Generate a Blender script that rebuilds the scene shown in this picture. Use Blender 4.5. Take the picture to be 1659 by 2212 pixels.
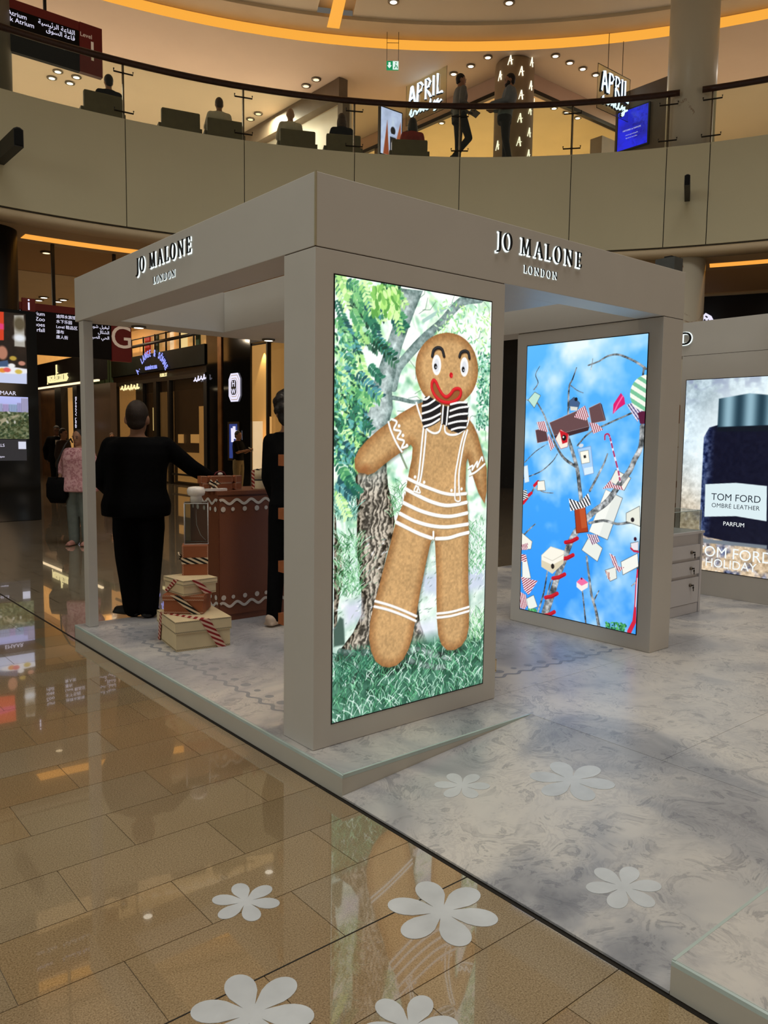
import bpy, math, random
import numpy as np
from mathutils import Vector, Matrix

for _o in list(bpy.data.objects):
    bpy.data.objects.remove(_o)
SC = bpy.context.scene
COL = SC.collection
random.seed(7)

# ------------------------------------------------------------------ camera
IW, IH, FPX = 1659.0, 2212.0, 1699.3
CAM_LOC = Vector((-2.0132, -2.9278, 1.55))
CAM_YAW, CAM_PITCH, CAM_ROLL = 0.8794, 0.0913, -0.0126


def _cam_axes():
    cy, sy, cp, sp = math.cos(CAM_YAW), math.sin(CAM_YAW), math.cos(CAM_PITCH), math.sin(CAM_PITCH)
    f = Vector((cy * cp, sy * cp, -sp))
    r = Vector((sy, -cy, 0))
    d = f.cross(r)
    cr, sr = math.cos(CAM_ROLL), math.sin(CAM_ROLL)
    return cr * r + sr * d, -sr * r + cr * d, f


AX_R, AX_D, AX_F = _cam_axes()
cam_data = bpy.data.cameras.new('camera')
cam_data.sensor_fit = 'HORIZONTAL'
cam_data.sensor_width = 36.0
cam_data.lens = FPX / IW * 36.0
cam_data.clip_start, cam_data.clip_end = 0.05, 200
cam = bpy.data.objects.new('camera', cam_data)
COL.objects.link(cam)
_m = Matrix((AX_R, -AX_D, -AX_F)).transposed().to_4x4()
_m.translation = CAM_LOC
cam.matrix_world = _m
SC.camera = cam


# measuring helpers: where the sight line of a photo pixel meets a real plane of the place
def sight(u, v):
    return AX_R * ((u - IW / 2) / FPX) + AX_D * ((v - IH / 2) / FPX) + AX_F


def onz(u, v, z=0.0):
    d = sight(u, v)
    return CAM_LOC + d * ((z - CAM_LOC.z) / d.z)


def onx(u, v, x):
    d = sight(u, v)
    return CAM_LOC + d * ((x - CAM_LOC.x) / d.x)


def ony(u, v, y):
    d = sight(u, v)
    return CAM_LOC + d * ((y - CAM_LOC.y) / d.y)


# ------------------------------------------------------------------ world, lights, exposure
SC.view_settings.view_transform = 'Standard'
SC.view_settings.look = 'None'
SC.view_settings.exposure = 0.0
SC.view_settings.gamma = 1.0
SC.view_settings.use_curve_mapping = False

world = bpy.data.worlds.new('mall_daylight')
SC.world = world
world.use_nodes = True
_bg = world.node_tree.nodes['Background']
_bg.inputs[0].default_value = (1.0, 0.9, 0.76, 1)
_bg.inputs[1].default_value = 0.12


def area_light(name, loc, target, size, power, color, shape='DISK', size_y=None):
    l = bpy.data.lights.new(name, 'AREA')
    l.shape = shape
    l.size = size
    if size_y:
        l.size_y = size_y
    l.energy = power
    l.color = color
    o = bpy.data.objects.new(name, l)
    COL.objects.link(o)
    o.location = loc
    o.rotation_euler = (Vector(target) - Vector(loc)).to_track_quat('-Z', 'Y').to_euler()
    return o


def spot_light(name, loc, target, power, color, angle=70, blend=.6, radius=.03):
    l = bpy.data.lights.new(name, 'SPOT')
    l.energy = power
    l.color = color
    l.spot_size = math.radians(angle)
    l.spot_blend = blend
    l.shadow_soft_size = radius
    o = bpy.data.objects.new(name, l)
    COL.objects.link(o)
    o.location = loc
    o.rotation_euler = (Vector(target) - Vector(loc)).to_track_quat('-Z', 'Y').to_euler()
    return o


def point_light(name, loc, power, color, radius=.1):
    l = bpy.data.lights.new(name, 'POINT')
    l.energy = power
    l.color = color
    l.shadow_soft_size = radius
    o = bpy.data.objects.new(name, l)
    COL.objects.link(o)
    o.location = loc
    return o


# the glazed roof of the round atrium, high over the kiosk
area_light('atrium_skylight', (1.0, -2.0, 19.0), (1.0, -2.0, 0), 13.0, 1560, (1.0, 0.965, 0.91))
# added fill light from the left, brightening the kiosk's side faces
area_light('left_fill', (-13.0, 1.5, 6.5), (0, 1.0, 1.5), 4.5, 400, (0.95, 1.0, 0.95))


# added warm fill from behind right, tinting the kiosk's front faces
area_light('warm_right_fill', (6.0, -13.0, 4.2), (1.5, 0, 1.6), 5.0, 120, (1.0, 0.68, 0.42))


# ------------------------------------------------------------------ small helpers
def lin(c):
    out = []
    for v in c[:3]:
        v = v / 255.0
        out.append(v / 12.92 if v <= 0.04045 else ((v + 0.055) / 1.055) ** 2.4)
    return tuple(out)


MATS = {}


def mat(name, col, rough=0.5, metal=0.0, emit=None, estr=1.0, spec=0.5, noise=None, bump=None,
        trans=0.0, alpha=1.0, coat=0.0, ior=1.45, rnd=0.0):
    """col / emit: sRGB 0-255.  noise: (scale, amount).  bump: (scale, strength).  rnd: per-object value shift."""
    if name in MATS:
        return MATS[name]
    m = bpy.data.materials.new(name)
    m.use_nodes = True
    nt = m.node_tree
    b = nt.nodes['Principled BSDF']
    c = lin(col)
    b.inputs['Base Color'].default_value = (*c, 1)
    b.inputs['Roughness'].default_value = rough
    b.inputs['Metallic'].default_value = metal
    b.inputs['IOR'].default_value = ior
    b.inputs['Specular IOR Level'].default_value = spec
    b.inputs['Transmission Weight'].default_value = trans
    b.inputs['Alpha'].default_value = alpha
    b.inputs['Coat Weight'].default_value = coat
    if emit is not None:
        b.inputs['Emission Color'].default_value = (*lin(emit), 1)
        b.inputs['Emission Strength'].default_value = estr
    if noise or bump or rnd:
        tc = nt.nodes.new('ShaderNodeTexCoord')
        if noise:
            n = nt.nodes.new('ShaderNodeTexNoise')
            n.inputs['Scale'].default_value = noise[0]
            n.inputs['Detail'].default_value = 6
            nt.links.new(tc.outputs['Object'], n.inputs['Vector'])
            r = nt.nodes.new('ShaderNodeValToRGB')
            k = noise[1]
            r.color_ramp.elements[0].position, r.color_ramp.elements[1].position = .3, .7
            r.color_ramp.elements[0].color = (*[max(0, v * (1 - k)) for v in c], 1)
            r.color_ramp.elements[1].color = (*[min(1, v * (1 + k)) for v in c], 1)
            nt.links.new(n.outputs['Fac'], r.inputs['Fac'])
            nt.links.new(r.outputs['Color'], b.inputs['Base Color'])
        if bump:
            n2 = nt.nodes.new('ShaderNodeTexNoise')
            n2.inputs['Scale'].default_value = bump[0]
            n2.inputs['Detail'].default_value = 4
            nt.links.new(tc.outputs['Object'], n2.inputs['Vector'])
            bp = nt.nodes.new('ShaderNodeBump')
            bp.inputs['Strength'].default_value = bump[1]
            bp.inputs['Distance'].default_value = 0.01
            nt.links.new(n2.outputs['Fac'], bp.inputs['Height'])
            nt.links.new(bp.outputs['Normal'], b.inputs['Normal'])
        if rnd:
            oi = nt.nodes.new('ShaderNodeObjectInfo')
            hs = nt.nodes.new('ShaderNodeHueSaturation')
            mr = nt.nodes.new('ShaderNodeMapRange')
            mr.inputs['To Min'].default_value, mr.inputs['To Max'].default_value = 1 - rnd, 1 + rnd
            nt.links.new(oi.outputs['Random'], mr.inputs['Value'])
            nt.links.new(mr.outputs['Result'], hs.inputs['Value'])
            src = b.inputs['Base Color'].links[0].from_socket if b.inputs['Base Color'].links else None
            if src:
                nt.links.new(src, hs.inputs['Color'])
            else:
                hs.inputs['Color'].default_value = (*c, 1)
            nt.links.new(hs.outputs['Color'], b.inputs['Base Color'])
    MATS[name] = m
    return m


def glow(name, col, strength):
    return mat(name, (10, 10, 10), .6, emit=col, estr=strength)


class MB:
    """collects simple shapes into one mesh"""

    def __init__(self):
        self.v, self.f, self.mi, self.sm = [], [], [], []

    def add(self, vs, fs, mi=0, smooth=False):
        o = len(self.v)
        self.v += [tuple(p) for p in vs]
        for f in fs:
            self.f.append(tuple(i + o for i in f))
            self.mi.append(mi)
            self.sm.append(smooth)
        return self

    def box(self, x0, x1, y0, y1, z0, z1, mi=0):
        return self.add([(x0, y0, z0), (x1, y0, z0), (x1, y1, z0), (x0, y1, z0), (x0, y0, z1), (x1, y0, z1), (x1, y1, z1), (x0, y1, z1)],
                        [(3, 2, 1, 0), (4, 5, 6, 7), (0, 1, 5, 4), (1, 2, 6, 5), (2, 3, 7, 6), (3, 0, 4, 7)], mi)

    def obox(self, c, ax, ay, az, hx, hy, hz, mi=0):
        """box about centre c along unit axes with half sizes"""
        c, ax, ay, az = Vector(c), Vector(ax), Vector(ay), Vector(az)
        vs = [c + ax * (sx * hx) + ay * (sy * hy) + az * (sz * hz) for sz in (-1, 1) for sx, sy in ((-1, -1), (1, -1), (1, 1), (-1, 1))]
        return self.add(vs, [(3, 2, 1, 0), (4, 5, 6, 7), (0, 1, 5, 4), (1, 2, 6, 5), (2, 3, 7, 6), (3, 0, 4, 7)], mi)

    def prism(self, pts, n, mi=0):
        """polygon pts (3D, ccw seen against n) extruded by vector n"""
        k = len(pts)
        n = Vector(n)
        vs = [Vector(p) for p in pts] + [Vector(p) + n for p in pts]
        fs = [tuple(range(k - 1, -1, -1)), tuple(range(k, 2 * k))] + [(i, (i + 1) % k, (i + 1) % k + k, i + k) for i in range(k)]
        return self.add(vs, fs, mi)

    def lathe(self, prof, c=(0, 0, 0), n=24, mi=0, smooth=True, axis='z', a0=0, a1=2 * math.pi):
        """prof: list of (r, h)"""
        c = Vector(c)
        full = abs(a1 - a0 - 2 * math.pi) < 1e-6
        m = n if full else n + 1
        vs, fs = [], []
        for r, h in prof:
            for i in range(m):
                a = a0 + (a1 - a0) * i / n
                p = (r * math.cos(a), r * math.sin(a), h)
                if axis == 'y':
                    p = (p[0], -p[2], p[1])
                elif axis == 'x':
                    p = (p[2], p[0], p[1])
                vs.append(c + Vector(p))
        for j in range(len(prof) - 1):
            for i in range(n):
                a, b = i, (i + 1) % m
                fs.append((j * m + a, j * m + b, (j + 1) * m + b, (j + 1) * m + a))
        if full:
            if prof[0][0] > 1e-6:
                fs.append(tuple(range(m - 1, -1, -1)))
            if prof[-1][0] > 1e-6:
                fs.append(tuple((len(prof) - 1) * m + i for i in range(m)))
        return self.add(vs, fs, mi, smooth)

    def tube(self, pts, r, n=8, mi=0, smooth=True, closed=False):
        pts = [Vector(p) for p in pts]
        k = len(pts)
        rr = r if isinstance(r, (list, tuple)) else [r] * k
        vs, fs = [], []
        up = Vector((0, 0, 1))
        for i in range(k):
            if closed:
                t = pts[(i + 1) % k] - pts[i - 1]
            else:
                t = pts[min(i + 1, k - 1)] - pts[max(i - 1, 0)]
            t.normalize()
            u = t.cross(up)
            if u.length < 1e-3:
                u = t.cross(Vector((1, 0, 0)))
            u.normalize()
            w = u.cross(t)
            for j in range(n):
                a = 2 * math.pi * j / n
                vs.append(pts[i] + (u * math.cos(a) + w * math.sin(a)) * rr[i])
        rng = k if closed else k - 1
        for i in range(rng):
            i2 = (i + 1) % k
            for j in range(n):
                j2 = (j + 1) % n
                fs.append((i * n + j, i * n + j2, i2 * n + j2, i2 * n + j))
        if not closed:
            fs += [tuple(range(n - 1, -1, -1)), tuple((k - 1) * n + j for j in range(n))]
        return self.add(vs, fs, mi, smooth)

    def ball(self, c, rx, ry=None, rz=None, n=12, mi=0):
        ry, rz = ry or rx, rz or rx
        vs, fs = [], []
        m = max(6, n // 2)
        for j in range(1, m):
            ph = math.pi * j / m
            for i in range(n):
                a = 2 * math.pi * i / n
                vs.append((c[0] + rx * math.sin(ph) * math.cos(a), c[1] + ry * math.sin(ph) * math.sin(a), c[2] + rz * math.cos(ph)))
        t = len(vs)
        vs += [(c[0], c[1], c[2] + rz), (c[0], c[1], c[2] - rz)]
        for j in range(m - 2):
            for i in range(n):
                i2 = (i + 1) % n
                fs.append((j * n + i, (j + 1) * n + i, (j + 1) * n + i2, j * n + i2))
        for i in range(n):
            i2 = (i + 1) % n
            fs.append((t, i, i2))
            fs.append((t + 1, (m - 2) * n + i2, (m - 2) * n + i))
        return self.add(vs, fs, mi, True)

    def xform(self, M):
        self.v = [tuple(M @ Vector(p)) for p in self.v]
        return self

    def mesh(self, name, mats):
        me = bpy.data.meshes.new(name)
        me.from_pydata(self.v, [], self.f)
        for m in (mats if isinstance(mats, (list, tuple)) else [mats]):
            me.materials.append(m)
        me.polygons.foreach_set('material_index', self.mi)
        me.polygons.foreach_set('use_smooth', self.sm)
        me.update()
        return me

    def build(self, name, mats, parent=None):
        return link(bpy.data.objects.new(name, self.mesh(name, mats)), parent)


def link(o, parent=None):
    COL.objects.link(o)
    if parent is not None:
        o.parent = parent
    return o


def tag(o, label, cat, group=None):
    o['label'] = label
    o['category'] = cat
    if group:
        o['group'] = group
    return o


def thing(name, label, cat, loc=(0, 0, 0), rz=0.0, group=None):
    o = bpy.data.objects.new(name, None)
    o.empty_display_size = .1
    COL.objects.link(o)
    o.location = loc
    o.rotation_euler = (0, 0, rz)
    return tag(o, label, cat, group)


def struct(o):
    o['kind'] = 'structure'
    return o


def copy_tree(o, parent=None):
    c = o.copy()
    COL.objects.link(c)
    c.parent = parent
    for ch in o.children:
        copy_tree(ch, c)
    return c


def text_mesh(body, size, extrude=0.0, sx=1.0, offset=0.0, align='CENTER', shear=0.0, spacing=1.0, res=4):
    c = bpy.data.curves.new('t', 'FONT')
    c.body = body
    c.size = size
    c.extrude = extrude
    c.offset = offset
    c.align_x = align
    c.shear = shear
    c.space_character = spacing
    c.resolution_u = res
    o = bpy.data.objects.new('t', c)
    COL.objects.link(o)
    dg = bpy.context.evaluated_depsgraph_get()
    me = bpy.data.meshes.new_from_object(o.evaluated_get(dg))
    bpy.data.objects.remove(o)
    bpy.data.curves.remove(c)
    if sx != 1.0:
        me.transform(Matrix.Diagonal((sx, 1, 1, 1)))
    return me


def frame(origin, right, up):
    """matrix whose x runs right, y up, z out of the sign"""
    r, u = Vector(right).normalized(), Vector(up).normalized()
    n = r.cross(u)
    m = Matrix((r, u, n)).transposed().to_4x4()
    m.translation = Vector(origin)
    return m


def text(name, body, size, fr, m, parent=None, off=(0, 0, .002), **k):
    me = text_mesh(body, size, **k)
    me.transform(fr @ Matrix.Translation(off))
    me.materials.clear()
    me.materials.append(m)
    me.name = name
    return link(bpy.data.objects.new(name, me), parent)


def nodes(name, rough=.5, spec=.5):
    m = bpy.data.materials.new(name)
    m.use_nodes = True
    nt = m.node_tree
    b = nt.nodes['Principled BSDF']
    b.inputs['Roughness'].default_value = rough
    b.inputs['Specular IOR Level'].default_value = spec
    return m, nt, b


def ramp(nt, src, stops, interp='LINEAR'):
    r = nt.nodes.new('ShaderNodeValToRGB')
    r.color_ramp.interpolation = interp
    e = r.color_ramp.elements
    while len(e) < len(stops):
        e.new(.5)
    for i, (p, c) in enumerate(stops):
        e[i].position = p
        e[i].color = (*(lin(c) if max(c) > 1 else c), 1)
    nt.links.new(src, r.inputs['Fac'])
    return r.outputs['Color']


def coord(nt, scale=(1, 1, 1), which='Object', rot=(0, 0, 0), loc=(0, 0, 0)):
    tc = nt.nodes.new('ShaderNodeTexCoord')
    mp = nt.nodes.new('ShaderNodeMapping')
    mp.inputs['Scale'].default_value = scale
    mp.inputs['Rotation'].default_value = rot
    mp.inputs['Location'].default_value = loc
    if which == 'World':
        g = nt.nodes.new('ShaderNodeNewGeometry')
        nt.links.new(g.outputs['Position'], mp.inputs['Vector'])
    else:
        nt.links.new(tc.outputs[which], mp.inputs['Vector'])
    return mp.outputs['Vector']


def tex(nt, kind, vec, **k):
    n = nt.nodes.new(kind)
    for a, b in k.items():
        n.inputs[a.replace('_', ' ')].default_value = b
    nt.links.new(vec, n.inputs['Vector'])
    return n


def mix(nt, fac, a, b, mode='MIX'):
    n = nt.nodes.new('ShaderNodeMix')
    n.data_type = 'RGBA'
    n.blend_type = mode
    for s, v in ((0, fac), (6, a), (7, b)):
        if hasattr(v, 'is_linked') or hasattr(v, 'links'):
            nt.links.new(v, n.inputs[s])
        elif isinstance(v, (int, float)):
            n.inputs[s].default_value = v
        else:
            n.inputs[s].default_value = (*(lin(v) if max(v) > 1 else v), 1)
    return n.outputs[2]


def bumpn(nt, b, h, strength, dist=.01):
    n = nt.nodes.new('ShaderNodeBump')
    n.inputs['Strength'].default_value = strength
    n.inputs['Distance'].default_value = dist
    nt.links.new(h, n.inputs['Height'])
    nt.links.new(n.outputs['Normal'], b.inputs['Normal'])

# ================================================================== MATERIALS OF THE SETTING
def granite(name, far=False):
    m, nt, b = nodes(name, .06, .55)
    w = coord(nt, which='World')
    n1 = tex(nt, 'ShaderNodeTexNoise', w, Scale=190.0, Detail=3.0, Roughness=.75)
    c1 = ramp(nt, n1.outputs['Fac'], [(.33, (128, 115, 97)), (.47, (164, 152, 134)), (.58, (182, 171, 153)), (.72, (204, 195, 180))])
    n2 = tex(nt, 'ShaderNodeTexNoise', w, Scale=2.3, Detail=3.0)
    c2 = mix(nt, n2.outputs['Fac'], (226, 216, 198), (255, 250, 240))
    col = mix(nt, 1.0, c1, c2, 'MULTIPLY')
    if far:
        br = tex(nt, 'ShaderNodeTexBrick', coord(nt, which='World', loc=(1.19, 1.064, 0)), Scale=1.0, Mortar_Size=.004, Brick_Width=.585, Row_Height=.3135)
        br.inputs['Color1'].default_value = br.inputs['Color2'].default_value = (1, 1, 1, 1)
        br.inputs['Mortar'].default_value = (.35, .3, .25, 1)
        br.offset = .5
        col = mix(nt, 1.0, col, br.outputs['Color'], 'MULTIPLY')
    else:
        oi = nt.nodes.new('ShaderNodeObjectInfo')
        tint = ramp(nt, oi.outputs['Random'], [(0, (236, 226, 206)), (.35, (255, 250, 240)), (.6, (246, 226, 196)), (.9, (255, 246, 226)), (1, (222, 226, 214))])
        col = mix(nt, 1.0, col, tint, 'MULTIPLY')
    nt.links.new(col, b.inputs['Base Color'])
    b.inputs['Coat Weight'].default_value = 1.0
    b.inputs['Coat Roughness'].default_value = .012
    return m


def marble_print(name, cream=(196, 184, 168), grey=(120, 119, 122)):
    m, nt, b = nodes(name, .32, .4)
    w = coord(nt, which='World')
    big = tex(nt, 'ShaderNodeTexNoise', w, Scale=1.0, Detail=4.0, Distortion=1.4)
    mid = tex(nt, 'ShaderNodeTexNoise', w, Scale=2.6, Detail=6.0, Distortion=1.6)
    vein = tex(nt, 'ShaderNodeTexNoise', w, Scale=5.0, Detail=6.0, Roughness=.62, Distortion=2.8)
    base = ramp(nt, big.outputs['Fac'], [(.3, (138, 139, 144)), (.42, (172, 172, 174)), (.53, (206, 202, 196)), (.7, (222, 216, 206))])
    v1 = ramp(nt, vein.outputs['Fac'], [(.34, (.86, .86, .88)), (.42, (.62, .63, .66)), (.445, (.93, .93, .93)), (.5, (1, 1, 1)), (.55, (.82, .82, .84)), (.6, (1, 1, 1))])
    msk = ramp(nt, mid.outputs['Fac'], [(.38, (0, 0, 0)), (.52, (1, 1, 1))])
    veins = mix(nt, msk, (1.0, 1.0, 1.0), v1)
    nt.links.new(mix(nt, 1.0, base, veins, 'MULTIPLY'), b.inputs['Base Color'])
    return m


def perforated(name, col):
    m, nt, b = nodes(name, .7, .2)
    w = coord(nt, which='World')
    vo = tex(nt, 'ShaderNodeTexVoronoi', w, Scale=11.0, Randomness=0.0)
    d = ramp(nt, vo.outputs['Distance'], [(.30, tuple(int(v * .38) for v in col)), (.36, col)])
    nt.links.new(d, b.inputs['Base Color'])
    return m


def veined_column(name, lo=.585, hi=.675):
    m, nt, b = nodes(name, .35, .4)
    o = coord(nt)
    n = tex(nt, 'ShaderNodeTexNoise', o, Scale=.9, Detail=8.0, Roughness=.62, Distortion=1.0)
    gold = ramp(nt, n.outputs['Fac'], [(lo, (0, 0, 0)), (lo + .012, (1, 1, 1)), (hi - .012, (1, 1, 1)), (hi, (0, 0, 0))])
    nt.links.new(mix(nt, gold, (204, 198, 180), (134, 96, 58)), b.inputs['Base Color'])
    return m


WHITE = mat('white_laminate', (206, 202, 194), .42, noise=(3.0, .02), bump=(180, .02))
WHITE_EDGE = mat('white_platform_edge', (200, 196, 184), .4, noise=(4.0, .03))
ACRYLIC = mat('pale_blue_acrylic_edge', (184, 200, 194), .2, spec=.6, noise=(8, .06))
GRANITE = granite('polished_granite_tile')
GRANITE_FAR = granite('polished_granite_floor', True)
MARBLE = marble_print('printed_marble_deck')
STICKER = mat('grey_marble_sticker', (204, 208, 210), .35, noise=(7.0, .12))
STICKER2 = mat('grey_deck_print', (146, 148, 154), .4, noise=(6.0, .06))
DARK_GAP = mat('dark_gap', (30, 24, 16), .8, noise=(20, .2))
PARAPET = mat('back_painted_glass_panel', (208, 202, 172), .08, spec=.3, coat=.2, noise=(.6, .03))
CREAM = mat('cream_plaster', (208, 190, 158), .6, noise=(2.0, .03))
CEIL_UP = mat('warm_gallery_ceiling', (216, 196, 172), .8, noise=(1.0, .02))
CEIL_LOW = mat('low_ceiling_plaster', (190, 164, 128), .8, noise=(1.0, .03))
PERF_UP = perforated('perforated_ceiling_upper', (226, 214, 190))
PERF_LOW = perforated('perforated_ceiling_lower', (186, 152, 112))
COVE = glow('gold_cove_light', (255, 176, 66), .95)
COVE_LOW = glow('gold_strip_light', (255, 172, 70), 1.0)
BLACK = mat('matt_black', (14, 13, 12), .5, noise=(6, .2))
BLACK_GLOSS = mat('gloss_black_glass', (10, 11, 11), .08, noise=(2, .2))
DARK_WOOD = mat('dark_handrail_wood', (52, 24, 14), .35, noise=(14, .3))
STEEL = mat('brushed_steel', (120, 112, 100), .35, metal=.9, noise=(30, .1))
DARK_STEEL = mat('dark_steel', (46, 42, 38), .4, metal=.8, noise=(30, .1))
LAMP_WHITE = glow('downlight_white', (255, 246, 226), 3.0)
LAMP_WARM = glow('downlight_warm', (255, 226, 180), 1.6)


def glass_material(name, tint, mixf=.9, rough=0.0):
    """thin clear pane: see-through with a clear mirror sheen"""
    m = bpy.data.materials.new(name)
    m.use_nodes = True
    nt = m.node_tree
    nt.nodes.remove(nt.nodes['Principled BSDF'])
    out = nt.nodes['Material Output']
    t = nt.nodes.new('ShaderNodeBsdfTransparent')
    t.inputs[0].default_value = (*lin(tint), 1)
    g = nt.nodes.new('ShaderNodeBsdfGlossy')
    g.inputs['Roughness'].default_value = rough
    lw = nt.nodes.new('ShaderNodeLayerWeight')
    lw.inputs['Blend'].default_value = .5
    pw = nt.nodes.new('ShaderNodeMath')
    pw.operation = 'POWER'
    pw.inputs[1].default_value = 4.0
    nt.links.new(lw.outputs['Facing'], pw.inputs[0])
    f = nt.nodes.new('ShaderNodeMath')
    f.operation = 'MULTIPLY_ADD'
    f.inputs[1].default_value, f.inputs[2].default_value = .6, .035
    nt.links.new(pw.outputs[0], f.inputs[0])
    mx = nt.nodes.new('ShaderNodeMixShader')
    nt.links.new(f.outputs[0], mx.inputs[0])
    nt.links.new(t.outputs[0], mx.inputs[1])
    nt.links.new(g.outputs[0], mx.inputs[2])
    nt.links.new(mx.outputs[0], out.inputs['Surface'])
    MATS[name] = m
    return m


GLASS = glass_material('clear_balustrade_glass', (244, 248, 240))
GLASS_SHOP = glass_material('shop_window_glass', (228, 226, 220))
GLASS_ACR = glass_material('clear_acrylic', (236, 238, 236))

# ================================================================== GROUND FLOOR
HP = 0.105                       # height of the raised platform
KX, KY = 3.0512, 3.1375          # footprint of the kiosk
Z0, Z1 = 2.396, 2.712            # underside and top of its fascia
RCX, RCY, R0 = 1.9965, -0.3716, 12.383   # the round balcony over it

fl = MB()
fl.add([(-18, -14, -.004), (40, -14, -.004), (40, 46, -.004), (-18, 46, -.004)], [(0, 1, 2, 3)])
floor = struct(fl.build('floor', GRANITE_FAR))
tile_m = MB().box(.0015, .5835, .0015, .312, -.02, 0).mesh('tile', GRANITE)
cnt = 0
for r in range(-12, 34):
    y0 = -1.064 + r * .3135
    off = -1.19 if r % 2 == 0 else -.9
    for k in range(-12, 4):
        x0 = off + k * .585
        xc, yc = x0 + .29, y0 + .157
        rel = Vector((xc, yc, 0)) - CAM_LOC
        dep = rel.dot(AX_F)
        if dep < 1.3 or dep > 9.6:
            continue
        u = IW / 2 + FPX * rel.dot(AX_R) / dep
        v = IH / 2 + FPX * rel.dot(AX_D) / dep
        if u < -330 or v > 2560 or x0 > -.04:
            continue
        if x0 + .585 > -.065:      # cut at the long joint beside the platform
            me = MB().box(.0015, -.066 - x0, .0015, .312, -.02, 0).mesh('tile', GRANITE)
        else:
            me = tile_m
        t = link(bpy.data.objects.new('tile', me), floor)
        t.location = (x0, y0, 0)
        cnt += 1
g = MB()
g.box(-.064, -.0485, -3.6, 3.16, -.02, .0005)
g.box(-.064, -.0485, 3.17, 9.5, -.02, .0005)
g.box(-5.5, -.066, -1.0665, -1.0615, -.02, .0006)
g.build('expansion_joint', DARK_GAP, floor)

# ---------------------------------------------------------------- raised platform with its ramp
plat = thing('raised_platform', 'white edged raised platform with marble printed deck and a sloping ramp', 'platform', (0, 0, 0))
PX0, PY0, PYR = -.0478, -.2938, -1.8443
PBACK = 3.161


def deck(x0, x1, y0, y1):
    MB().box(x0 + .0008, x1 - .0008, y0 + .0008, y1 - .0008, .03, HP).build('deck_panel', MARBLE, plat)


deck(PX0 + .008, 1.2, PY0 + .008, .02)
deck(PX0 + .008, 1.2, .02, 1.6)
deck(PX0 + .008, 1.2, 1.6, PBACK - .008)
for xa, xb in ((1.2, 2.42), (2.42, 3.64), (3.64, 4.86), (4.86, 6.08), (6.08, 9.2)):
    for ya, yb in ((-3.5, PYR), (PYR, -1.064), (-1.064, .02), (.02, 1.6), (1.6, PBACK - .008)):
        deck(xa, xb, ya, yb)
deck(PX0 + .008, 1.2, -3.5, PYR - .008)
# ramp, low along the mall floor, rising to the deck
rb = MB()
rb.prism([(PX0 - .002, PYR + .001, .004), (1.2, PYR + .001, .004), (1.2, PYR + .001, HP - .001), (PX0 - .002, PYR + .001, .012)], (0, PY0 - PYR - .002, 0))
rb.build('ramp', MARBLE, plat)
# skirts
SK = [((PX0, PX0 + .006), (PY0, PBACK)), ((PX0, PX0 + .006), (-3.5, PYR))]
for (xa, xb), (ya, yb) in SK:
    MB().box(xa, xb, ya, yb, 0.002, HP - .016).build('skirt', WHITE_EDGE, plat)
    MB().prism([(xa, ya, HP - .016), (xa + .002, ya, HP - .004), (xb + .006, ya, HP + .0005), (xb + .006, ya, HP - .016)][::-1], (0, yb - ya, 0)).build('edge_trim', ACRYLIC, plat)
MB().prism([(PX0 + .006, PY0, .002), (1.2, PY0, HP - .017), (PX0 + .006, PY0, HP - .017)], (0, .006, 0)).build('skirt', WHITE_EDGE, plat)
MB().box(PX0 + .006, 1.2, PY0 - .0005, PY0 + .009, HP - .0165, HP + .0006).build('edge_trim', ACRYLIC, plat)
MB().prism([(PX0 + .006, PYR - .006, .002), (1.2, PYR - .006, HP - .017), (PX0 + .006, PYR - .006, HP - .017)], (0, .006, 0)).build('skirt', WHITE_EDGE, plat)
MB().box(PX0 + .006, 1.2, PYR - .009, PYR + .0005, HP - .0165, HP + .0006).build('edge_trim', ACRYLIC, plat)
MB().box(PX0, 9.2, PBACK - .006, PBACK, 0.002, HP).build('skirt', WHITE_EDGE, plat)
MB().box(PX0 + .02, 1.15, PY0 + .03, PBACK - .03, .0, .03).build('under_frame', BLACK, plat)
MB().box(1.25, 9.1, -3.4, PBACK - .03, .0, .03).build('under_frame', BLACK, plat)


# stickers: six-petalled flowers lying on the floor and the ramp
def flower(cx, cy, size, rot, zf, label, squash=None):
    n = 96
    pts = []
    for i in range(n):
        a = 2 * math.pi * i / n
        k = abs(math.cos(3 * a))
        r = size * (.2 + .8 * (k ** .52))
        pts.append((cx + r * math.cos(a + rot), cy + r * math.sin(a + rot)))
    mb = MB()
    top = [(x, y, zf(x) + .0016) for x, y in pts]
    bot = [(x, y, zf(x) + .0002) for x, y in pts]
    ctr = (cx, cy, zf(cx) + .0016)
    mb.add(top + bot + [ctr], [(i, (i + 1) % n, 2 * n) for i in range(n)] + [(i, n + i, n + (i + 1) % n, (i + 1) % n) for i in range(n)])
    o = mb.build('flower_sticker', STICKER)
    tag(o, label, 'sticker', 'flower stickers on the floor')


ZR = lambda x: .012 + (HP - .013) * max(0, min(1, (x - PX0) / (1.2 - PX0)))
ZF = lambda x: 0.0


def flower_px(u, v, ul, ur, rot, ramp_, label):
    z = .0
    p = onz(u, v, z)
    if ramp_:
        for _ in range(6):
            z = ZR(p.x)
            p = onz(u, v, z)
    a, b_ = onz(ul[0], ul[1], z), onz(ur[0], ur[1], z)
    flower(p.x, p.y, (a - b_).length / 2, rot, ZR if ramp_ else ZF, label)


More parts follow.
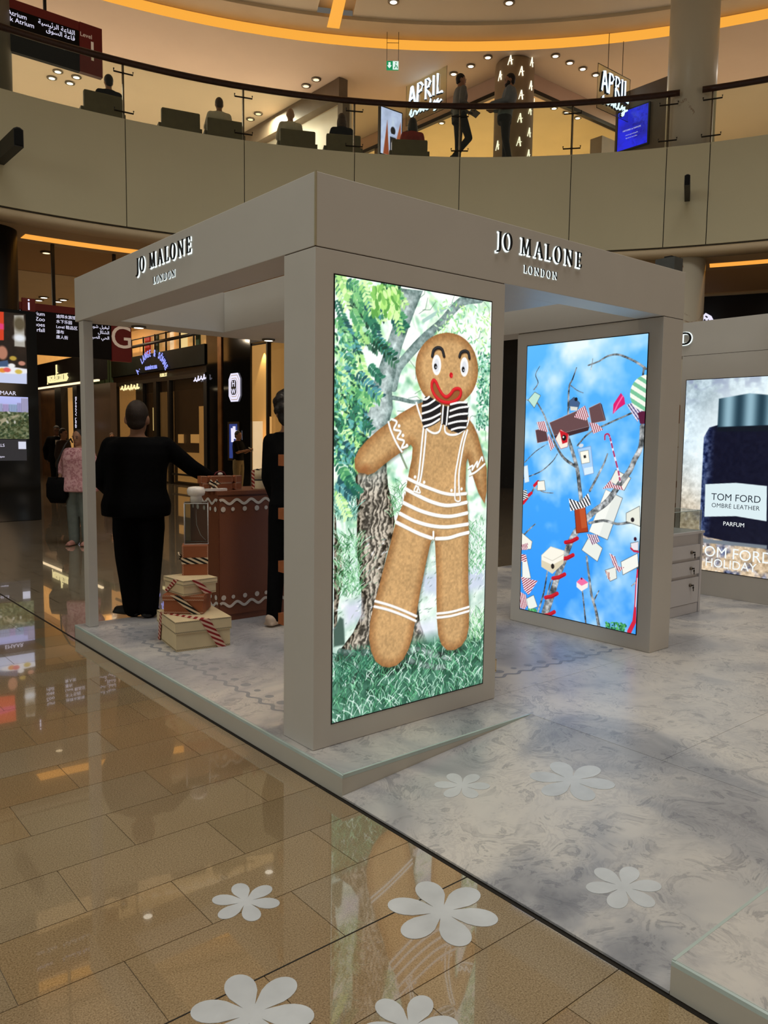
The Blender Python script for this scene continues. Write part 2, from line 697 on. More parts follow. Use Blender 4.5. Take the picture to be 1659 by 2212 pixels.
flower_px(531, 1948, (459, 1971), (607, 1938), .25, False, 'small grey flower sticker alone on the brown stone floor')
flower_px(955, 1970, (838, 1942), (1073, 1981), .12, False, 'large grey flower sticker on the stone floor beside the ramp edge')
flower_px(545, 2190, (410, 2190), (680, 2190), .3, False, 'biggest grey flower sticker, cut by the bottom edge of the picture')
flower_px(885, 2222, (775, 2222), (990, 2222), .5, False, 'grey flower sticker with only two petals in view at the bottom edge')
flower_px(998, 1697, (943, 1705), (1053, 1690), .2, True, 'small grey flower sticker on the ramp under the gingerbread screen')
flower_px(1235, 1686, (1143, 1680), (1327, 1692), .0, True, 'wide grey flower sticker on the upper middle of the ramp')
flower_px(1347, 1916, (1272, 1922), (1424, 1910), .35, True, 'grey flower sticker on the ramp near the right platform block')


# printed icing borders on the deck
def icing_print(p0, p1, side, label, waves):
    p0, p1 = Vector(p0), Vector(p1)
    d = (p1 - p0)
    L = d.length
    d.normalize()
    n = Vector((-d.y, d.x, 0)) * side
    N = waves * 16
    t = thing('icing_border_print', label, 'floor print', (p0.x, p0.y, HP))
    o0 = Vector((p0.x, p0.y, 0))
    mb = MB()
    a, w = .016, .011
    vs = []
    for i in range(N + 1):
        ph = 2 * math.pi * waves * i / N
        c = p0 + d * (L * i / N) + n * (a * math.sin(ph)) - o0
        tg = (d + n * (a * 2 * math.pi * waves / L * math.cos(ph))).normalized()
        q = Vector((-tg.y, tg.x, 0))
        vs += [(c.x + q.x * w, c.y + q.y * w, .0008), (c.x - q.x * w, c.y - q.y * w, .0008)]
    mb.add(vs, [(2 * i, 2 * i + 1, 2 * i + 3, 2 * i + 2) for i in range(N)])
    mb.build('wave_line', STICKER2, t)
    for k in range(waves):
        c = p0 + d * (L * (k + .25) / waves) + n * .08 - o0
        rr = .02 + .006 * ((k * 7) % 3)
        mb = MB()
        mb.add([(c.x + rr * math.cos(q), c.y + rr * math.sin(q), .0008) for q in [2 * math.pi * j / 16 for j in range(16)]], [tuple(range(16))])
        mb.build('dot', STICKER2, t)


icing_print((.17, 2.95, 0), (.17, .3, 0), 1, 'grey wavy icing border with dots printed along the left deck edge', 20)
icing_print((1.35, .27, 0), (2.78, .2, 0), 1, 'grey wavy icing border with dots printed before the blue sky screen', 11)

# ================================================================== ROUND BALCONY, ITS COLUMNS AND CEILINGS
def rp(ang, rad, z):
    a = math.radians(ang)
    return (RCX + rad * math.cos(a), RCY + rad * math.sin(a), z)


def annulus(mb, r0, r1, z, a0, a1, n=48, flip=False, mi=0):
    vs = []
    for i in range(n + 1):
        a = a0 + (a1 - a0) * i / n
        vs += [rp(a, r0, z), rp(a, r1, z)]
    fs = [(2 * i, 2 * i + 1, 2 * i + 3, 2 * i + 2) for i in range(n)]
    if flip:
        fs = [f[::-1] for f in fs]
    mb.add(vs, fs, mi, False)


def band(mb, prof, a0, a1, n=8, mi=0, smooth=True, closed=True):
    """sweep a closed (r, z) profile along the balcony circle"""
    k = len(prof)
    vs = []
    for i in range(n + 1):
        a = a0 + (a1 - a0) * i / n
        vs += [rp(a, r, z) for r, z in prof]
    fs = []
    rng = k if closed else k - 1
    for i in range(n):
        for j in range(rng):
            j2 = (j + 1) % k
            fs.append((i * k + j, i * k + j2, (i + 1) * k + j2, (i + 1) * k + j))
    if closed:
        fs += [tuple(range(k - 1, -1, -1)), tuple(n * k + j for j in range(k))]
    mb.add(vs, fs, mi, smooth)


AMIN, AMAX = -40, 168
JOINTS = [112.4, 102.0, 91.7, 81.2, 70.75, 60.4, 50.3, 39.75, 31.2, 27.5, 17.2, 6.8, -3.6]
pb = MB()
band(pb, [(R0 + .04, 5.5), (R0 + .12, 5.5), (R0 + .12, 7.39), (R0 + .04, 7.39)], AMIN, AMAX, 100)
parapet = struct(pb.build('wall_parapet', BLACK))
edges = [AMAX] + JOINTS + [AMIN]
for a, b_ in zip(edges[:-1], edges[1:]):
    g_ = .035
    mb = MB()
    band(mb, [(R0, 5.475), (R0 + .035, 5.475), (R0 + .035, 7.41), (R0, 7.41)], a - g_, b_ + g_, max(6, int((a - b_) / 1.3)), smooth=False)
    o = mb.build('glass_panel', PARAPET, parapet)
tb = MB()
band(tb, [(R0 + .06, 5.30), (R0 + .02, 5.33), (R0 + .0, 5.37), (R0 + .02, 5.43), (R0 + .06, 5.46), (R0 + .4, 5.46), (R0 + .4, 5.30)], AMIN, AMAX, 100)
struct(tb.build('trim_1', CREAM))
ub = MB()
annulus(ub, R0 + .04, R0 + 16, 7.36, AMIN, AMAX, 80)
struct(ub.build('floor_upper', mat('pale_upper_floor', (206, 196, 184), .35, noise=(3, .05))))

# low ceiling under the balcony
cb = MB()
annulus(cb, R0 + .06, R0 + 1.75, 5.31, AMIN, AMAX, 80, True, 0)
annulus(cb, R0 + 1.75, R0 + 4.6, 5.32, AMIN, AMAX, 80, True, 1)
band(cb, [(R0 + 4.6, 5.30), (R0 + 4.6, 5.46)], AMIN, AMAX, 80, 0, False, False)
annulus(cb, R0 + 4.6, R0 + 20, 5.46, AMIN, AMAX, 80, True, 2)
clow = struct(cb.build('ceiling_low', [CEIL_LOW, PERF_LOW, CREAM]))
for a, b_ in ((88.2, 61.5), (50, 34.5), (27.2, 8), (116, 93.5)):
    mb = MB()
    band(mb, [(R0 + 1.06, 5.302), (R0 + 1.42, 5.302), (R0 + 1.42, 5.309), (R0 + 1.06, 5.309)], a, b_, 20, smooth=False)
    tag(mb.build('ceiling_strip_light', COVE_LOW), 'gold strip light %s' % {88.2: 'in the low ceiling above the left end of the kiosk', 50: 'in the low ceiling behind the kiosk roof', 27.2: 'in the low ceiling above the sky blue kiosk wall on the right', 116: 'in the low ceiling beyond the black column'}[a], 'light', 'gold strip lights under the balcony')

# ceiling over the balcony level
cu = MB()
annulus(cu, R0 + 3.2, R0 + 16, 11.0, AMIN, AMAX, 80, True, 0)
band(cu, [(R0 + 3.22, 11.0), (R0 + 3.22, 11.26)], AMIN, AMAX, 80, 0, False, False)
annulus(cu, R0 + 2.5, R0 + 3.22, 11.25, AMIN, AMAX, 80, True, 1)
band(cu, [(R0 + 2.5, 11.25), (R0 + 2.5, 11.33)], AMIN, AMAX, 80, 1, False, False)
for a, b_ in ((AMAX, 62.6), (59.4, AMIN)):
    annulus(cu, R0 - 5.5, R0 + 2.5, 11.33, a, b_, 40, False, 2)
annulus(cu, R0 - 5.5, R0 + 2.5, 11.45, 62.6, 59.4, 6, False, 1)
for a in (62.6, 59.4):
    cu.add([rp(a, R0 - 5.5, 11.33), rp(a, R0 + 2.5, 11.33), rp(a, R0 + 2.5, 11.45), rp(a, R0 - 5.5, 11.45)], [(0, 1, 2, 3)], 1)
band(cu, [(R0 - 5.5, 11.33), (R0 - 5.5, 16.5)], AMIN, AMAX, 80, 1, False, False)
struct(cu.build('ceiling_upper', [CEIL_UP, CREAM, PERF_UP]))
mb = MB()
band(mb, [(R0 + 3.195, 11.005), (R0 + 3.215, 11.005), (R0 + 3.215, 11.225), (R0 + 3.195, 11.225)], AMIN, AMAX, 90, smooth=False)
tag(mb.build('cove_light', COVE), 'long curved gold cove light around the upper ceiling', 'light')
mb = MB()
vs = [rp(61.5, R0 + .6, 11.235), rp(61.5, R0 + 2.92, 11.235), rp(60.4, R0 + 2.92, 11.235), rp(60.4, R0 + .6, 11.235)]
mb.prism(vs, (0, 0, .012))
tag(mb.build('ceiling_slot_light', COVE), 'short gold slot light running outward between the perforated ceilings', 'light')

# columns of the ring
VEIN = veined_column('inlaid_plaster_column', .53, .68)
VEIN_FINE = veined_column('cracked_plaster_column', .612, .632)


def column(name, ang, rad, dia, z0, z1, m, label=None):
    c = rp(ang, rad, 0)
    mb = MB()
    mb.lathe([(dia / 2, z0), (dia / 2, z1)], (c[0], c[1], 0), 40)
    o = mb.build(name, m)
    tag(o, label, 'column')
    return o


column('column', 29.35, R0 + .62, .95, 7.36, 11.34, VEIN_FINE, 'tall pale column with brown crack inlays rising behind the balcony rail')
column('column', 29.35, R0 + .62, .86, -.004, 5.46, VEIN, 'pale column with big brown branch inlay below the balcony')
column('column', 91.05, R0 + 1.14, 1.05, -.004, 5.46, BLACK, 'dark black round column behind the information stand')
column('column', 91.05, R0 + 1.14, 1.05, 7.36, 11.34, mat('grey_column_paint', (120, 112, 98), .5, noise=(2, .05)), 'grey column cut by the left edge beside the level 1 sign')


# ---------------------------------------------------------------- glass balustrades
def balustrade(a_from, a_to, joints, label, rail_from, rail_to):
    t = thing('glass_balustrade', label, 'railing', rp((a_from + a_to) / 2, R0 + .1, 7.41))
    inv = Matrix.Translation(t.location).inverted()
    es = [a_from] + [j for j in joints if a_to < j < a_from] + [a_to]
    for a, b_ in zip(es[:-1], es[1:]):
        mb = MB()
        band(mb, [(R0 + .095, 7.412), (R0 + .105, 7.412), (R0 + .105, 8.40), (R0 + .095, 8.40)], a - .06, b_ + .06, 8, smooth=False)
        mb.xform(inv).build('glass_pane', GLASS, t)
    for a in es:
        mb = MB()
        p = Vector(rp(a, R0 + .12, 0))
        mb.box(p.x - .016, p.x + .016, p.y - .016, p.y + .016, 7.40, 8.42)
        mb.xform(inv).build('post', STEEL, t)
        for z in (7.56, 8.25):
            mb = MB()
            mb.tube([rp(a + .8, R0 + .07, z + .05), rp(a + .8, R0 + .085, z), rp(a - .8, R0 + .085, z), rp(a - .8, R0 + .07, z + .05)], .014, 6)
            mb.xform(inv).build('bracket', DARK_STEEL, t)
    mb = MB()
    n = max(4, int(abs(rail_from - rail_to) / 1.2))
    mb.tube([rp(rail_from + (rail_to - rail_from) * i / n, R0 + .09, 8.455) for i in range(n + 1)], .06, 12)
    mb.xform(inv).build('handrail', DARK_WOOD, t)
    return t


balustrade(91.7, 31.2, JOINTS, 'long curved glass balustrade with dark wooden handrail ending at the pale column', 92.6, 30.3)
balustrade(27.5, -3.6, JOINTS, 'glass balustrade with dark handrail right of the pale column', 28.4, -4.0)
balustrade(AMAX - 2, 95.5, JOINTS, 'glass balustrade left of the grey column', AMAX - 2, 95.2)

# ================================================================== THE GIFT KIOSK
LETTER_BLACK = mat('black_letter_face', (10, 11, 16), .3, noise=(20, .2))
HALO = glow('white_letter_halo', (240, 255, 255), 1.25)
JOINT = mat('panel_joint_shadow_gap', (64, 48, 34), .8, noise=(30, .1))

kiosk = thing('perfume_kiosk', 'open white square kiosk with fascia lettering, two screen walls and a slim corner post', 'kiosk', (0, 0, HP))


def kbox(name, x0, x1, y0, y1, z0, z1, m=WHITE, par=None, bev=.003):
    mb = MB().box(x0, x1, y0, y1, z0 - HP, z1 - HP)
    o = mb.build(name, m, par or kiosk)
    if bev:
        b = o.modifiers.new('edge', 'BEVEL')
        b.width = bev
        b.segments = 2
    return o


kbox('screen_wall', 0, 1.238, 0, .2546, HP + .001, Z0 - .004)
kbox('screen_wall', 2.806, KX, 0, 1.267, HP + .001, Z0 - .004)
kbox('corner_post', .012, .082, 3.005, 3.095, HP + .001, Z0 - .002)
kbox('corner_post', 2.97, KX - .01, 3.005, 3.095, HP + .001, Z0 - .002)
kbox('joint_strip', .004, 1.234, .004, .25, Z0 - .004, Z0, JOINT, bev=0)
kbox('joint_strip', 2.81, KX - .004, .004, 1.262, Z0 - .004, Z0, JOINT, bev=0)
kbox('fascia', .006, KX, 0, .2, Z0, Z1)                    # front
kbox('fascia', 0, .24, .006, KY, Z0, Z1)                   # left
kbox('fascia', .24, KX, 2.87, KY, Z0, Z1)                  # back
kbox('fascia', 2.8, KX, .2, 2.87, Z0, Z1)                  # right
kbox('ceiling_panel', 1.09, 1.95, .2, 2.87, Z0, Z1)
kbox('corner_trim', -.002, .0065, -.002, .0065, Z0 + .001, Z1 + .002, mat('pale_corner_trim', (176, 166, 136), .35, noise=(9, .1)), bev=0)


def downlight(x, y, z, par, r=.045, m=None):
    mb = MB()
    mb.lathe([(r * 1.25, 0), (r * 1.25, -.012), (r * .95, -.014)], (x, y, z), 20)
    o = mb.build('downlight_ring', STEEL, par)
    mb = MB()
    mb.lathe([(0, -.016), (r * .6, -.0155), (r * .95, -.013), (r * .95, -.006)], (x, y, z), 20)
    mb.build('lamp_lens', m or LAMP_WHITE, o)
    return o


for x, y in ((1.57, 2.98), (.44, 3.02), (2.4, 2.98), (1.5, 1.0), (1.5, 2.1)):
    downlight(x, y, Z0 - HP, kiosk)
    spot_light('kiosk_downlight', (x, y, Z0 - .03), (x, y - .1, 0), 7, (1, .9, .78), 95, .8)
spot_light('kiosk_downlight', (1.16, .72, Z0 - .03), (.25, .62, 0), 62, (1, .72, .45), 50, .8)
spot_light('kiosk_downlight', (1.16, 1.9, Z0 - .03), (.3, 1.9, 0), 18, (1, .82, .64), 70, .8)
for x, y in ((1.16, .72), (1.16, 1.9)):
    downlight(x, y, Z0 - HP, kiosk)


# ---------------------------------------------------------------- roman capitals, drawn stroke by stroke
def _q(p, q, w, e, ext=0.0):
    p, q = Vector(p), Vector(q)
    d = (q - p).normalized()
    n = Vector((-d.y, d.x)) * (w / 2 + e)
    d = d * (e + ext)
    return [p - d - n, q + d - n, q + d + n, p - d + n]


def _ring(cx, cy, rx, ry, ix, iy, a0, a1, e, n=28):
    out = []
    for i in range(n):
        t0, t1 = a0 + (a1 - a0) * i / n, a0 + (a1 - a0) * (i + 1) / n
        P = lambda t, x, y: Vector((cx + x * math.cos(t), cy + y * math.sin(t)))
        out.append([P(t0, ix - e, iy - e), P(t0, rx + e, ry + e), P(t1, rx + e, ry + e), P(t1, ix - e, iy - e)])
    return out


TK, TN = .12, .045


def roman(ch, e=0.0):
    """polygons and advance width of a roman capital of height 1"""
    S = lambda x, y, w=.26, t=.035: [Vector((x - w / 2 - e, y - t / 2 - e)), Vector((x + w / 2 + e, y - t / 2 - e)), Vector((x + w / 2 + e, y + t / 2 + e)), Vector((x - w / 2 - e, y + t / 2 + e))]
    if ch == 'J':
        return [_q((.2, .12), (.2, .98), TK, e), S(.2, .98)] + _ring(.02, .12, .2475, .34, .1125, .27, -math.pi / 2 - .5, 0, e, 12) + [_q((-.12, -.2), (-.02, -.17), .09, e)], .42
    if ch == 'O':
        return _ring(.42, .5, .42, .53, .285, .49, 0, 2 * math.pi, e, 40), .92
    if ch == 'M':
        return [_q((.12, .02), (.16, .98), TN, e), _q((.16, .96), (.5, .05), TK, e), _q((.5, .05), (.84, .96), TN, e), _q((.86, .98), (.92, .02), TK, e), S(.11, .02), S(.92, .02, .3), S(.13, .98, .2), S(.88, .98, .22)], 1.1
    if ch == 'A':
        return [_q((.08, .02), (.4, .98), TN, e), _q((.4, .98), (.74, .02), TK, e), _q((.2, .34), (.6, .34), .04, e), S(.07, .02, .24), S(.75, .02, .3)], .86
    if ch == 'L':
        return [_q((.17, .02), (.17, .98), TK, e), S(.17, .98, .3), _q((.06, .03), (.6, .03), .045, e), _q((.6, .03), (.63, .24), .045, e)], .7
    if ch == 'N':
        return [_q((.12, .02), (.12, .98), TN, e), _q((.12, .94), (.76, .06), TK, e), _q((.76, .02), (.76, .98), TN, e), S(.12, .02, .24), S(.76, .98, .24), S(.08, .98, .18)], .95
    if ch == 'E':
        return [_q((.17, .02), (.17, .98), TK, e), _q((.06, .97), (.56, .97), .045, e), _q((.17, .52), (.48, .52), .04, e), _q((.06, .03), (.58, .03), .045, e), _q((.56, .97), (.57, .78), .04, e), _q((.58, .03), (.61, .24), .04, e), _q((.48, .42), (.48, .62), .035, e)], .7
    if ch == 'D':
        return [_q((.17, .02), (.17, .98), TK, e), S(.15, .98, .3), S(.15, .02, .3)] + _ring(.3, .5, .48, .5, .345, .455, -math.pi / 2, math.pi / 2, e, 20) + [_q((.17, .98), (.3, .98), .045, e), _q((.17, .02), (.3, .02), .045, e)], .9
    return [], .4


def roman_sign(parent, word, origin, right, up, height, width, part):
    """halo-lit black capitals standing off the panel"""
    r, u = Vector(right), Vector(up)
    n = r.cross(u)
    total = sum(roman(c)[1] for c in word) - .04
    k = width / total
    x = 0.0
    inv = Matrix.Translation(parent.matrix_world.translation if False else Vector((0, 0, HP))).inverted()
    grp = None
    sgn = bpy.data.objects.new(part, None)
    COL.objects.link(sgn)
    sgn.parent = parent
    for c in word:
        pol, adv = roman(c)
        if pol:
            me = MB()
            for p in pol:
                me.prism([inv @ (Vector(origin) + r * ((x + q.x * .72) * k) + u * (q.y * height) + n * (.09 * height)) for q in p], n * (.09 * height), 0)
            # white diffuser on the wall behind each letter
            for p in roman(c, .035)[0]:
                me.prism([inv @ (Vector(origin) + r * ((x + q.x * .72) * k - .02 * height) + u * (q.y * height - .03 * height) + n * .001) for q in p], n * .0025, 1)
            me.build('letter', [LETTER_BLACK, HALO], sgn)
        x += adv
    return sgn


roman_sign(kiosk, 'JO MALONE', (1.16, 0, 2.568), (1, 0, 0), (0, 0, 1), .088, .742, 'front_brand_sign')
roman_sign(kiosk, 'LONDON', (1.383, 0, 2.474), (1, 0, 0), (0, 0, 1), .041, .302, 'front_city_sign')
roman_sign(kiosk, 'JO MALONE', (0, 1.94, 2.568), (0, -1, 0), (0, 0, 1), .088, .768, 'side_brand_sign')
roman_sign(kiosk, 'LONDON', (0, 1.712, 2.47), (0, -1, 0), (0, 0, 1), .041, .318, 'side_city_sign')

# ---------------------------------------------------------------- the neighbouring perfume kiosk
TFX = 5.14
kiosk2 = thing('perfume_kiosk', 'blue lit white kiosk wall behind the right pillar with a bottle screen', 'kiosk', (TFX, 0, HP))


def tbox(name, x0, x1, y0, y1, z0, z1, m=WHITE):
    return MB().box(x0, x1, y0, y1, z0 - HP, z1 - HP).build(name, m, kiosk2)


tbox('screen_wall', 0, .25, -.11, 1.2, HP + .001, Z0 - .004)
tbox('joint_strip', .004, .246, -.1, 1.19, Z0 - .004, Z0, JOINT)
tbox('fascia', 0, .24, -.11, 3.1, Z0, Z1)
tbox('fascia', .24, 3.0, -.11, .09, Z0, Z1)
tbox('corner_post', .01, .08, 3.0, 3.09, HP + .001, Z0)
fr2 = frame((-.014, 1.55, 2.50 - HP), (0, -1, 0), (0, 0, 1))
txt = text('brand_sign', 'TOM FORD', .175, fr2 @ Matrix.Translation((0, 0, 0)), LETTER_BLACK, kiosk2, off=(0, 0, .004), extrude=.005, spacing=1.0)
text('brand_sign_halo', 'TOM FORD', .175, fr2, HALO, txt, off=(0, 0, -.011), extrude=.001, spacing=1.0, offset=.005)

# white drawer cabinet with an acrylic case on top
ctop = ony(1515, 1151, .5).z
cab = thing('drawer_cabinet', 'white three drawer cabinet with keys in the locks beside the right pillar', 'cabinet', (3.9, .5, HP))
ch = ctop - HP
MB().box(-.28, .485, .02, .5, .02, ch).build('body', mat('cabinet_white', (206, 204, 206), .4, noise=(5, .02)), cab)
MB().box(-.26, .445, .0, .02, .002, .085).build('plinth', MATS['cabinet_white'], cab)
MB().box(.455, .485, -.004, .02, .002, ch).build('side_panel', MATS['cabinet_white'], cab)
MB().box(-.29, .495, -.012, .51, ch, ch + .02).build('worktop', MATS['cabinet_white'], cab)
dz = [(.09, ch * .45), (ch * .45 + .03, ch * .66), (ch * .66 + .03, ch * .86)]
for k, (a, b_) in enumerate(dz):
    d = MB().box(-.26, .445, -.004, .02, a, b_).build('drawer', MATS['cabinet_white'], cab)
    zc = b_ - .06
    mb = MB()
    mb.lathe([(.014, 0), (.014, .012), (.008, .016), (.0, .016)], (.3, -.004, zc), 14, axis='y')
    mb.build('lock', STEEL, d)
    mb = MB()
    mb.tube([(.3, -.02, zc), (.312, -.03, zc + .003), (.325, -.024, zc)], .006, 6)
    mb.tube([(.322, -.026, zc - .008), (.324, -.026, zc - .05)], .004, 6)
    mb.lathe([(.009, -.002), (.011, 0), (.009, .003)], (.323, -.024, zc - .02), 10, axis='y')
    mb.build('key', DARK_STEEL, d)
case = thing('acrylic_case', 'clear acrylic box case on the white drawer cabinet', 'display case', (3.9, .5, HP + ch + .02))
for nm, b_ in (('pane', (.46, .468, .01, .45, 0, .17)), ('pane', (-.26, .46, .01, .016, 0, .17)), ('pane', (-.26, .468, .01, .45, .17, .176))):
    MB().box(*b_).build(nm, GLASS_ACR, case)
for p, q in (((.464, .012, 0), (.464, .012, .175)), ((-.26, .012, .174), (.464, .012, .174)), ((.464, .012, .174), (.464, .45, .174))):
    MB().tube([p, q], .003, 6).build('edge', ACRYLIC, case)
# a grey padlock-like scanner lying on the cabinet
sc = thing('card_reader', 'small black and grey card reader lying on the white cabinet', 'card reader', (4.09, .7, HP + ch + .02))
MB().box(-.05, .05, -.07, .07, 0, .045).build('body', mat('reader_grey', (150, 148, 140), .5, noise=(9, .1)), sc)
mb = MB()
mb.tube([(-.06, -.04, .045), (-.03, -.02, .075), (.03, .02, .07), (.07, .06, .03)], .018, 8)
mb.build('cover', BLACK, sc)

# ================================================================== LIT SCREENS: their pictures are drawn dot by dot
RNG = np.random.default_rng(11)


class Picture:
    """a screen's dots: nx * ny colours over a width * height (metres) panel, origin at its lower left"""

    def __init__(self, w, h, step, base=(255, 255, 255)):
        self.w, self.h, self.s = w, h, step
        self.nx, self.ny = int(round(w / step)) + 1, int(round(h / step)) + 1
        self.a = np.ones((self.ny, self.nx, 3), np.float32) * np.array(base, np.float32) / 255
        self.X, self.Y = np.meshgrid(np.linspace(0, w, self.nx), np.linspace(0, h, self.ny))

    def noise(self, cell, octaves=3, sx=1.0, sy=1.0):
        out = np.zeros((self.ny, self.nx), np.float32)
        amp, tot = 1.0, 0.0
        for o in range(octaves):
            c = cell / 2 ** o
            gx, gy = int(self.w / (c * sx)) + 3, int(self.h / (c * sy)) + 3
            g = RNG.random((gy, gx), dtype=np.float32)
            fx, fy = self.X / (c * sx), self.Y / (c * sy)
            ix, iy = fx.astype(int), fy.astype(int)
            tx, ty = fx - ix, fy - iy
            tx, ty = tx * tx * (3 - 2 * tx), ty * ty * (3 - 2 * ty)
            out += amp * ((g[iy, ix] * (1 - tx) + g[iy, ix + 1] * tx) * (1 - ty) + (g[iy + 1, ix] * (1 - tx) + g[iy + 1, ix + 1] * tx) * ty)
            tot += amp
            amp *= .55
        return out / tot

    def win(self, x0, x1, y0, y1):
        s = self.s
        i0, i1 = max(0, int(x0 / s) - 1), min(self.nx, int(x1 / s) + 3)
        j0, j1 = max(0, int(y0 / s) - 1), min(self.ny, int(y1 / s) + 3)
        if i0 >= i1 or j0 >= j1:
            return None
        return slice(j0, j1), slice(i0, i1)

    def blend(self, sl, m, col):
        m = np.clip(m, 0, 1)[..., None]
        c = np.asarray(col, np.float32) / 255
        self.a[sl] = self.a[sl] * (1 - m) + c * m

    def sdf(self, pts, sl):
        x, y = self.X[sl], self.Y[sl]
        d = np.full(x.shape, 1e9, np.float32)
        ins = np.zeros(x.shape, bool)
        k = len(pts)
        for i in range(k):
            ax, ay = pts[i]
            bx, by = pts[(i + 1) % k]
            ex, ey = bx - ax, by - ay
            t = np.clip(((x - ax) * ex + (y - ay) * ey) / (ex * ex + ey * ey + 1e-12), 0, 1)
            d = np.minimum(d, np.hypot(x - ax - t * ex, y - ay - t * ey))
            c = (ay > y) != (by > y)
            with np.errstate(divide='ignore', invalid='ignore'):
                ins ^= c & (x < (bx - ax) * (y - ay) / (by - ay + 1e-12) + ax)
        return np.where(ins, -d, d)

    def poly(self, pts, col, soft=.0, op=1.0, fn=None):
        xs, ys = [p[0] for p in pts], [p[1] for p in pts]
        pad = soft + .006
        sl = self.win(min(xs) - pad, max(xs) + pad, min(ys) - pad, max(ys) + pad)
        if sl is None:
            return
        d = self.sdf(pts, sl)
        m = .5 - d / max(self.s, soft)
        m = np.clip(m, 0, 1) * op
        if fn is not None:
            col = fn(sl, d)
        self.blend(sl, m, col)

    def stroke(self, pts, w, col, soft=0.0, op=1.0, fn=None, caps=True):
        ws = list(w) if isinstance(w, (list, tuple)) else [w] * len(pts)
        mw = max(ws)
        xs, ys = [p[0] for p in pts], [p[1] for p in pts]
        sl = self.win(min(xs) - mw, max(xs) + mw, min(ys) - mw, max(ys) + mw)
        if sl is None:
            return
        x, y = self.X[sl], self.Y[sl]
        d = np.full(x.shape, 1e9, np.float32)
        for (ax, ay), (bx, by), wa, wb in zip(pts[:-1], pts[1:], ws[:-1], ws[1:]):
            ex, ey = bx - ax, by - ay
            t = np.clip(((x - ax) * ex + (y - ay) * ey) / (ex * ex + ey * ey + 1e-12), 0, 1)
            d = np.minimum(d, np.hypot(x - ax - t * ex, y - ay - t * ey) - (wa + (wb - wa) * t) / 2)
        m = np.clip(.5 - d / max(self.s, soft), 0, 1) * op
        if fn is not None:
            col = fn(sl, d)
        self.blend(sl, m, col)

    def oval(self, c, rx, ry, col, rot=0.0, soft=0.0, op=1.0, fn=None):
        r = max(rx, ry) + soft
        sl = self.win(c[0] - r, c[0] + r, c[1] - r, c[1] + r)
        if sl is None:
            return
        x, y = self.X[sl] - c[0], self.Y[sl] - c[1]
        ca, sa = math.cos(rot), math.sin(rot)
        u, v = (x * ca + y * sa) / rx, (-x * sa + y * ca) / ry
        d = (np.hypot(u, v) - 1) * min(rx, ry)
        m = np.clip(.5 - d / max(self.s, soft), 0, 1) * op
        if fn is not None:
            col = fn(sl, d)
        self.blend(sl, m, col)

    def build(self, name, parent, M, strength=1.0, gamma=1.0):
        nx, ny = self.nx, self.ny
        me = bpy.data.meshes.new(name)
        co = np.zeros((nx * ny, 3), np.float32)
        co[:, 0], co[:, 1] = self.X.ravel(), self.Y.ravel()
        Mn = np.array(M)
        co = co @ Mn[:3, :3].T.astype(np.float32) + Mn[:3, 3].astype(np.float32)
        idx = np.arange(nx * ny).reshape(ny, nx)
        q = np.stack([idx[:-1, :-1], idx[:-1, 1:], idx[1:, 1:], idx[1:, :-1]], -1).reshape(-1, 4)
        me.vertices.add(len(co))
        me.vertices.foreach_set('co', co.ravel())
        me.loops.add(q.size)
        me.loops.foreach_set('vertex_index', q.ravel().astype(np.int32))
        me.polygons.add(len(q))
        me.polygons.foreach_set('loop_start', np.arange(0, q.size, 4, dtype=np.int32))
        me.update(calc_edges=True)
        a = np.clip(self.a.reshape(-1, 3), 0, 1)
        l = np.where(a <= .04045, a / 12.92, ((a + .055) / 1.055) ** 2.4)
        at = me.color_attributes.new('dots', 'FLOAT_COLOR', 'POINT')
        at.data.foreach_set('color', np.concatenate([l, np.ones((len(l), 1))], 1).astype(np.float32).ravel())
        m = bpy.data.materials.new(name + '_light')
        m.use_nodes = True
        nt = m.node_tree
        b = nt.nodes['Principled BSDF']
        b.inputs['Base Color'].default_value = (.01, .01, .01, 1)
        b.inputs['Roughness'].default_value = .35
        an = nt.nodes.new('ShaderNodeAttribute')
        an.attribute_name = 'dots'
        nt.links.new(an.outputs['Color'], b.inputs['Emission Color'])
        b.inputs['Emission Strength'].default_value = strength
        me.materials.append(m)
        return link(bpy.data.objects.new(name, me), parent)


def smooth(pts, n=4):
    """Catmull-Rom through the points"""
    out = []
    k = len(pts)
    for i in range(k - 1):
        p0, p1, p2, p3 = pts[max(i - 1, 0)], pts[i], pts[i + 1], pts[min(i + 2, k - 1)]
        for j in range(n):
            t = j / n
            out.append(tuple(.5 * (2 * p1[a] + (p2[a] - p0[a]) * t + (2 * p0[a] - 5 * p1[a] + 4 * p2[a] - p3[a]) * t * t + (3 * p1[a] - p0[a] - 3 * p2[a] + p3[a]) * t ** 3) for a in (0, 1)))
    return out + [tuple(pts[-1])]


def screen_thing(name, label, w, h, M, bez=.006):
    t = thing(name, label, 'screen', M.translation)
    L = Matrix.Translation(M.translation).inverted() @ M
    mb = MB()
    mb.box(-bez, w + bez, -bez, h + bez, .0002, .0022)
    mb.xform(L).build('bezel', BLACK_GLOSS, t)
    return t, L @ Matrix.Translation((0, 0, .0026))


# ---------------------------------------------------------------- picture 1: gingerbread figure by a tree
S1X, S1Z, S1W, S1H = .1065, .2161, 1.0242, 2.068
P1 = Picture(S1W, S1H, .003, (214, 246, 226))


def s1(u, v):
    p = ony(u, v, 0)
    return (p.x - S1X, p.z - S1Z)


A7 = lambda x, y: s1(690 + x / 4.1475, 580 + y / 4.1475)
A8 = lambda x, y: s1(690 + x / 4.1475, 1050 + y / 4.1475)
L7 = lambda *q: [A7(*p) for p in q]
L8 = lambda *q: [A8(*p) for p in q]


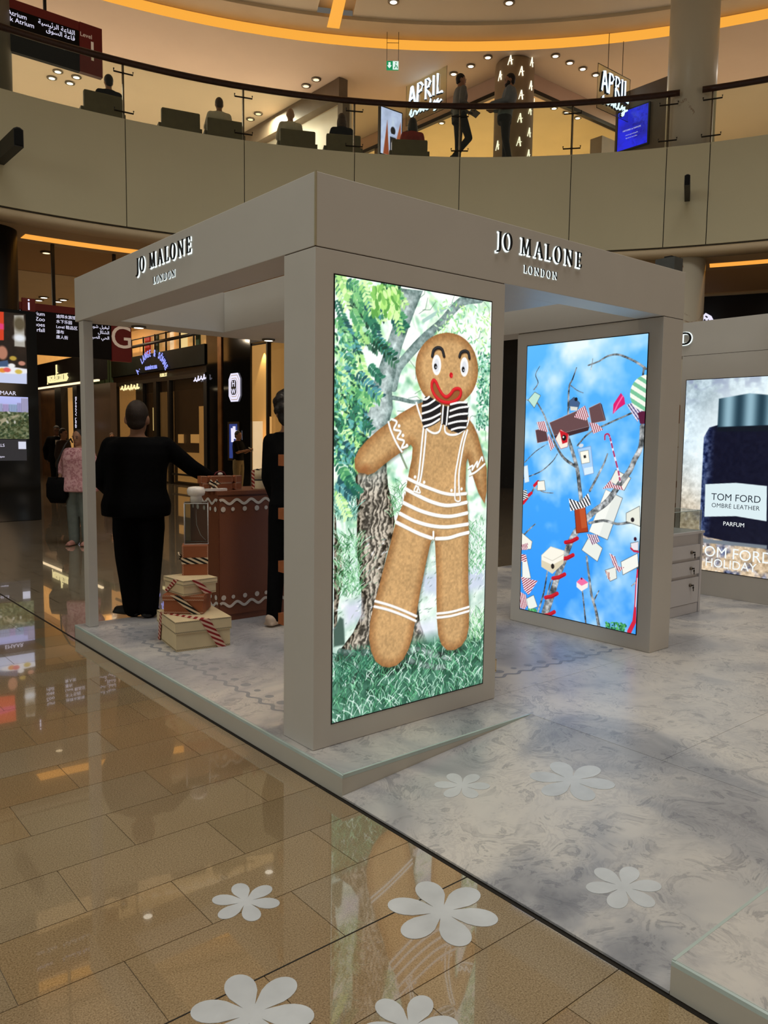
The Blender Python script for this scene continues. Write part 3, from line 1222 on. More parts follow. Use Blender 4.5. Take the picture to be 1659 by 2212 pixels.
def paint_gingerbread(P):
    global RNG
    RNG = np.random.default_rng(5)
    W, H = P.w, P.h
    n1, n2, n3 = P.noise(.16), P.noise(.035), P.noise(.012, 2)
    yy = P.Y / H
    # bright leafy backdrop
    top = np.clip((yy - .42) / .1, 0, 1)
    g = n1 * .5 + n2 * .5
    sky = np.stack([.52 + .62 * g, .72 + .4 * g, .58 + .48 * g], -1)
    gnd = np.stack([.42 + .62 * g, .62 + .42 * g, .55 + .45 * g], -1)
    P.a[:] = np.clip(sky * top[..., None] + gnd * (1 - top[..., None]), 0, 1)
    # blurred far foliage
    for _ in range(900):
        x, y = RNG.random() * W, H * (.44 + .56 * RNG.random())
        c = [(120, 205, 130), (190, 240, 160), (70, 160, 110), (215, 250, 225), (95, 180, 140), (240, 255, 250)][RNG.integers(6)]
        P.oval((x, y), .012 + .03 * RNG.random(), .006 + .014 * RNG.random(), c, RNG.random() * 3.1, .014, .5)
    for _ in range(70):
        x, y = RNG.random() * W * .98, H * (.5 + .5 * RNG.random())
        P.oval((x, y), .03 + .05 * RNG.random(), .02 + .03 * RNG.random(), (240, 255, 250), RNG.random() * 3, .05, .75)
    # thin twigs far behind
    for _ in range(34):
        x, y = W * (.45 + .55 * RNG.random()), H * (.62 + .36 * RNG.random())
        a = RNG.random() * 3.1
        P.stroke([(x, y), (x + .05 * math.cos(a), y + .05 * math.sin(a)), (x + .1 * math.cos(a + .4), y + .1 * math.sin(a + .4))], .004, (96, 130, 110), 0, .7)
    # trunk and limbs
    def bark(sl, d):
        y = P.Y[sl] / H
        s = np.clip((n2[sl] - .5) * 1.2 + (n3[sl] - .5) * .8, -1, 1)
        up = np.clip((y - .52) / .14, 0, 1)[..., None]
        edge = np.clip(1 + d / .05, 0, 1)[..., None]
        smooth_ = np.array([172, 190, 188]) + s[..., None] * 70 - edge * np.array([70, 60, 62])
        ridge = np.clip(np.sin((P.X[sl] + .03 * n2[sl] - .12 * (P.Y[sl] - .6)) * 190 + 16 * n1[sl] + 7 * n2[sl]) * .9 + s * 2.2, -1, 1)[..., None]
        rough_ = np.array([134, 126, 112]) + ridge * np.array([64, 60, 54]) - edge * 50
        return np.clip(smooth_ * up + rough_ * (1 - up), 8, 255)
    limb = smooth(L7((660, 1060), (700, 900), (800, 770), (940, 620), (1090, 490), (1200, 360), (1290, 290), (1440, 270)))
    k = len(limb)
    P.stroke(limb, [(.034 + .004 * (1 - i / k)) * 1.0 + .012 for i in range(k)], 0, fn=bark)
    P.stroke(smooth(L7((600, 1150), (720, 1170), (830, 1195), (930, 1190))), [.03, .024, .02] + [.018] * 40, 0, fn=bark) if False else P.stroke(smooth(L7((600, 1150), (720, 1170), (830, 1195), (930, 1190))), .02, 0, fn=bark)
    P.stroke(smooth(L7((930, 470), (1010, 420), (1080, 380), (1140, 350), (1180, 370))), .018, (150, 190, 180), 0, .9)
    P.stroke(L7((700, 1600), (740, 1700), (780, 1790)), .012, (130, 150, 120))
    trunk = L7((735, 180), (700, 400), (640, 560), (560, 800), (470, 1060), (400, 1200), (350, 1380), (338, 1600), (330, 1850)) + \
        L8((318, 0), (335, 200), (330, 500), (345, 750), (372, 950), (372, 1150), (300, 1310), (180, 1470), (130, 1560), (300, 1620), (620, 1640), (1000, 1640), (1190, 1560), (1020, 1440), (960, 1390), (900, 1230), (870, 1000), (700, 900), (560, 780), (600, 600), (650, 450), (672, 320), (650, 150), (612, 0)) + \
        L7((600, 1800), (590, 1500), (620, 1380), (655, 1250), (645, 1090), (690, 880), (740, 690), (800, 520), (860, 360), (925, 200))
    P.poly(trunk, 0, fn=bark)
    P.poly(L8((130, 0), (150, 400), (215, 640), (215, 800), (160, 1100), (150, 1400), (125, 1420), (128, 600)), 0, fn=bark)
    P.poly(L8((125, 1290), (180, 1170), (215, 1190), (225, 1420), (125, 1440)), (70, 100, 88), .01)
    P.stroke(L7((315, 1330), (320, 1500), (318, 1700), (330, 1900)), [.012, .022, .02, .012], (48, 40, 30), .006)
    # shaded ground strips and pale path
    for q, c, o in ((L8((220, 1060), (370, 1020), (380, 1180), (240, 1240)), (196, 196, 220), .85), (L8((900, 800), (1040, 780), (1480, 700), (1480, 900), (1200, 1000), (930, 960)), (178, 186, 216), .75), (L8((860, 1230), (1050, 1180), (1060, 1400), (960, 1420)), (206, 210, 226), .8)):
        P.poly(q, c, .05, o)
    for _ in range(420):
        x, y = RNG.random() * W, H * (.2 + .22 * RNG.random())
        q = (x, y)
        if P.a[min(P.ny - 1, int(y / P.s)), min(P.nx - 1, int(x / P.s))].mean() < .45:
            continue
        P.oval(q, .004 + .012 * RNG.random(), .003, [(120, 140, 150), (90, 130, 100), (235, 240, 250), (150, 170, 150)][RNG.integers(4)], RNG.random(), .003, .6)
    # long grass clumps
    def blades(x0, x1, y0, y1, cols, n, ln):
        for _ in range(n):
            x, y = x0 + (x1 - x0) * RNG.random(), y0 + (y1 - y0) * RNG.random()
            a = 1.57 + (RNG.random() - .5) * 1.7
            l = ln * (.5 + RNG.random())
            P.stroke([(x, y), (x + l * .5 * math.cos(a), y + l * .5 * math.sin(a)), (x + l * math.cos(a + .35 * (a - 1.57)), y + l * .85 * math.sin(a))], .0034, cols[RNG.integers(len(cols))], 0, .85)
    gx, gy = A8(150, 110)
    blades(0, .14, A8(0, 330)[1], A8(0, 60)[1], [(60, 140, 120), (120, 200, 180), (40, 100, 80), (170, 225, 205)], 170, .05)
    blades(.02, .16, A8(0, 1040)[1], A8(0, 480)[1], [(70, 150, 90), (140, 210, 150), (40, 110, 60), (200, 240, 215)], 330, .05)
    blades(.34, .42, A8(0, 320)[1], A8(0, 0)[1], [(80, 150, 90), (150, 215, 160), (60, 120, 80)], 90, .04)
    blades(.72, .80, A8(0, 900)[1], A8(0, 480)[1], [(90, 160, 110), (170, 225, 190), (60, 130, 90)], 120, .04)
    blades(.90, 1.02, A8(0, 1000)[1], A8(0, 450)[1], [(110, 190, 120), (190, 240, 205), (70, 150, 90), (240, 255, 250)], 220, .04)
    # shaded turf at the foot
    lo = A8(0, 1500)[1]
    m = np.clip((lo - P.Y + .05 * (n1 - .5)) / .07, 0, 1)
    base = np.stack([20 + 66 * n2, 76 + 78 * n2, 56 + 66 * n2], -1)
    P.blend((slice(None), slice(None)), m * .9, 0) if False else None
    P.a[:] = P.a * (1 - .92 * m[..., None]) + .92 * m[..., None] * base / 255
    # roots
    for q, w in ((L8((180, 1480), (300, 1500), (420, 1490), (470, 1540)), .03), (L8((790, 1480), (900, 1470), (1000, 1500), (1180, 1540)), .035), (L8((760, 1560), (880, 1580), (1010, 1620), (1120, 1620)), .03), (L8((250, 1560), (330, 1640), (280, 1760)), .03)):
        P.stroke(smooth(q), w, 0, fn=lambda sl, d: np.clip(np.array([78, 104, 96]) + (n2[sl] - .5)[..., None] * 190 + np.clip(-d / .02, 0, 1)[..., None] * 30, 6, 235))
    P.oval(A8(620, 1640), .14, .03, (16, 40, 34), 0, .03, .8)
    P.oval(A8(1190, 1480), .09, .02, (20, 44, 36), 0, .02, .7)
    blades(0, W, -.02, A8(0, 1640)[1], [(70, 170, 110), (120, 210, 150), (30, 100, 64), (190, 240, 210), (16, 70, 44), (230, 255, 240)], 900, .05)
    blades(.72, W, A8(0, 1700)[1], A8(0, 1400)[1], [(110, 190, 120), (200, 240, 200), (60, 130, 70), (240, 255, 235), (150, 215, 150)], 360, .05)
    blades(0, .3, A8(0, 1850)[1], A8(0, 1560)[1], [(40, 120, 90), (90, 170, 130), (20, 80, 60)], 200, .05)
    # hanging leaf sprays, dense at the upper left
    sprays = [(-.03 + .40 * RNG.random(), H + .03 - 1.05 * RNG.random() ** 1.2) for _ in range(150)]
    for sx, sy in sprays:
        if sx + .05 > .07 + .30 * ((sy - .9) / 1.17) ** 1.2 and not (sy > H - .16 and sx < .34):
            continue
        a0 = -1.2 + RNG.random() * .9
        tone = RNG.integers(5)
        cols = [[(26, 104, 84), (44, 132, 100)], [(70, 160, 100), (120, 200, 120)], [(30, 90, 100), (70, 150, 160)], [(160, 222, 120), (206, 245, 160)], [(22, 74, 58), (60, 120, 90)]][tone]
        ln = .09 + .09 * RNG.random()
        for j in range(9):
            t = j / 9
            x, y = sx + ln * t * math.cos(a0), sy + ln * t * math.sin(a0)
            for s in (-1, 1):
                an = a0 + s * 1.0
                r = .013 + .006 * RNG.random()
                P.oval((x + r * math.cos(an), y + r * math.sin(an)), r, r * .42, cols[RNG.integers(2)], an, 0, .92)
    for _ in range(260):
        x, y = .16 * RNG.random() ** 1.2, A7(0, 1750)[1] + .6 * RNG.random()
        P.oval((x, y), .013, .006, [(50, 140, 100), (110, 200, 120), (24, 90, 70), (180, 235, 170), (90, 180, 170)][RNG.integers(5)], RNG.random() * 3.1, 0, .9)
    for _ in range(110):      # lighter big leaves by the upper middle
        x, y = .22 + .16 * RNG.random(), H - .02 - .13 * RNG.random()
        P.oval((x, y), .022, .011, [(130, 205, 90), (170, 230, 110), (90, 170, 70), (200, 245, 150)][RNG.integers(4)], -1.57 + (RNG.random() - .5) * 1.6, 0, .95)
    for _ in range(330):      # pale leaves on the right
        x, y = .62 + .4 * RNG.random(), H - .03 - .42 * RNG.random()
        P.oval((x, y), .012, .004, [(150, 220, 130), (110, 190, 130), (205, 245, 190), (180, 235, 120)][RNG.integers(4)], RNG.random() * 3.1, 0, .85)
    for _ in range(240):
        x, y = .93 + .09 * RNG.random(), A7(0, 1400)[1] + .4 * RNG.random()
        P.oval((x, y), .011, .005, [(60, 150, 110), (110, 190, 150), (40, 110, 90), (170, 225, 200)][RNG.integers(4)], RNG.random() * 3.1, 0, .85)

    lum = P.a.mean(-1, keepdims=True)
    P.a[:] = np.clip(((lum + (P.a - lum) * .74) - .55) * 1.12 + .57, 0, 1)
    # the biscuit figure
    def biscuit(sl, d):
        t = np.clip(-d / .055, 0, 1)[..., None]
        k = ((n1[sl] - .5) * .5 + (n3[sl] - .5) * .9)[..., None]
        return np.clip((np.array([150, 106, 64]) * (1 - t) + np.array([194, 156, 108]) * t) * (1 + .26 * k), 0, 255)
    body = L7((940, 1190), (850, 1225), (720, 1300), (620, 1375), (520, 1450), (420, 1540), (350, 1620), (310, 1710), (315, 1790), (345, 1830), (400, 1835), (430, 1850), (490, 1830), (560, 1770), (650, 1700), (730, 1645), (790, 1595), (815, 1578), (832, 1605), (825, 1700), (800, 1820), (775, 1960), (768, 2040)) + \
        L8((760, 60), (745, 160), (705, 250), (675, 340), (640, 480), (580, 700), (530, 900), (480, 1080), (448, 1230), (441, 1370), (460, 1480), (500, 1570), (560, 1615), (620, 1625), (690, 1605), (750, 1550), (800, 1450), (830, 1350), (860, 1180), (900, 950), (950, 700), (985, 540), (1005, 470), (1030, 475), (1035, 560), (1045, 800), (1045, 1000), (1050, 1200), (1060, 1330), (1090, 1420), (1140, 1470), (1210, 1468), (1270, 1430), (1315, 1360), (1335, 1260), (1338, 1100), (1330, 900), (1330, 600), (1335, 400), (1325, 200), (1310, 50)) + \
        L7((1305, 1990), (1308, 1860), (1312, 1740), (1325, 1700), (1345, 1780), (1390, 1920)) + L8((1420, 60), (1476, 158)) + L7((1496, 1990), (1496, 1790), (1455, 1640), (1415, 1490), (1375, 1400), (1330, 1340), (1290, 1190))
    P.poly([(x + .008, y - .01) for x, y in body], (40, 56, 44), .02, .45)
    P.poly(body, 0, fn=biscuit)
    head = smooth(L7((1140, 573), (1240, 595), (1330, 660), (1390, 760), (1418, 880), (1410, 990), (1375, 1090), (1320, 1160), (1250, 1210), (1130, 1228), (1020, 1200), (940, 1140), (890, 1050), (860, 940), (862, 830), (890, 740), (950, 655), (1040, 595), (1140, 573)), 3)
    P.poly(head, 0, fn=biscuit)
    P.oval(A7(400, 1800), .03, .02, (150, 92, 54), .3, .03, .6)
    # piped icing: white, with a darker lower rim so that it reads as a raised cord
    def icing(pts, w=.0155, col=(246, 242, 234), rim=(150, 128, 96), n=4, hi=None):
        pts = smooth(pts, n) if len(pts) > 2 else pts
        P.stroke([(x + .002, y - .004) for x, y in pts], w * 1.05, rim, .003, .8)
        P.stroke(pts, w, col)
        P.stroke([(x - .001, y + .002) for x, y in pts], w * .4, hi or (255, 255, 252), .004, .8)
    thin = .011
    for q in (L7((930, 1420), (915, 1560), (900, 1720), (880, 1890), (848, 1985)), L7((955, 1425), (940, 1600), (920, 1780), (900, 1900), (872, 1990)),
              L7((1298, 1460), (1268, 1560), (1240, 1700), (1215, 1850), (1210, 2020)), L7((1322, 1450), (1292, 1560), (1266, 1700), (1246, 1850), (1250, 2020)),
              L7((865, 1205), (890, 1290), (925, 1380), (960, 1440), (1020, 1475), (1070, 1460), (1090, 1400)), L7((1120, 1410), (1125, 1465), (1170, 1490), (1240, 1480), (1310, 1420), (1340, 1330)),
              L7((615, 1375), (640, 1460), (690, 1570), (735, 1640)), L7((1340, 1850), (1400, 1820), (1478, 1752))):
        icing(q, thin)
    icing(L7((645, 1350), (690, 1375), (665, 1440), (725, 1460), (695, 1520), (755, 1545), (735, 1605), (785, 1590)), .011)
    icing(L7((1330, 1790), (1370, 1765), (1365, 1805), (1410, 1730), (1410, 1780), (1450, 1690), (1460, 1720)), .01)
    for q in ((710, 1410), (745, 1495), (780, 1585), (853, 1868), (935, 1915), (1180, 1988), (1270, 1975)):
        P.oval(A7(*q), .0085, .0085, (246, 242, 234))
    icing(L7((785, 1880), (900, 1935), (1000, 1975), (1100, 2010), (1200, 2025), (1310, 2015)), .0165)
    for q in (L8((770, 25), (880, 85), (1000, 140), (1120, 172), (1220, 166), (1315, 145)), L8((752, 150), (900, 220), (1050, 262), (1180, 270), (1320, 240)), L8((718, 245), (850, 312), (1000, 355), (1150, 365), (1325, 340)), L8((688, 325), (800, 382), (900, 430), (1000, 465)), L8((1042, 470), (1150, 465), (1250, 435), (1332, 415))):
        icing(q, .0185)
    icing(L8((1018, 410), (1018, 470)), .012)
    for q in (L8((848, 30), (870, 0), (900, 60), (845, 45)), L8((1215, 10), (1212, 120), (1258, 128), (1245, 20))):
        icing(q, .008)
    for q in (L8((497, 1030), (620, 1065), (740, 1110), (865, 1165)), L8((490, 1078), (610, 1107), (730, 1150), (860, 1207)), L8((1050, 1142), (1180, 1126), (1335, 1082)), L8((1050, 1178), (1180, 1162), (1335, 1118))):
        icing(q, .0125)
    # face
    BK = (26, 26, 30)
    for q in (L7((1008, 785), (1020, 735), (1055, 710), (1095, 725), (1113, 785)), L7((1252, 790), (1265, 755), (1300, 740), (1330, 755), (1340, 803))):
        icing(q, .0175, BK, (96, 66, 40), hi=(60, 62, 66))
    for c, r, pu in (((1047, 865), (50, 88), (1037, 878)), ((1295, 882), (48, 86), (1285, 905))):
        k = .00062
        P.oval(A7(*c), r[0] * k, r[1] * k * .93, (244, 242, 238))
        P.oval(A7(c[0], c[1] + 5), r[0] * k * .6, r[1] * k * .62, (214, 216, 222), 0, .004)
        P.oval(A7(*pu), .0112, .0145, (24, 28, 34))
        P.oval(A7(pu[0] + 4, pu[1] + 6), .004, .004, (200, 205, 210))
    P.oval(A7(1177, 957), .0125, .0145, (190, 22, 34))
    P.oval(A7(1184, 962), .005, .006, (226, 60, 66))
    mouth = smooth(L7((1003, 1030), (1018, 1000), (1040, 1015), (1060, 1060), (1090, 1115), (1130, 1150), (1170, 1125), (1200, 1085), (1235, 1075), (1262, 1090), (1258, 1140), (1220, 1180), (1160, 1200), (1090, 1188), (1035, 1140), (1005, 1080), (1003, 1030)), 3)
    P.poly(mouth, (146, 92, 52))
    icing(mouth, .0165, (196, 26, 38), (120, 40, 30), 1, (222, 56, 60))
    # striped bow tie
    lw = L7((945, 1150), (985, 1148), (1090, 1215), (1080, 1340), (1050, 1385), (940, 1438), (916, 1385), (914, 1255), (926, 1180))
    rw = L7((1165, 1218), (1240, 1192), (1318, 1196), (1332, 1260), (1312, 1440), (1240, 1476), (1150, 1440), (1135, 1400))
    for wing in (lw, rw):
        P.poly(wing, (30, 30, 34))
    for a, b, c in (((925, 1172), (980, 1150), 0), ((918, 1232), (1030, 1178), 0), ((918, 1300), (1078, 1225), 0), ((922, 1362), (1082, 1300), 0), ((935, 1415), (1072, 1350), 0)):
        icing(L7(a, (.5 * (a[0] + b[0]), .5 * (a[1] + b[1]) + 10), b), .0105, rim=(20, 20, 24))
    for a, b in (((1172, 1218), (1316, 1200)), ((1168, 1276), (1328, 1238)), ((1160, 1332), (1322, 1300)), ((1152, 1392), (1316, 1366)), ((1180, 1445), (1306, 1424))):
        icing(L7(a, (.5 * (a[0] + b[0]), .5 * (a[1] + b[1]) - 8), b), .0105, rim=(20, 20, 24))
    P.poly(L7((1092, 1225), (1165, 1240), (1145, 1412), (1082, 1388)), (30, 30, 34))
    icing(L7((1106, 1230), (1094, 1385)), .0105, rim=(20, 20, 24))
    icing(L7((1150, 1240), (1134, 1400)), .0105, rim=(20, 20, 24))
    # shine and slight contrast of the panel
    P.a[:] = np.clip((P.a - .5) * 1.12 + .52, 0, 1)


paint_gingerbread(P1)
scr1, M1 = screen_thing('led_screen', 'tall lit screen showing a gingerbread figure in a bow tie beside a tree', S1W, S1H, frame((S1X, -.0002, S1Z), (1, 0, 0), (0, 0, 1)))
P1.build('picture', scr1, M1, 1.0)

# ---------------------------------------------------------------- picture 2: presents hung in a bare tree against the sky
S2X = 2.806
S2Y0, S2Y1, S2Z0, S2Z1 = .1109, 1.1631, .2169, 2.2898
P2 = Picture(S2Y1 - S2Y0, S2Z1 - S2Z0, .0036, (60, 150, 240))


def s2(u, v):
    p = onx(u, v, S2X)
    return (S2Y1 - p.y, p.z - S2Z0)


B1 = lambda x, y: s2(1060 + x / 2.7696, 560 + y / 2.7696)
B2 = lambda x, y: s2(1060 + x / 2.7696, 1000 + y / 2.7696)
G1 = lambda *q: [B1(*p) for p in q]
G2 = lambda *q: [B2(*p) for p in q]


def paint_sky_tree(P):
    global RNG
    RNG = np.random.default_rng(23)
    n1, n2, n3 = P.noise(.55, 4), P.noise(.03), P.noise(.2, 4)
    c = np.clip((n1 * .7 + n3 * .3 - .40) * 4.0, 0, 1)[..., None]
    h = (P.Y / P.h)[..., None]
    blue = np.array([48, 146, 246]) * (1 - h) + np.array([92, 180, 252]) * h
    P.a[:] = (blue * (1 - c) + np.array([226, 242, 252]) * c) / 255

    def bark(sl, d):
        return np.clip(np.array([120, 124, 126]) + (n2[sl] - .5)[..., None] * 240 + np.clip(-d / .008, 0, 1)[..., None] * 26 - 10, 12, 225)
    k = .0011

    def br(pts, w0, w1=None):
        p = smooth(pts)
        w1 = w1 or w0
        n = len(p)
        P.stroke(p, [(w0 + (w1 - w0) * i / n) * k for i in range(n)], 0, fn=bark)
    # boxes and sweets behind the branches
    def box3(q, col, edge=(60, 62, 58)):
        P.poly(q, col)
        P.stroke(q + [q[0]], .004, edge, 0, .75)

    def stripes(q, cols, n, ang):
        P.poly(q, cols[0])
        xs, ys = [p[0] for p in q], [p[1] for p in q]
        sl = P.win(min(xs), max(xs), min(ys), max(ys))
        if sl is None:
            return
        d = P.sdf(q, sl)
        t = (P.X[sl] * math.cos(ang) + P.Y[sl] * math.sin(ang)) * n
        m = (np.sin(t * 6.283) > 0) & (d < 0)
        P.blend(sl, m.astype(np.float32), cols[1])
    RW = [(240, 226, 230), (150, 26, 60)]
    BW = [(240, 240, 240), (24, 26, 34)]
    CR, SH = (236, 234, 222), (196, 200, 192)
    box3(G2((690, 160), (790, 210), (700, 460), (590, 410)), (222, 226, 220))
    P.poly(G2((690, 160), (740, 185), (650, 435), (590, 410)), (236, 238, 232))
    box3(G2((750, 40), (840, 90), (800, 165), (715, 110)), (230, 230, 220))
    box3(G2((590, 440), (670, 510), (640, 590), (545, 520)), (226, 230, 222))
    br(G2((330, 905), (370, 780), (400, 680), (440, 580), (480, 470), (520, 400), (560, 350), (620, 290), (700, 230), (770, 130), (830, 50)) + G1((862, 1200), (900, 1120), (908, 1000)), 52, 34)
    br(G1((465, 1070), (490, 1150), (520, 1260), (535, 1385)) + G2((545, 240), (560, 330)), 26, 34)
    for q, a, b in ((G1((275, 850), (320, 930), (350, 1010), (390, 1110), (440, 1190), (510, 1240)), 10, 22), (G1((465, 930), (470, 770), (490, 720), (515, 650)), 16, 7), (G1((480, 755), (520, 785), (555, 800)), 7, 4), (G1((260, 780), (285, 740), (270, 690), (295, 640)), 9, 4), (G1((585, 635), (650, 610), (700, 580), (760, 570), (820, 590), (880, 620), (930, 655)), 9, 16), (G1((600, 660), (608, 625), (612, 595)), 7, 4), (G1((520, 1115), (590, 1040), (700, 985), (800, 940), (890, 900)), 11, 12), (G1((908, 730), (918, 650)), 14, 14), (G1((595, 1385), (650, 1280), (680, 1220), (700, 1165)), 18, 9), (G1((205, 1215), (270, 1150), (340, 1105)), 7, 5), (G1((200, 1310), (300, 1270), (370, 1210), (400, 1165)), 8, 6), (G1((215, 840), (280, 865)), 8, 6),
                    (G2((590, 360), (680, 345), (760, 365), (850, 355), (900, 378)), 18, 15), (G2((575, 560), (590, 680), (605, 790), (630, 880), (648, 975)), 15, 24), (G2((550, 765), (560, 860), (570, 955)), 10, 13), (G2((285, 890), (320, 770), (340, 650)), 16, 9), (G2((310, 895), (340, 790), (365, 690)), 15, 9), (G2((200, 430), (240, 390), (268, 365)), 12, 7), (G2((620, 820), (648, 765)), 10, 7), (G2((270, 150), (320, 175), (375, 180)), 8, 5), (G2((845, 735), (875, 700), (880, 610)), 8, 12), (G2((195, 245), (235, 195), (262, 150), (285, 110)), 16, 10)):
        br(q, a, b)
    for x, y in ((485, 465), (460, 565), (410, 680), (365, 795), (348, 905)):
        P.stroke(G2((x - 36, y + 10), (x, y + 4), (x + 34, y - 14)), .03, (196, 26, 44))
        P.stroke(G2((x - 34, y + 16), (x, y + 12), (x + 32, y - 6)), .008, (140, 14, 30), 0, .8)
    for a, b in (((195, 240), (215, 215)), ((225, 195), (245, 180)), ((262, 135), (285, 112))):
        P.stroke(G2(a, b), .024, (206, 30, 50))
    P.stroke(G2((880, 640), (872, 740), (866, 850), (860, 950), (830, 1010)), [.012, .014, .016, .03, .034], (206, 34, 62))
    P.stroke(G2((878, 690), (868, 860)), .006, (240, 230, 235))
    # brown cracker with striped bows
    BR_ = (104, 76, 78)
    box3(G1((352, 978), (560, 888), (592, 1000), (380, 1055)), BR_, (206, 190, 190))
    box3(G1((588, 890), (655, 858), (686, 966), (604, 984)), BR_, (206, 190, 190))
    P.poly(G1((655, 858), (666, 868), (690, 960), (686, 966)), (70, 48, 52))
    box3(G1((268, 1022), (330, 1008), (346, 1086), (280, 1100)), (92, 64, 68), (206, 190, 190))
    P.poly(G1((380, 1055), (592, 1000), (585, 1025), (390, 1080)), (66, 46, 50))
    for q in (G1((525, 900), (565, 875), (590, 940), (570, 965), (500, 945)), G1((590, 975), (640, 985), (675, 1020), (615, 1045)), G1((276, 975), (325, 968), (345, 1035), (290, 1020)), G1((345, 1040), (385, 1120), (360, 1148), (345, 1085))):
        stripes(q, RW, 62, .4)
    # cakes, bottles and the rest
    box3(G1((388, 1075), (420, 1018), (468, 1050), (462, 1122), (420, 1135)), (238, 228, 214), (150, 40, 50))
    P.poly(G1((412, 1020), (465, 1045), (460, 1095), (430, 1105)), (196, 30, 44))
    P.oval(B1(440, 1068), .02, .022, (24, 24, 28))
    P.oval(B1(436, 1064), .007, .007, (240, 240, 240))
    box3(G1((470, 850), (500, 825), (535, 860), (522, 898), (475, 890)), (70, 96, 134))
    P.poly(G1((476, 880), (522, 885), (518, 905), (480, 905)), (214, 214, 206))
    P.oval(B1(512, 838), .014, .014, (24, 26, 34))
    P.poly(G1((735, 868), (780, 800), (800, 826), (806, 866), (770, 890), (732, 926)), (214, 34, 110))
    P.stroke(G1((790, 820), (760, 870), (740, 915)), .01, (240, 110, 170), .006)
    stripes(G1((815, 870), (870, 850), (905, 910), (880, 975)), [(226, 214, 230), (84, 84, 130)], 55, .7)
    P.poly(G1((880, 920), (930, 900), (930, 985), (895, 985)), (90, 30, 60))
    cc, rr = B1(930, 800), .125
    th = np.arctan2(P.Y - cc[1], P.X - cc[0])
    m = np.clip((rr - np.hypot(P.X - cc[0], P.Y - cc[1])) / P.s, 0, 1)
    st = (np.sin((P.X * .5 + P.Y * .86) * 120) > 0)[..., None]
    P.a[:] = P.a * (1 - m[..., None]) + m[..., None] * np.where(st, np.array([236, 242, 228]), np.array([120, 190, 150])) / 255
    cane = smooth(G1((684, 1078), (686, 1052), (704, 1046), (716, 1070), (735, 1150), (765, 1270), (775, 1330)))
    P.stroke(cane, .013, (238, 226, 236))
    for i in range(0, len(cane) - 1, 2):
        P.stroke([cane[i], cane[i + 1]], .0125, (170, 40, 90), 0, .95)
    box3(G1((225, 842), (265, 795), (300, 815), (262, 890)), (186, 222, 206))
    P.poly(G1((520, 1135), (600, 1118), (618, 1280), (562, 1294)), (176, 206, 236), 0, .85)
    P.poly(G1((560, 1250), (612, 1240), (618, 1280), (562, 1294)), (214, 232, 246), 0, .9)
    P.stroke(G1((520, 1135), (600, 1118), (618, 1280), (562, 1294), (520, 1135)), .004, (120, 150, 190))
    box3(G1((535, 1152), (585, 1142), (594, 1215), (546, 1224)), (240, 238, 224), (120, 120, 110))
    P.poly(G1((556, 1174), (570, 1171), (573, 1188), (559, 1191)), (40, 40, 40))
    P.oval(B1(542, 1115), .022, .014, (206, 214, 222), .2)
    box3(G1((196, 1240), (222, 1232), (232, 1330), (205, 1338)), (214, 230, 238), (150, 170, 190))
    # left edge pile
    box3(G2((282, 110), (322, 105), (330, 165), (280, 165)), CR)
    stripes(G2((193, 165), (215, 160), (226, 205), (196, 225)), BW, 60, 1.3)
    box3(G2((185, 415), (250, 470), (242, 515), (186, 520)), CR)
    stripes(G2((184, 490), (225, 478), (220, 520), (186, 520)), RW, 70, .5)
    box3(G2((190, 560), (215, 560), (242, 690), (190, 690)), (232, 234, 228))
    stripes(G2((184, 545), (214, 550), (216, 590), (186, 590)), RW, 60, 2.0)
    stripes(G2((182, 680), (282, 706), (228, 790), (200, 760)), RW, 60, 2.2)
    stripes(G2((178, 770), (212, 790), (222, 850), (205, 876), (176, 866)), RW, 60, .3)
    box3(G2((214, 812), (258, 790), (282, 860), (228, 880)), (226, 232, 224))
    # white cakes
    box3(G2((305, 552), (360, 500), (440, 525), (436, 600), (370, 662), (305, 620)), (240, 236, 222), (196, 190, 170))
    P.poly(G2((305, 580), (370, 610), (436, 575), (436, 600), (370, 662), (305, 620)), (214, 204, 176))
    P.stroke(G2((318, 560), (370, 585), (436, 548)), .004, (190, 186, 172))
    P.oval(B2(372, 618), .016, .02, (40, 36, 34))
    P.poly(G2((515, 712), (545, 685), (585, 715), (582, 745), (545, 768), (515, 742)), (238, 226, 222))
    P.poly(G2((515, 712), (545, 685), (585, 715), (545, 735)), (232, 110, 160))
    P.oval(B2(545, 692), .008, .008, (120, 20, 40))
    box3(G2((780, 592), (880, 540), (886, 620), (792, 670)), (234, 236, 228))
    box3(G2((685, 642), (750, 620), (756, 690), (716, 708)), (226, 228, 220))
    stripes(G2((686, 645), (712, 655), (716, 705), (700, 690)), [(236, 220, 210), (150, 60, 50)], 80, 0)
    stripes(G2((710, 538), (745, 560), (765, 620), (800, 625), (770, 655), (735, 612)), RW, 60, .5)
    stripes(G2((670, 155), (720, 100), (735, 130), (790, 140), (795, 165), (730, 150)), RW, 60, .5)
    stripes(G2((575, 425), (640, 430), (655, 470), (610, 490), (590, 460)), [(236, 226, 236), (104, 40, 84)], 60, .5)
    box3(G2((812, 300), (892, 258), (896, 380), (812, 350)), (224, 226, 214))
    P.oval(B2(850, 340), .014, .016, (40, 36, 40))
    box3(G2((838, 480), (885, 470), (885, 525), (842, 520)), (226, 220, 226))
    P.oval(B2(866, 455), .012, .014, (60, 20, 40))
    P.stroke(G2((840, 510), (858, 528), (885, 532)), .012, (196, 30, 60))
    # amber bottle with its black and white bow
    P.poly(G2((502, 268), (565, 255), (584, 412), (514, 420)), (164, 62, 30))
    P.poly(G2((530, 262), (565, 255), (580, 385), (545, 392)), (196, 96, 52), .006, .7)
    P.stroke(G2((502, 268), (565, 255), (584, 412), (514, 420), (502, 268)), .005, (90, 30, 18))
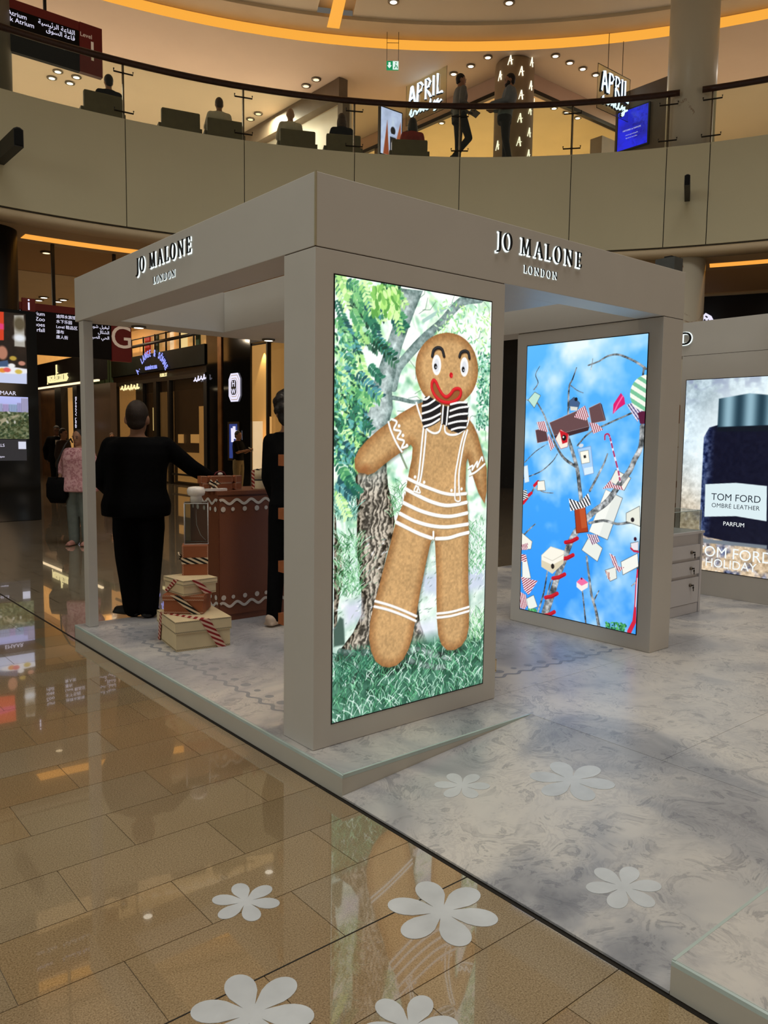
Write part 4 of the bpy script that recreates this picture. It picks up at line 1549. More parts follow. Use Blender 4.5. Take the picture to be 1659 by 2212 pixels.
    stripes(G2((468, 212), (535, 235), (585, 178), (602, 250), (560, 268), (478, 288)), BW, 42, .6)
    # bushes at the foot
    for _ in range(120):
        t = RNG.random()
        c_ = B2(690 + 120 * t, 1000 - 50 * RNG.random() + 10 * t)
        P.oval(c_, .008, .006, [(40, 130, 70), (90, 180, 100), (20, 90, 60)][RNG.integers(3)], 0, 0, .9)
        c_ = B2(225 + 50 * t, 890 - 16 * RNG.random())
        P.oval(c_, .007, .005, [(60, 150, 90), (120, 200, 130)][RNG.integers(2)], 0, 0, .9)
    P.a[:] = np.clip((P.a - .5) * 1.08 + .52, 0, 1)


paint_sky_tree(P2)
scr2, M2 = screen_thing('led_screen', 'tall lit screen showing presents hung in bare branches against blue sky', P2.w, P2.h, frame((S2X - .0002, S2Y1, S2Z0), (0, -1, 0), (0, 0, 1)))
P2.build('picture', scr2, M2, 1.0)

# ---------------------------------------------------------------- picture 3: dark perfume bottle on frosted gold
S3Y0, S3Y1, S3Z0, S3Z1 = .08, 1.145, .345, 2.16
P3 = Picture(S3Y1 - S3Y0, S3Z1 - S3Z0, .005, (230, 236, 236))


def s3(u, v):
    p = onx(u, v, TFX)
    return (S3Y1 - p.y, p.z - S3Z0)


def paint_bottle(P):
    n1, n2, n3 = P.noise(.4, 4), P.noise(.03, 3), P.noise(.1, 3)
    y = (P.Y / P.h)[..., None]
    gold = np.array([214, 190, 158]) + (n2 - .5)[..., None] * 130 + (n1 - .5)[..., None] * 60
    ice = np.array([206, 226, 236]) + (n1 - .5)[..., None] * 120 + (n2 - .5)[..., None] * 60
    k = np.clip((y - .2) * 2.2, 0, 1)
    P.a[:] = np.clip(gold * (1 - k) + ice * k, 0, 255) / 255
    m = np.clip((n3 - .52) * 4, 0, 1)[..., None] * np.clip((.33 - y) * 8, 0, 1)
    P.a[:] = P.a * (1 - m) + m * np.clip(np.array([96, 106, 140]) + (n2 - .5)[..., None] * 260, 0, 255) / 255
    m = np.clip((n3 - .55) * 6, 0, 1)[..., None] * np.clip((y - .86) * 10, 0, 1)
    P.a[:] = P.a * (1 - m) + m * np.array([150, 164, 190]) / 255
    cx = s3(1612, 1000)[0]
    # glow around the bottle
    P.oval((cx, P.h * .63), .5, .62, (236, 248, 252), 0, .3, .85)
    bw = cx - s3(1518, 1000)[0]
    yb, ys, yc0, yc1 = s3(1600, 1168)[1], s3(1600, 928)[1], s3(1600, 925)[1], s3(1600, 855)[1]

    def glassb(sl, d):
        t = np.clip((P.X[sl] - cx) / bw, -1, 1)
        e = np.clip((abs(t) - .72) / .28, 0, 1)[..., None]
        n = (n2[sl] - .5)[..., None]
        return np.clip(np.array([10, 14, 38]) + e * (np.array([66, 84, 112]) + n * 240) * .8 + n * 16, 0, 255)
    P.poly([(cx - bw, yb + .08), (cx - bw + .03, yb + .015), (cx - bw + .09, yb), (cx + bw - .09, yb - .06), (cx + bw, yb), (cx + bw, ys - .03), (cx + bw - .1, ys + .01), (cx - bw + .14, ys + .045), (cx - bw + .05, ys + .02), (cx - bw, ys - .07)], 0, .008, fn=glassb)
    cw = .29

    def capf(sl, d):
        t = (P.X[sl] - cx + .02) / cw
        v = .45 + .5 * np.sin(t * 9.0 + .6) + .25 * np.clip(abs(t) - .7, 0, 1)
        return np.clip(np.array([40, 70, 86])[None, None] + v[..., None] * np.array([150, 160, 160]) * .75, 0, 255)
    P.poly([(cx - cw, yc0), (cx + cw, yc0 + .02), (cx + cw, yc1 - .015), (cx, yc1 + .02), (cx - cw, yc1 - .02)], 0, .01, fn=capf)
    P.poly([(cx - cw, yc0 - .03), (cx + cw, yc0 - .03), (cx + cw, yc0 + .03), (cx - cw, yc0 + .012)], (10, 20, 34), .01)
    P.poly([s3(1524, 1046), s3(1590, 1043), s3(1657, 1050), s3(1656, 1126), s3(1590, 1115), s3(1522, 1116)], (222, 240, 244))
    P.poly([s3(1516, 1160), s3(1522, 1164), s3(1657, 1178), s3(1657, 1186), s3(1520, 1172)], (120, 130, 140), .01)


paint_bottle(P3)
scr3, M3 = screen_thing('led_screen', 'lit screen showing a dark perfume bottle with a white label', P3.w, P3.h, frame((TFX - .0002, S3Y1, S3Z0), (0, -1, 0), (0, 0, 1)))
P3.build('picture', scr3, M3, 1.0)
PRINT_D = glow('screen_print_dark', (30, 40, 56), 1.0)
PRINT_W = glow('screen_print_white', (246, 252, 252), 1.0)


def on3(body, u, v, size, m, sx=1.0, off=0.0, sp=1.0):
    x, y = s3(u, v)
    text('screen_lettering', body, size, M3 @ Matrix.Translation((x, y, 0)), m, scr3, off=(0, 0, .002), sx=sx, offset=off, spacing=sp)


on3('TOM FORD', 1589, 1083, .092, PRINT_D, 1.0)
on3('OMBRÉ LEATHER', 1588, 1099, .058, PRINT_D, 1.0, 0, 1.04)
on3('PARFUM', 1585, 1137, .055, PRINT_W, 1.0, 0, 1.0)
on3('TOM FORD', 1583, 1208, .145, PRINT_W, 1.0, 0)
on3('HOLIDAY', 1577, 1229, .115, PRINT_W, 1.0, 0)

# ================================================================== THINGS INSIDE THE KIOSK
CREAMBOX = mat('cream_gift_card', (226, 204, 160), .55, noise=(7, .06))
BROWNBOX = mat('gingerbread_gift_card', (150, 84, 48), .55, noise=(7, .06))
STITCH_D = mat('dark_stitch_print', (60, 44, 34), .6, noise=(40, .1))
STITCH_L = mat('pale_stitch_print', (236, 206, 176), .6, noise=(40, .1))
GINGER = mat('gingerbread_brown_panel', (118, 66, 40), .5, noise=(160, .10), bump=(260, .12))
ICING = mat('white_icing_paint', (214, 204, 192), .45, noise=(9, .04))


def stripe_mat(name, c1, c2, freq, rot):
    m, nt, b = nodes(name, .6, .3)
    w = nt.nodes.new('ShaderNodeTexWave')
    w.wave_type, w.bands_direction, w.wave_profile = 'BANDS', 'X', 'SIN'
    w.inputs['Scale'].default_value = freq
    nt.links.new(coord(nt, rot=rot), w.inputs['Vector'])
    nt.links.new(ramp(nt, w.outputs['Fac'], [(.48, c1), (.52, c2)]), b.inputs['Base Color'])
    return m


RIB_RED = stripe_mat('red_striped_ribbon', (150, 30, 28), (226, 190, 164), 12, (0, 1.1, .3))
RIB_BLK = stripe_mat('black_striped_ribbon', (20, 18, 18), (222, 200, 166), 12, (0, 1.1, .3))


def wave_strip(mb, p0, p1, up, n, w, amp, count, off):
    """one continuous scalloped line on a face"""
    p0, p1, up, n = Vector(p0), Vector(p1), Vector(up), Vector(n)
    d = p1 - p0
    N = count * 6
    pts = []
    for i in range(N + 1):
        pts.append(p0 + d * (i / N) + up * (amp * abs(math.sin(math.pi * count * i / N))) + n * off)
    for a, b_ in zip(pts[:-1], pts[1:]):
        pass
    vs = []
    for p in pts:
        vs += [p - up * w / 2, p + up * w / 2]
    mb.add(vs, [(2 * i, 2 * i + 2, 2 * i + 3, 2 * i + 1) for i in range(N)])


def gift_box(name, label, loc, rz, w, d, hb, hl, m, st, over=.008, group=None):
    t = thing(name, label, 'gift box', loc, rz, group)
    MB().box(-w / 2, w / 2, -d / 2, d / 2, 0, hb).build('base', m, t)
    lid = MB().box(-w / 2 - over, w / 2 + over, -d / 2 - over, d / 2 + over, hb, hb + hl).build('lid', m, t)
    for (ww, dd, z, par, s) in ((w + 2 * over, d + 2 * over, hb + .003, lid, 1), (w + 2 * over, d + 2 * over, hb + hl - .011, lid, 1), (w, d, .004, t, 1)):
        for face in ('front', 'left'):
            mb = MB()
            if face == 'front':
                wave_strip(mb, (-ww / 2, -dd / 2, z), (ww / 2, -dd / 2, z), (0, 0, 1), (0, -1, 0), .003, .008, int(ww / .012), .0006)
            else:
                wave_strip(mb, (-ww / 2, dd / 2, z), (-ww / 2, -dd / 2, z), (0, 0, 1), (-1, 0, 0), .003, .008, int(dd / .012), .0006)
            mb.build('stitching', st, par)
    return t


def ribbon(t, pts, n, m):
    """flat band: polygon pts in the thing's own space, lying proud along n"""
    n = Vector(n)
    return MB().prism([Vector(p) + n * .0012 for p in pts], n * .0018).build('ribbon', m, t)


def onto(u, v, z):
    p = onz(u, v, z)
    return Vector((p.x, p.y))


RZ0 = math.atan2(AX_R.y, AX_R.x)
# big cream box
A_, B_, D_ = onto(381, 1409, HP), onto(336.5, 1376, HP), onto(497, 1394, HP)
ex = (D_ - A_)
rz = math.atan2(ex.y, ex.x)
w, d = ex.length, .44
cx = A_ + Vector((math.cos(rz), math.sin(rz))) * w / 2 + Vector((-math.sin(rz), math.cos(rz))) * d / 2
gb = gift_box('gift_box', 'largest cream gift box with red striped ribbon, bottom of the stack', (cx.x, cx.y, HP + .001), rz, w, d, .122, .083, CREAMBOX, STITCH_D)
ov = .008
yf = -d / 2 - ov
H1 = .122 + .083
ribbon(gb, [(-.03, yf, H1), (.04, yf, H1), (w / 2 - .03, yf, .0), (w / 2 - .09, yf, .0)][::-1], (0, -1, 0), RIB_RED)
ribbon(gb, [(-w / 2 - ov, .09, H1), (-w / 2 - ov, .14, H1), (-w / 2 - ov, .2, .0), (-w / 2 - ov, .15, .0)], (-1, 0, 0), RIB_RED)
ribbon(gb, [(-w / 2 - ov, .09, H1), (-.03, yf, H1), (.04, yf, H1), (-w / 2 - ov, .14, H1)], (0, 0, 1), RIB_RED)
z2 = HP + .001 + H1 + .004
# brown box, square on to the viewer
f_ = onto(396, 1326, z2)
fw = Vector((-math.sin(RZ0), math.cos(RZ0)))
c2 = f_ + fw * .13
g2 = gift_box('gift_box', 'flat brown gift box with black striped ribbon, second from the floor', (c2.x, c2.y, z2), RZ0, .275, .25, .092, .04, BROWNBOX, STITCH_L)
ribbon(g2, [(-.09, -.133, .132), (-.03, -.133, .132), (.125, -.133, .0), (.06, -.133, .0)][::-1], (0, -1, 0), RIB_BLK)
z3 = z2 + .133
# cream box turned corner-on
f3 = onto(397.5, 1288, z3)
c3 = f3 + fw * .185
g3 = gift_box('gift_box', 'cream gift box turned corner forward in the middle of the stack', (c3.x, c3.y, z3), RZ0 + math.radians(43), .255, .27, .068, .04, CREAMBOX, STITCH_D)
y3 = -.135 - ov
ribbon(g3, [(-.07, y3, .108), (-.02, y3, .108), (.09, y3, 0.0), (.03, y3, 0.0)][::-1], (0, -1, 0), RIB_RED)
ribbon(g3, [(-.1275 - ov, -.02, .108), (-.1275 - ov, -.08, .108), (-.1275 - ov, .09, 0), (-.1275 - ov, .13, 0)], (-1, 0, 0), RIB_RED)
z4 = z3 + .109
f4 = onto(415, 1243, z4)
c4 = f4 + fw * .1
r4 = RZ0 + math.radians(12)
g4 = thing('gift_box', 'tall brown gift box with a black striped band under the clear bottle', 'gift box', (c4.x, c4.y, z4), r4)
MB().box(-.092, .092, -.09, .09, 0, .212).build('base', BROWNBOX, g4)
for x in (-.089, .086):
    mb = MB()
    wave_strip(mb, (x, -.09, 0), (x, -.09, .212), (1, 0, 0), (0, -1, 0), .0022, .006, 16, .0006)
    mb.build('stitching', STITCH_L, g4)
mb = MB()
wave_strip(mb, (-.092, .05, 0), (-.092, .05, .212), (0, -1, 0), (-1, 0, 0), .0022, .006, 16, .0006)
mb.build('stitching', STITCH_L, g4)
ribbon(g4, [(-.093, -.09, .082), (.093, -.09, .082), (.093, -.09, .128), (-.093, -.09, .128)], (0, -1, 0), RIB_BLK)
ribbon(g4, [(-.092, -.09, .082), (-.092, -.09, .128), (-.092, .09, .128), (-.092, .09, .082)], (-1, 0, 0), RIB_BLK)
mb = MB()
mb.tube([(-.095, .03, .11), (-.115, .01, .135), (-.12, .03, .15), (-.1, .045, .12), (-.118, .05, .09), (-.1, .03, .1)], .007, 6)
mb.build('bow', RIB_BLK, g4)


# clear display bottle with a white cap
def big_bottle(loc, rz, w, d, h, label, capr):
    t = thing('display_bottle', label, 'bottle', loc, rz)
    e = .004
    for b_ in ((-w / 2, w / 2, -d / 2, -d / 2 + e, 0, h), (-w / 2, w / 2, d / 2 - e, d / 2, 0, h), (-w / 2, -w / 2 + e, -d / 2 + e, d / 2 - e, 0, h), (w / 2 - e, w / 2, -d / 2 + e, d / 2 - e, 0, h), (-w / 2, w / 2, -d / 2, d / 2, h, h + e), (-w / 2, w / 2, -d / 2, d / 2, 0, .012)):
        MB().box(*b_).build('pane', GLASS_ACR, t)
    AC = mat('acrylic_edge', (196, 192, 188), .15, spec=.8, noise=(20, .1))
    for sx in (-1, 1):
        for sy in (-1, 1):
            MB().tube([(sx * (w / 2 - .002), sy * (d / 2 - .002), 0), (sx * (w / 2 - .002), sy * (d / 2 - .002), h)], .0035, 6).build('edge', AC, t)
    for z in (.002, h):
        MB().tube([(-w / 2, -d / 2, z), (w / 2, -d / 2, z), (w / 2, d / 2, z), (-w / 2, d / 2, z)], .003, 6, closed=True).build('edge', AC, t)
    MB().tube([(0, 0, h), (-.002, 0, h * .7), (.002, 0, h * .45), (.03, 0, h * .2), (w / 2 - .02, 0, .02)], .0022, 6).build('dip_tube', AC, t)
    c = capr
    MB().lathe([(c * .62, h + .004), (c * .64, h + .045 * c / .065), (c * .62, h + .05 * c / .065), (c * .9, h + .056 * c / .065), (c, h + .075 * c / .065), (c, h + .095 * c / .065), (c * .86, h + .113 * c / .065), (c * .5, h + .118 * c / .065), (0, h + .119 * c / .065)], (0, 0, 0), 36).build('cap', mat('pearly_white_cap', (226, 216, 204), .25, spec=.6, noise=(9, .05)), t)
    return t


z5 = z4 + .213
f5 = onto(419, 1176, z5)
c5 = f5 + fw * .08
big_bottle((c5.x, c5.y, z5), r4, .172, .15, .30, 'clear acrylic bottle with white cap on the gift box stack', .066)

# second stack, half hidden by the end of the gingerbread screen wall
x0, y0 = 1.33, .36
gift_box('gift_box', 'cream gift box at the foot of the stack behind the gingerbread screen', (x0, y0, HP + .001), 0, .15, .40, .085, .078, CREAMBOX, STITCH_D, .009)
gift_box('gift_box', 'small cream gift box in the stack behind the gingerbread screen', (x0 - .005, y0, HP + .166), 0, .13, .34, .045, .022, CREAMBOX, STITCH_D, .004)
gift_box('gift_box', 'brown gift box with lid in the stack behind the gingerbread screen', (x0 - .003, y0, HP + .235), 0, .13, .34, .062, .036, BROWNBOX, STITCH_L, .008)
big_bottle((x0 - .005, y0 - .06, HP + .334), 0, .14, .12, .24, 'clear acrylic bottle behind the gingerbread screen wall', .05)

# ---------------------------------------------------------------- gingerbread counter
CX0, CX1, CY0, CY1, CH = .868, 2.3, 2.572, 3.06, 1.136 - HP
ctr = thing('serving_counter', 'brown gingerbread counter with white wavy icing borders', 'counter', (CX0, CY0, HP + .001))
CW, CD = CX1 - CX0, CY1 - CY0
MB().box(.004, CW, .008, CD, .0, CH - .03).build('body', GINGER, ctr)
MB().box(-.004, CW + .01, -.004, CD + .006, CH - .03, CH).build('worktop', GINGER, ctr)
MB().box(.012, .62, 0, .008, .05, CH - .045).build('door', GINGER, ctr)
MB().box(.628, 1.236, 0, .008, .05, CH - .045).build('door', GINGER, ctr)


def icing_band(face, length, zc, dots_dz, start=0.0):
    w, amp, per = .0105, .017, .13
    N = int(length / per * 14)
    vs = []
    P = (lambda s, z, o=.0: (s, -.0025 - o, z)) if face == 'front' else (lambda s, z, o=.0: (-.0 - o + .0005, s, z))
    for i in range(N + 1):
        s = start + length * i / N
        z = zc + amp * math.sin(2 * math.pi * s / per)
        dz = amp * 2 * math.pi / per * math.cos(2 * math.pi * s / per)
        l = math.hypot(1, dz)
        nx, nz = -dz / l, 1 / l
        vs += [(s - nx * w, z - nz * w), (s + nx * w, z + nz * w)]
    mb = MB()
    front = [P(a, b_, .003) for a, b_ in vs]
    back = [P(a, b_, .0) for a, b_ in vs]
    k = len(vs)
    fs = [(2 * i, 2 * i + 2, 2 * i + 3, 2 * i + 1) for i in range(N)]
    fs += [(2 * i, k + 2 * i, k + 2 * i + 2, 2 * i + 2) for i in range(N)] + [(2 * i + 1, 2 * i + 3, k + 2 * i + 3, k + 2 * i + 1) for i in range(N)]
    mb.add(front + back, fs)
    mb.build('icing_wave', ICING, ctr)
    j = 0
    s = start + .03
    while s < start + length - .02:
        r = (.021, .016, .019)[j % 3]
        mb = MB()
        ring = [P(s + r * math.cos(t), zc + dots_dz + r * math.sin(t), .003) for t in [2 * math.pi * q / 16 for q in range(16)]]
        mb.add(ring, [tuple(range(16))])
        mb.build('icing_dot', ICING, ctr)
        s += (.085, .105, .11)[j % 3]
        j += 1


zt = ony(500, 1084, CY0).z - HP
zb = ony(500, 1305, CY0).z - HP
icing_band('front', 1.24, zt, -.058, .012)
icing_band('front', 1.24, zb, .058, .012)
icing_band('side', .47, zt, -.058, .01)
icing_band('side', .47, zb, .058, .01)
ZC = HP + CH + .0015


# christmas crackers, canister and pad on the counter
def cracker(loc, rz, L, h, label, m):
    t = thing('gift_cracker', label, 'cracker', loc, rz)
    e = .055
    MB().box(-L / 2 + e + .03, L / 2 - e - .03, -h / 2, h / 2, 0, h).build('middle_box', m, t)
    for s in (-1, 1):
        MB().box(min(s * (L / 2 - e), s * L / 2), max(s * (L / 2 - e), s * L / 2), -h / 2, h / 2, 0, h).build('end_box', m, t)
        a, b_ = s * (L / 2 - e - .03), s * (L / 2 - e)
        mid = (a + b_) / 2
        mb = MB()
        k = h * .28
        secs = [(a, h / 2), (mid, k), (b_, h / 2)]
        vs = []
        for x, r in secs:
            vs += [(x, -r, h / 2 - r), (x, r, h / 2 - r), (x, r, h / 2 + r), (x, -r, h / 2 + r)]
        mb.add(vs, [(4 * i + j, 4 * i + (j + 1) % 4, 4 * i + 4 + (j + 1) % 4, 4 * i + 4 + j) for i in range(2) for j in range(4)])
        mb.build('pinched_neck', m, t)
    for s0, s1 in ((-L / 2 + e + .03, L / 2 - e - .03), (-L / 2, -L / 2 + e), (L / 2 - e, L / 2)):
        mb = MB()
        mb.tube([(s0 + .003, -h / 2 - .0008, .003), (s1 - .003, -h / 2 - .0008, .003), (s1 - .003, -h / 2 - .0008, h - .003), (s0 + .003, -h / 2 - .0008, h - .003)], .0011, 4, closed=True)
        mb.build('stitching', STITCH_L, t)
    return t


def bow(t, c, r, m):
    c = Vector(c)
    for s in (-1, 1):
        MB().tube([c, c + Vector((s * r, -.01, r * .9)), c + Vector((s * r * 1.5, -.015, r * .2)), c + Vector((s * r * .7, -.012, -r * .2)), c], [.006, .011, .012, .01, .006], 6).build('bow_loop', m, t)
        MB().tube([c, c + Vector((s * r * .5, -.014, -r * .8)), c + Vector((s * r * .9, -.016, -r * 1.5))], [.006, .009, .011], 6).build('bow_tail', m, t)


pc = onto(477, 1056, ZC)
pc = Vector((ony(477, 1056, CY0 + .13).x, CY0 + .13))
k1 = cracker((pc.x, pc.y, ZC + .001), 0, .34, .056, 'lower brown gift cracker with a black and white bow on the counter', BROWNBOX)
bow(k1, (-.085, -.04, .052), .028, RIB_BLK)
k2 = cracker((pc.x - .004, pc.y + .005, ZC + .0585), 0, .36, .056, 'upper brown gift cracker lying across the lower one', BROWNBOX)
MB().tube([(-.05, 0, .056), (-.035, 0, .08), (.0, 0, .09), (.035, 0, .08), (.05, 0, .056)], .006, 8).build('red_loop', mat('dark_red_ribbon', (96, 22, 26), .5, noise=(20, .1)), k2)
MB().ball((0, -.005, .068), .022, .016, .014).build('white_tag', ICING, k2)
pw = ony(467, 1056, CY0 + .05)
tag(MB().box(pw.x - .085, pw.x + .085, CY0 + .03, CY0 + .07, ZC + .001, ZC + .02).build('white_box', mat('plain_white_card', (224, 218, 212), .5, noise=(6, .03))), 'thin white box lying before the gift crackers on the counter', 'box')
pk = ony(559, 1048, CY0 + .12)
can = thing('canister', 'round white gift canister with a black ribbon on the counter', 'canister', (pk.x, CY0 + .12, ZC + .001))
MB().lathe([(.052, 0), (.053, .004), (.053, .072), (.052, .075)], (0, 0, 0), 32).build('base', CREAMBOX, can)
MB().lathe([(.054, .0755), (.054, .148), (.05, .152), (0, .152)], (0, 0, 0), 32).build('lid', CREAMBOX, can)
MB().lathe([(.0546, .07), (.0546, .08)], (0, 0, 0), 32).build('ribbon', BLACK, can)
MB().box(-.0555, -.05, -.02, .02, 0, .152).build('striped_ribbon', RIB_RED, can)
MB().tube([(-.05, 0, .153), (-.02, -.02, .16), (0, 0, .156), (.03, .02, .162), (.055, 0, .15)], .007, 6).build('bow', RIB_BLK, can)
k3 = cracker((pk.x + .16, CY0 + .25, ZC + .001), 0, .22, .09, 'dark brown gift cracker behind the white canister', BROWNBOX)

# shelves on the back of the gingerbread screen wall
sh = thing('ledge_shelf', 'brown open ledge shelves behind the gingerbread screen wall', 'shelf', (0, .2556, HP))
xs = ony(601, 1300, .45).x
for z in (.61, .878, 1.147, 1.415):
    MB().box(xs, 1.1, .004, .195, z - HP, z - HP + .056).build('shelf', mat('ginger_shelf_board', (160, 92, 52), .5, noise=(30, .1)), sh)
MB().box(.04, 1.1, 0, .004, .4, 1.5).build('back_board', GINGER, sh)

# ================================================================== PEOPLE
SKIN = mat('skin_tan', (150, 108, 82), .55, noise=(30, .06))
SKIN_D = mat('skin_dark', (92, 62, 44), .55, noise=(30, .06))
SKIN_L = mat('skin_light', (186, 140, 112), .55, noise=(30, .06))
HAIR = mat('black_hair', (22, 16, 12), .6, noise=(60, .4), bump=(90, .5))
HAIR_B = mat('brown_hair', (74, 50, 30), .6, noise=(60, .3), bump=(90, .5))
HAIR_S = mat('cropped_dark_hair', (40, 28, 20), .75, noise=(120, .4), bump=(160, .4))
SUIT = mat('black_suit_cloth', (7, 7, 8), .85, spec=.08, noise=(40, .2), bump=(60, .2))
BLACK_CLOTH = mat('black_cloth', (11, 11, 12), .85, spec=.1, noise=(30, .2), bump=(30, .3))
WHITE_CLOTH = mat('white_shirt_cloth', (206, 200, 190), .8, noise=(20, .05), bump=(24, .3))
EYE = mat('dark_eye', (16, 12, 10), .2, noise=(5, .1))
LIP = mat('lip', (136, 74, 66), .5, noise=(20, .1))


def remesh(mb, voxel, smooth_it=6):
    """one continuous surface out of overlapping shapes"""
    me = mb.mesh('tmp', SKIN)
    o = bpy.data.objects.new('tmp', me)
    COL.objects.link(o)
    r = o.modifiers.new('r', 'REMESH')
    r.mode = 'VOXEL'
    r.voxel_size = voxel
    r.use_smooth_shade = True
    s = o.modifiers.new('s', 'SMOOTH')
    s.iterations = smooth_it
    s.factor = .5
    dg = bpy.context.evaluated_depsgraph_get()
    out = bpy.data.meshes.new_from_object(o.evaluated_get(dg))
    bpy.data.objects.remove(o)
    bpy.data.meshes.remove(me)
    out.polygons.foreach_set('use_smooth', [True] * len(out.polygons))
    return out


def limb(mb, pts, rr):
    """tapered limb through joints, with round joints"""
    for p, r in zip(pts, rr):
        mb.ball(p, r, n=12)
    for p, q, a, b in zip(pts[:-1], pts[1:], rr[:-1], rr[1:]):
        mb.tube([p, Vector(p).lerp(Vector(q), .5), q], [a, (a + b) / 2, b], 12)


def loft(mb, secs):
    """closed body through elliptic sections (x, y, z, rx, ry)"""
    n = 20
    vs, fs = [], []
    for x, y, z, rx, ry in secs:
        for i in range(n):
            a = 2 * math.pi * i / n
            ca, sa = math.cos(a), math.sin(a)
            e = .82
            vs.append((x + rx * math.copysign(abs(ca) ** e, ca), y + ry * math.copysign(abs(sa) ** e, sa), z))
    for j in range(len(secs) - 1):
        for i in range(n):
            i2 = (i + 1) % n
            fs.append((j * n + i, j * n + i2, (j + 1) * n + i2, (j + 1) * n + i))
    fs += [tuple(range(n - 1, -1, -1)), tuple((len(secs) - 1) * n + i for i in range(n))]
    mb.add(vs, fs, 0, True)


def hand(mb, wrist, dirv, palm_n, side, s=1.0):
    """palm with four bent fingers of unequal length and a thumb"""
    w, d, n = Vector(wrist), Vector(dirv).normalized(), Vector(palm_n).normalized()
    a = d.cross(n).normalized() * side
    mb.obox(w + d * .045 * s, d, a, n, .045 * s, .036 * s, .012 * s)
    for k, ln in enumerate((.07, .078, .072, .056)):
        base = w + d * .085 * s + a * ((1.5 - k) * .019 * s)
        m1 = base + d * ln * .5 * s + n * .006 * s
        tip = m1 + d * ln * .42 * s + n * .026 * s
        limb(mb, [base, m1, tip], [.0092 * s, .0085 * s, .0072 * s])
    tb = w + d * .03 * s + a * .034 * s
    limb(mb, [tb, tb + d * .03 * s + a * .02 * s + n * .01 * s, tb + d * .06 * s + a * .022 * s + n * .022 * s], [.0125 * s, .0105 * s, .0088 * s])


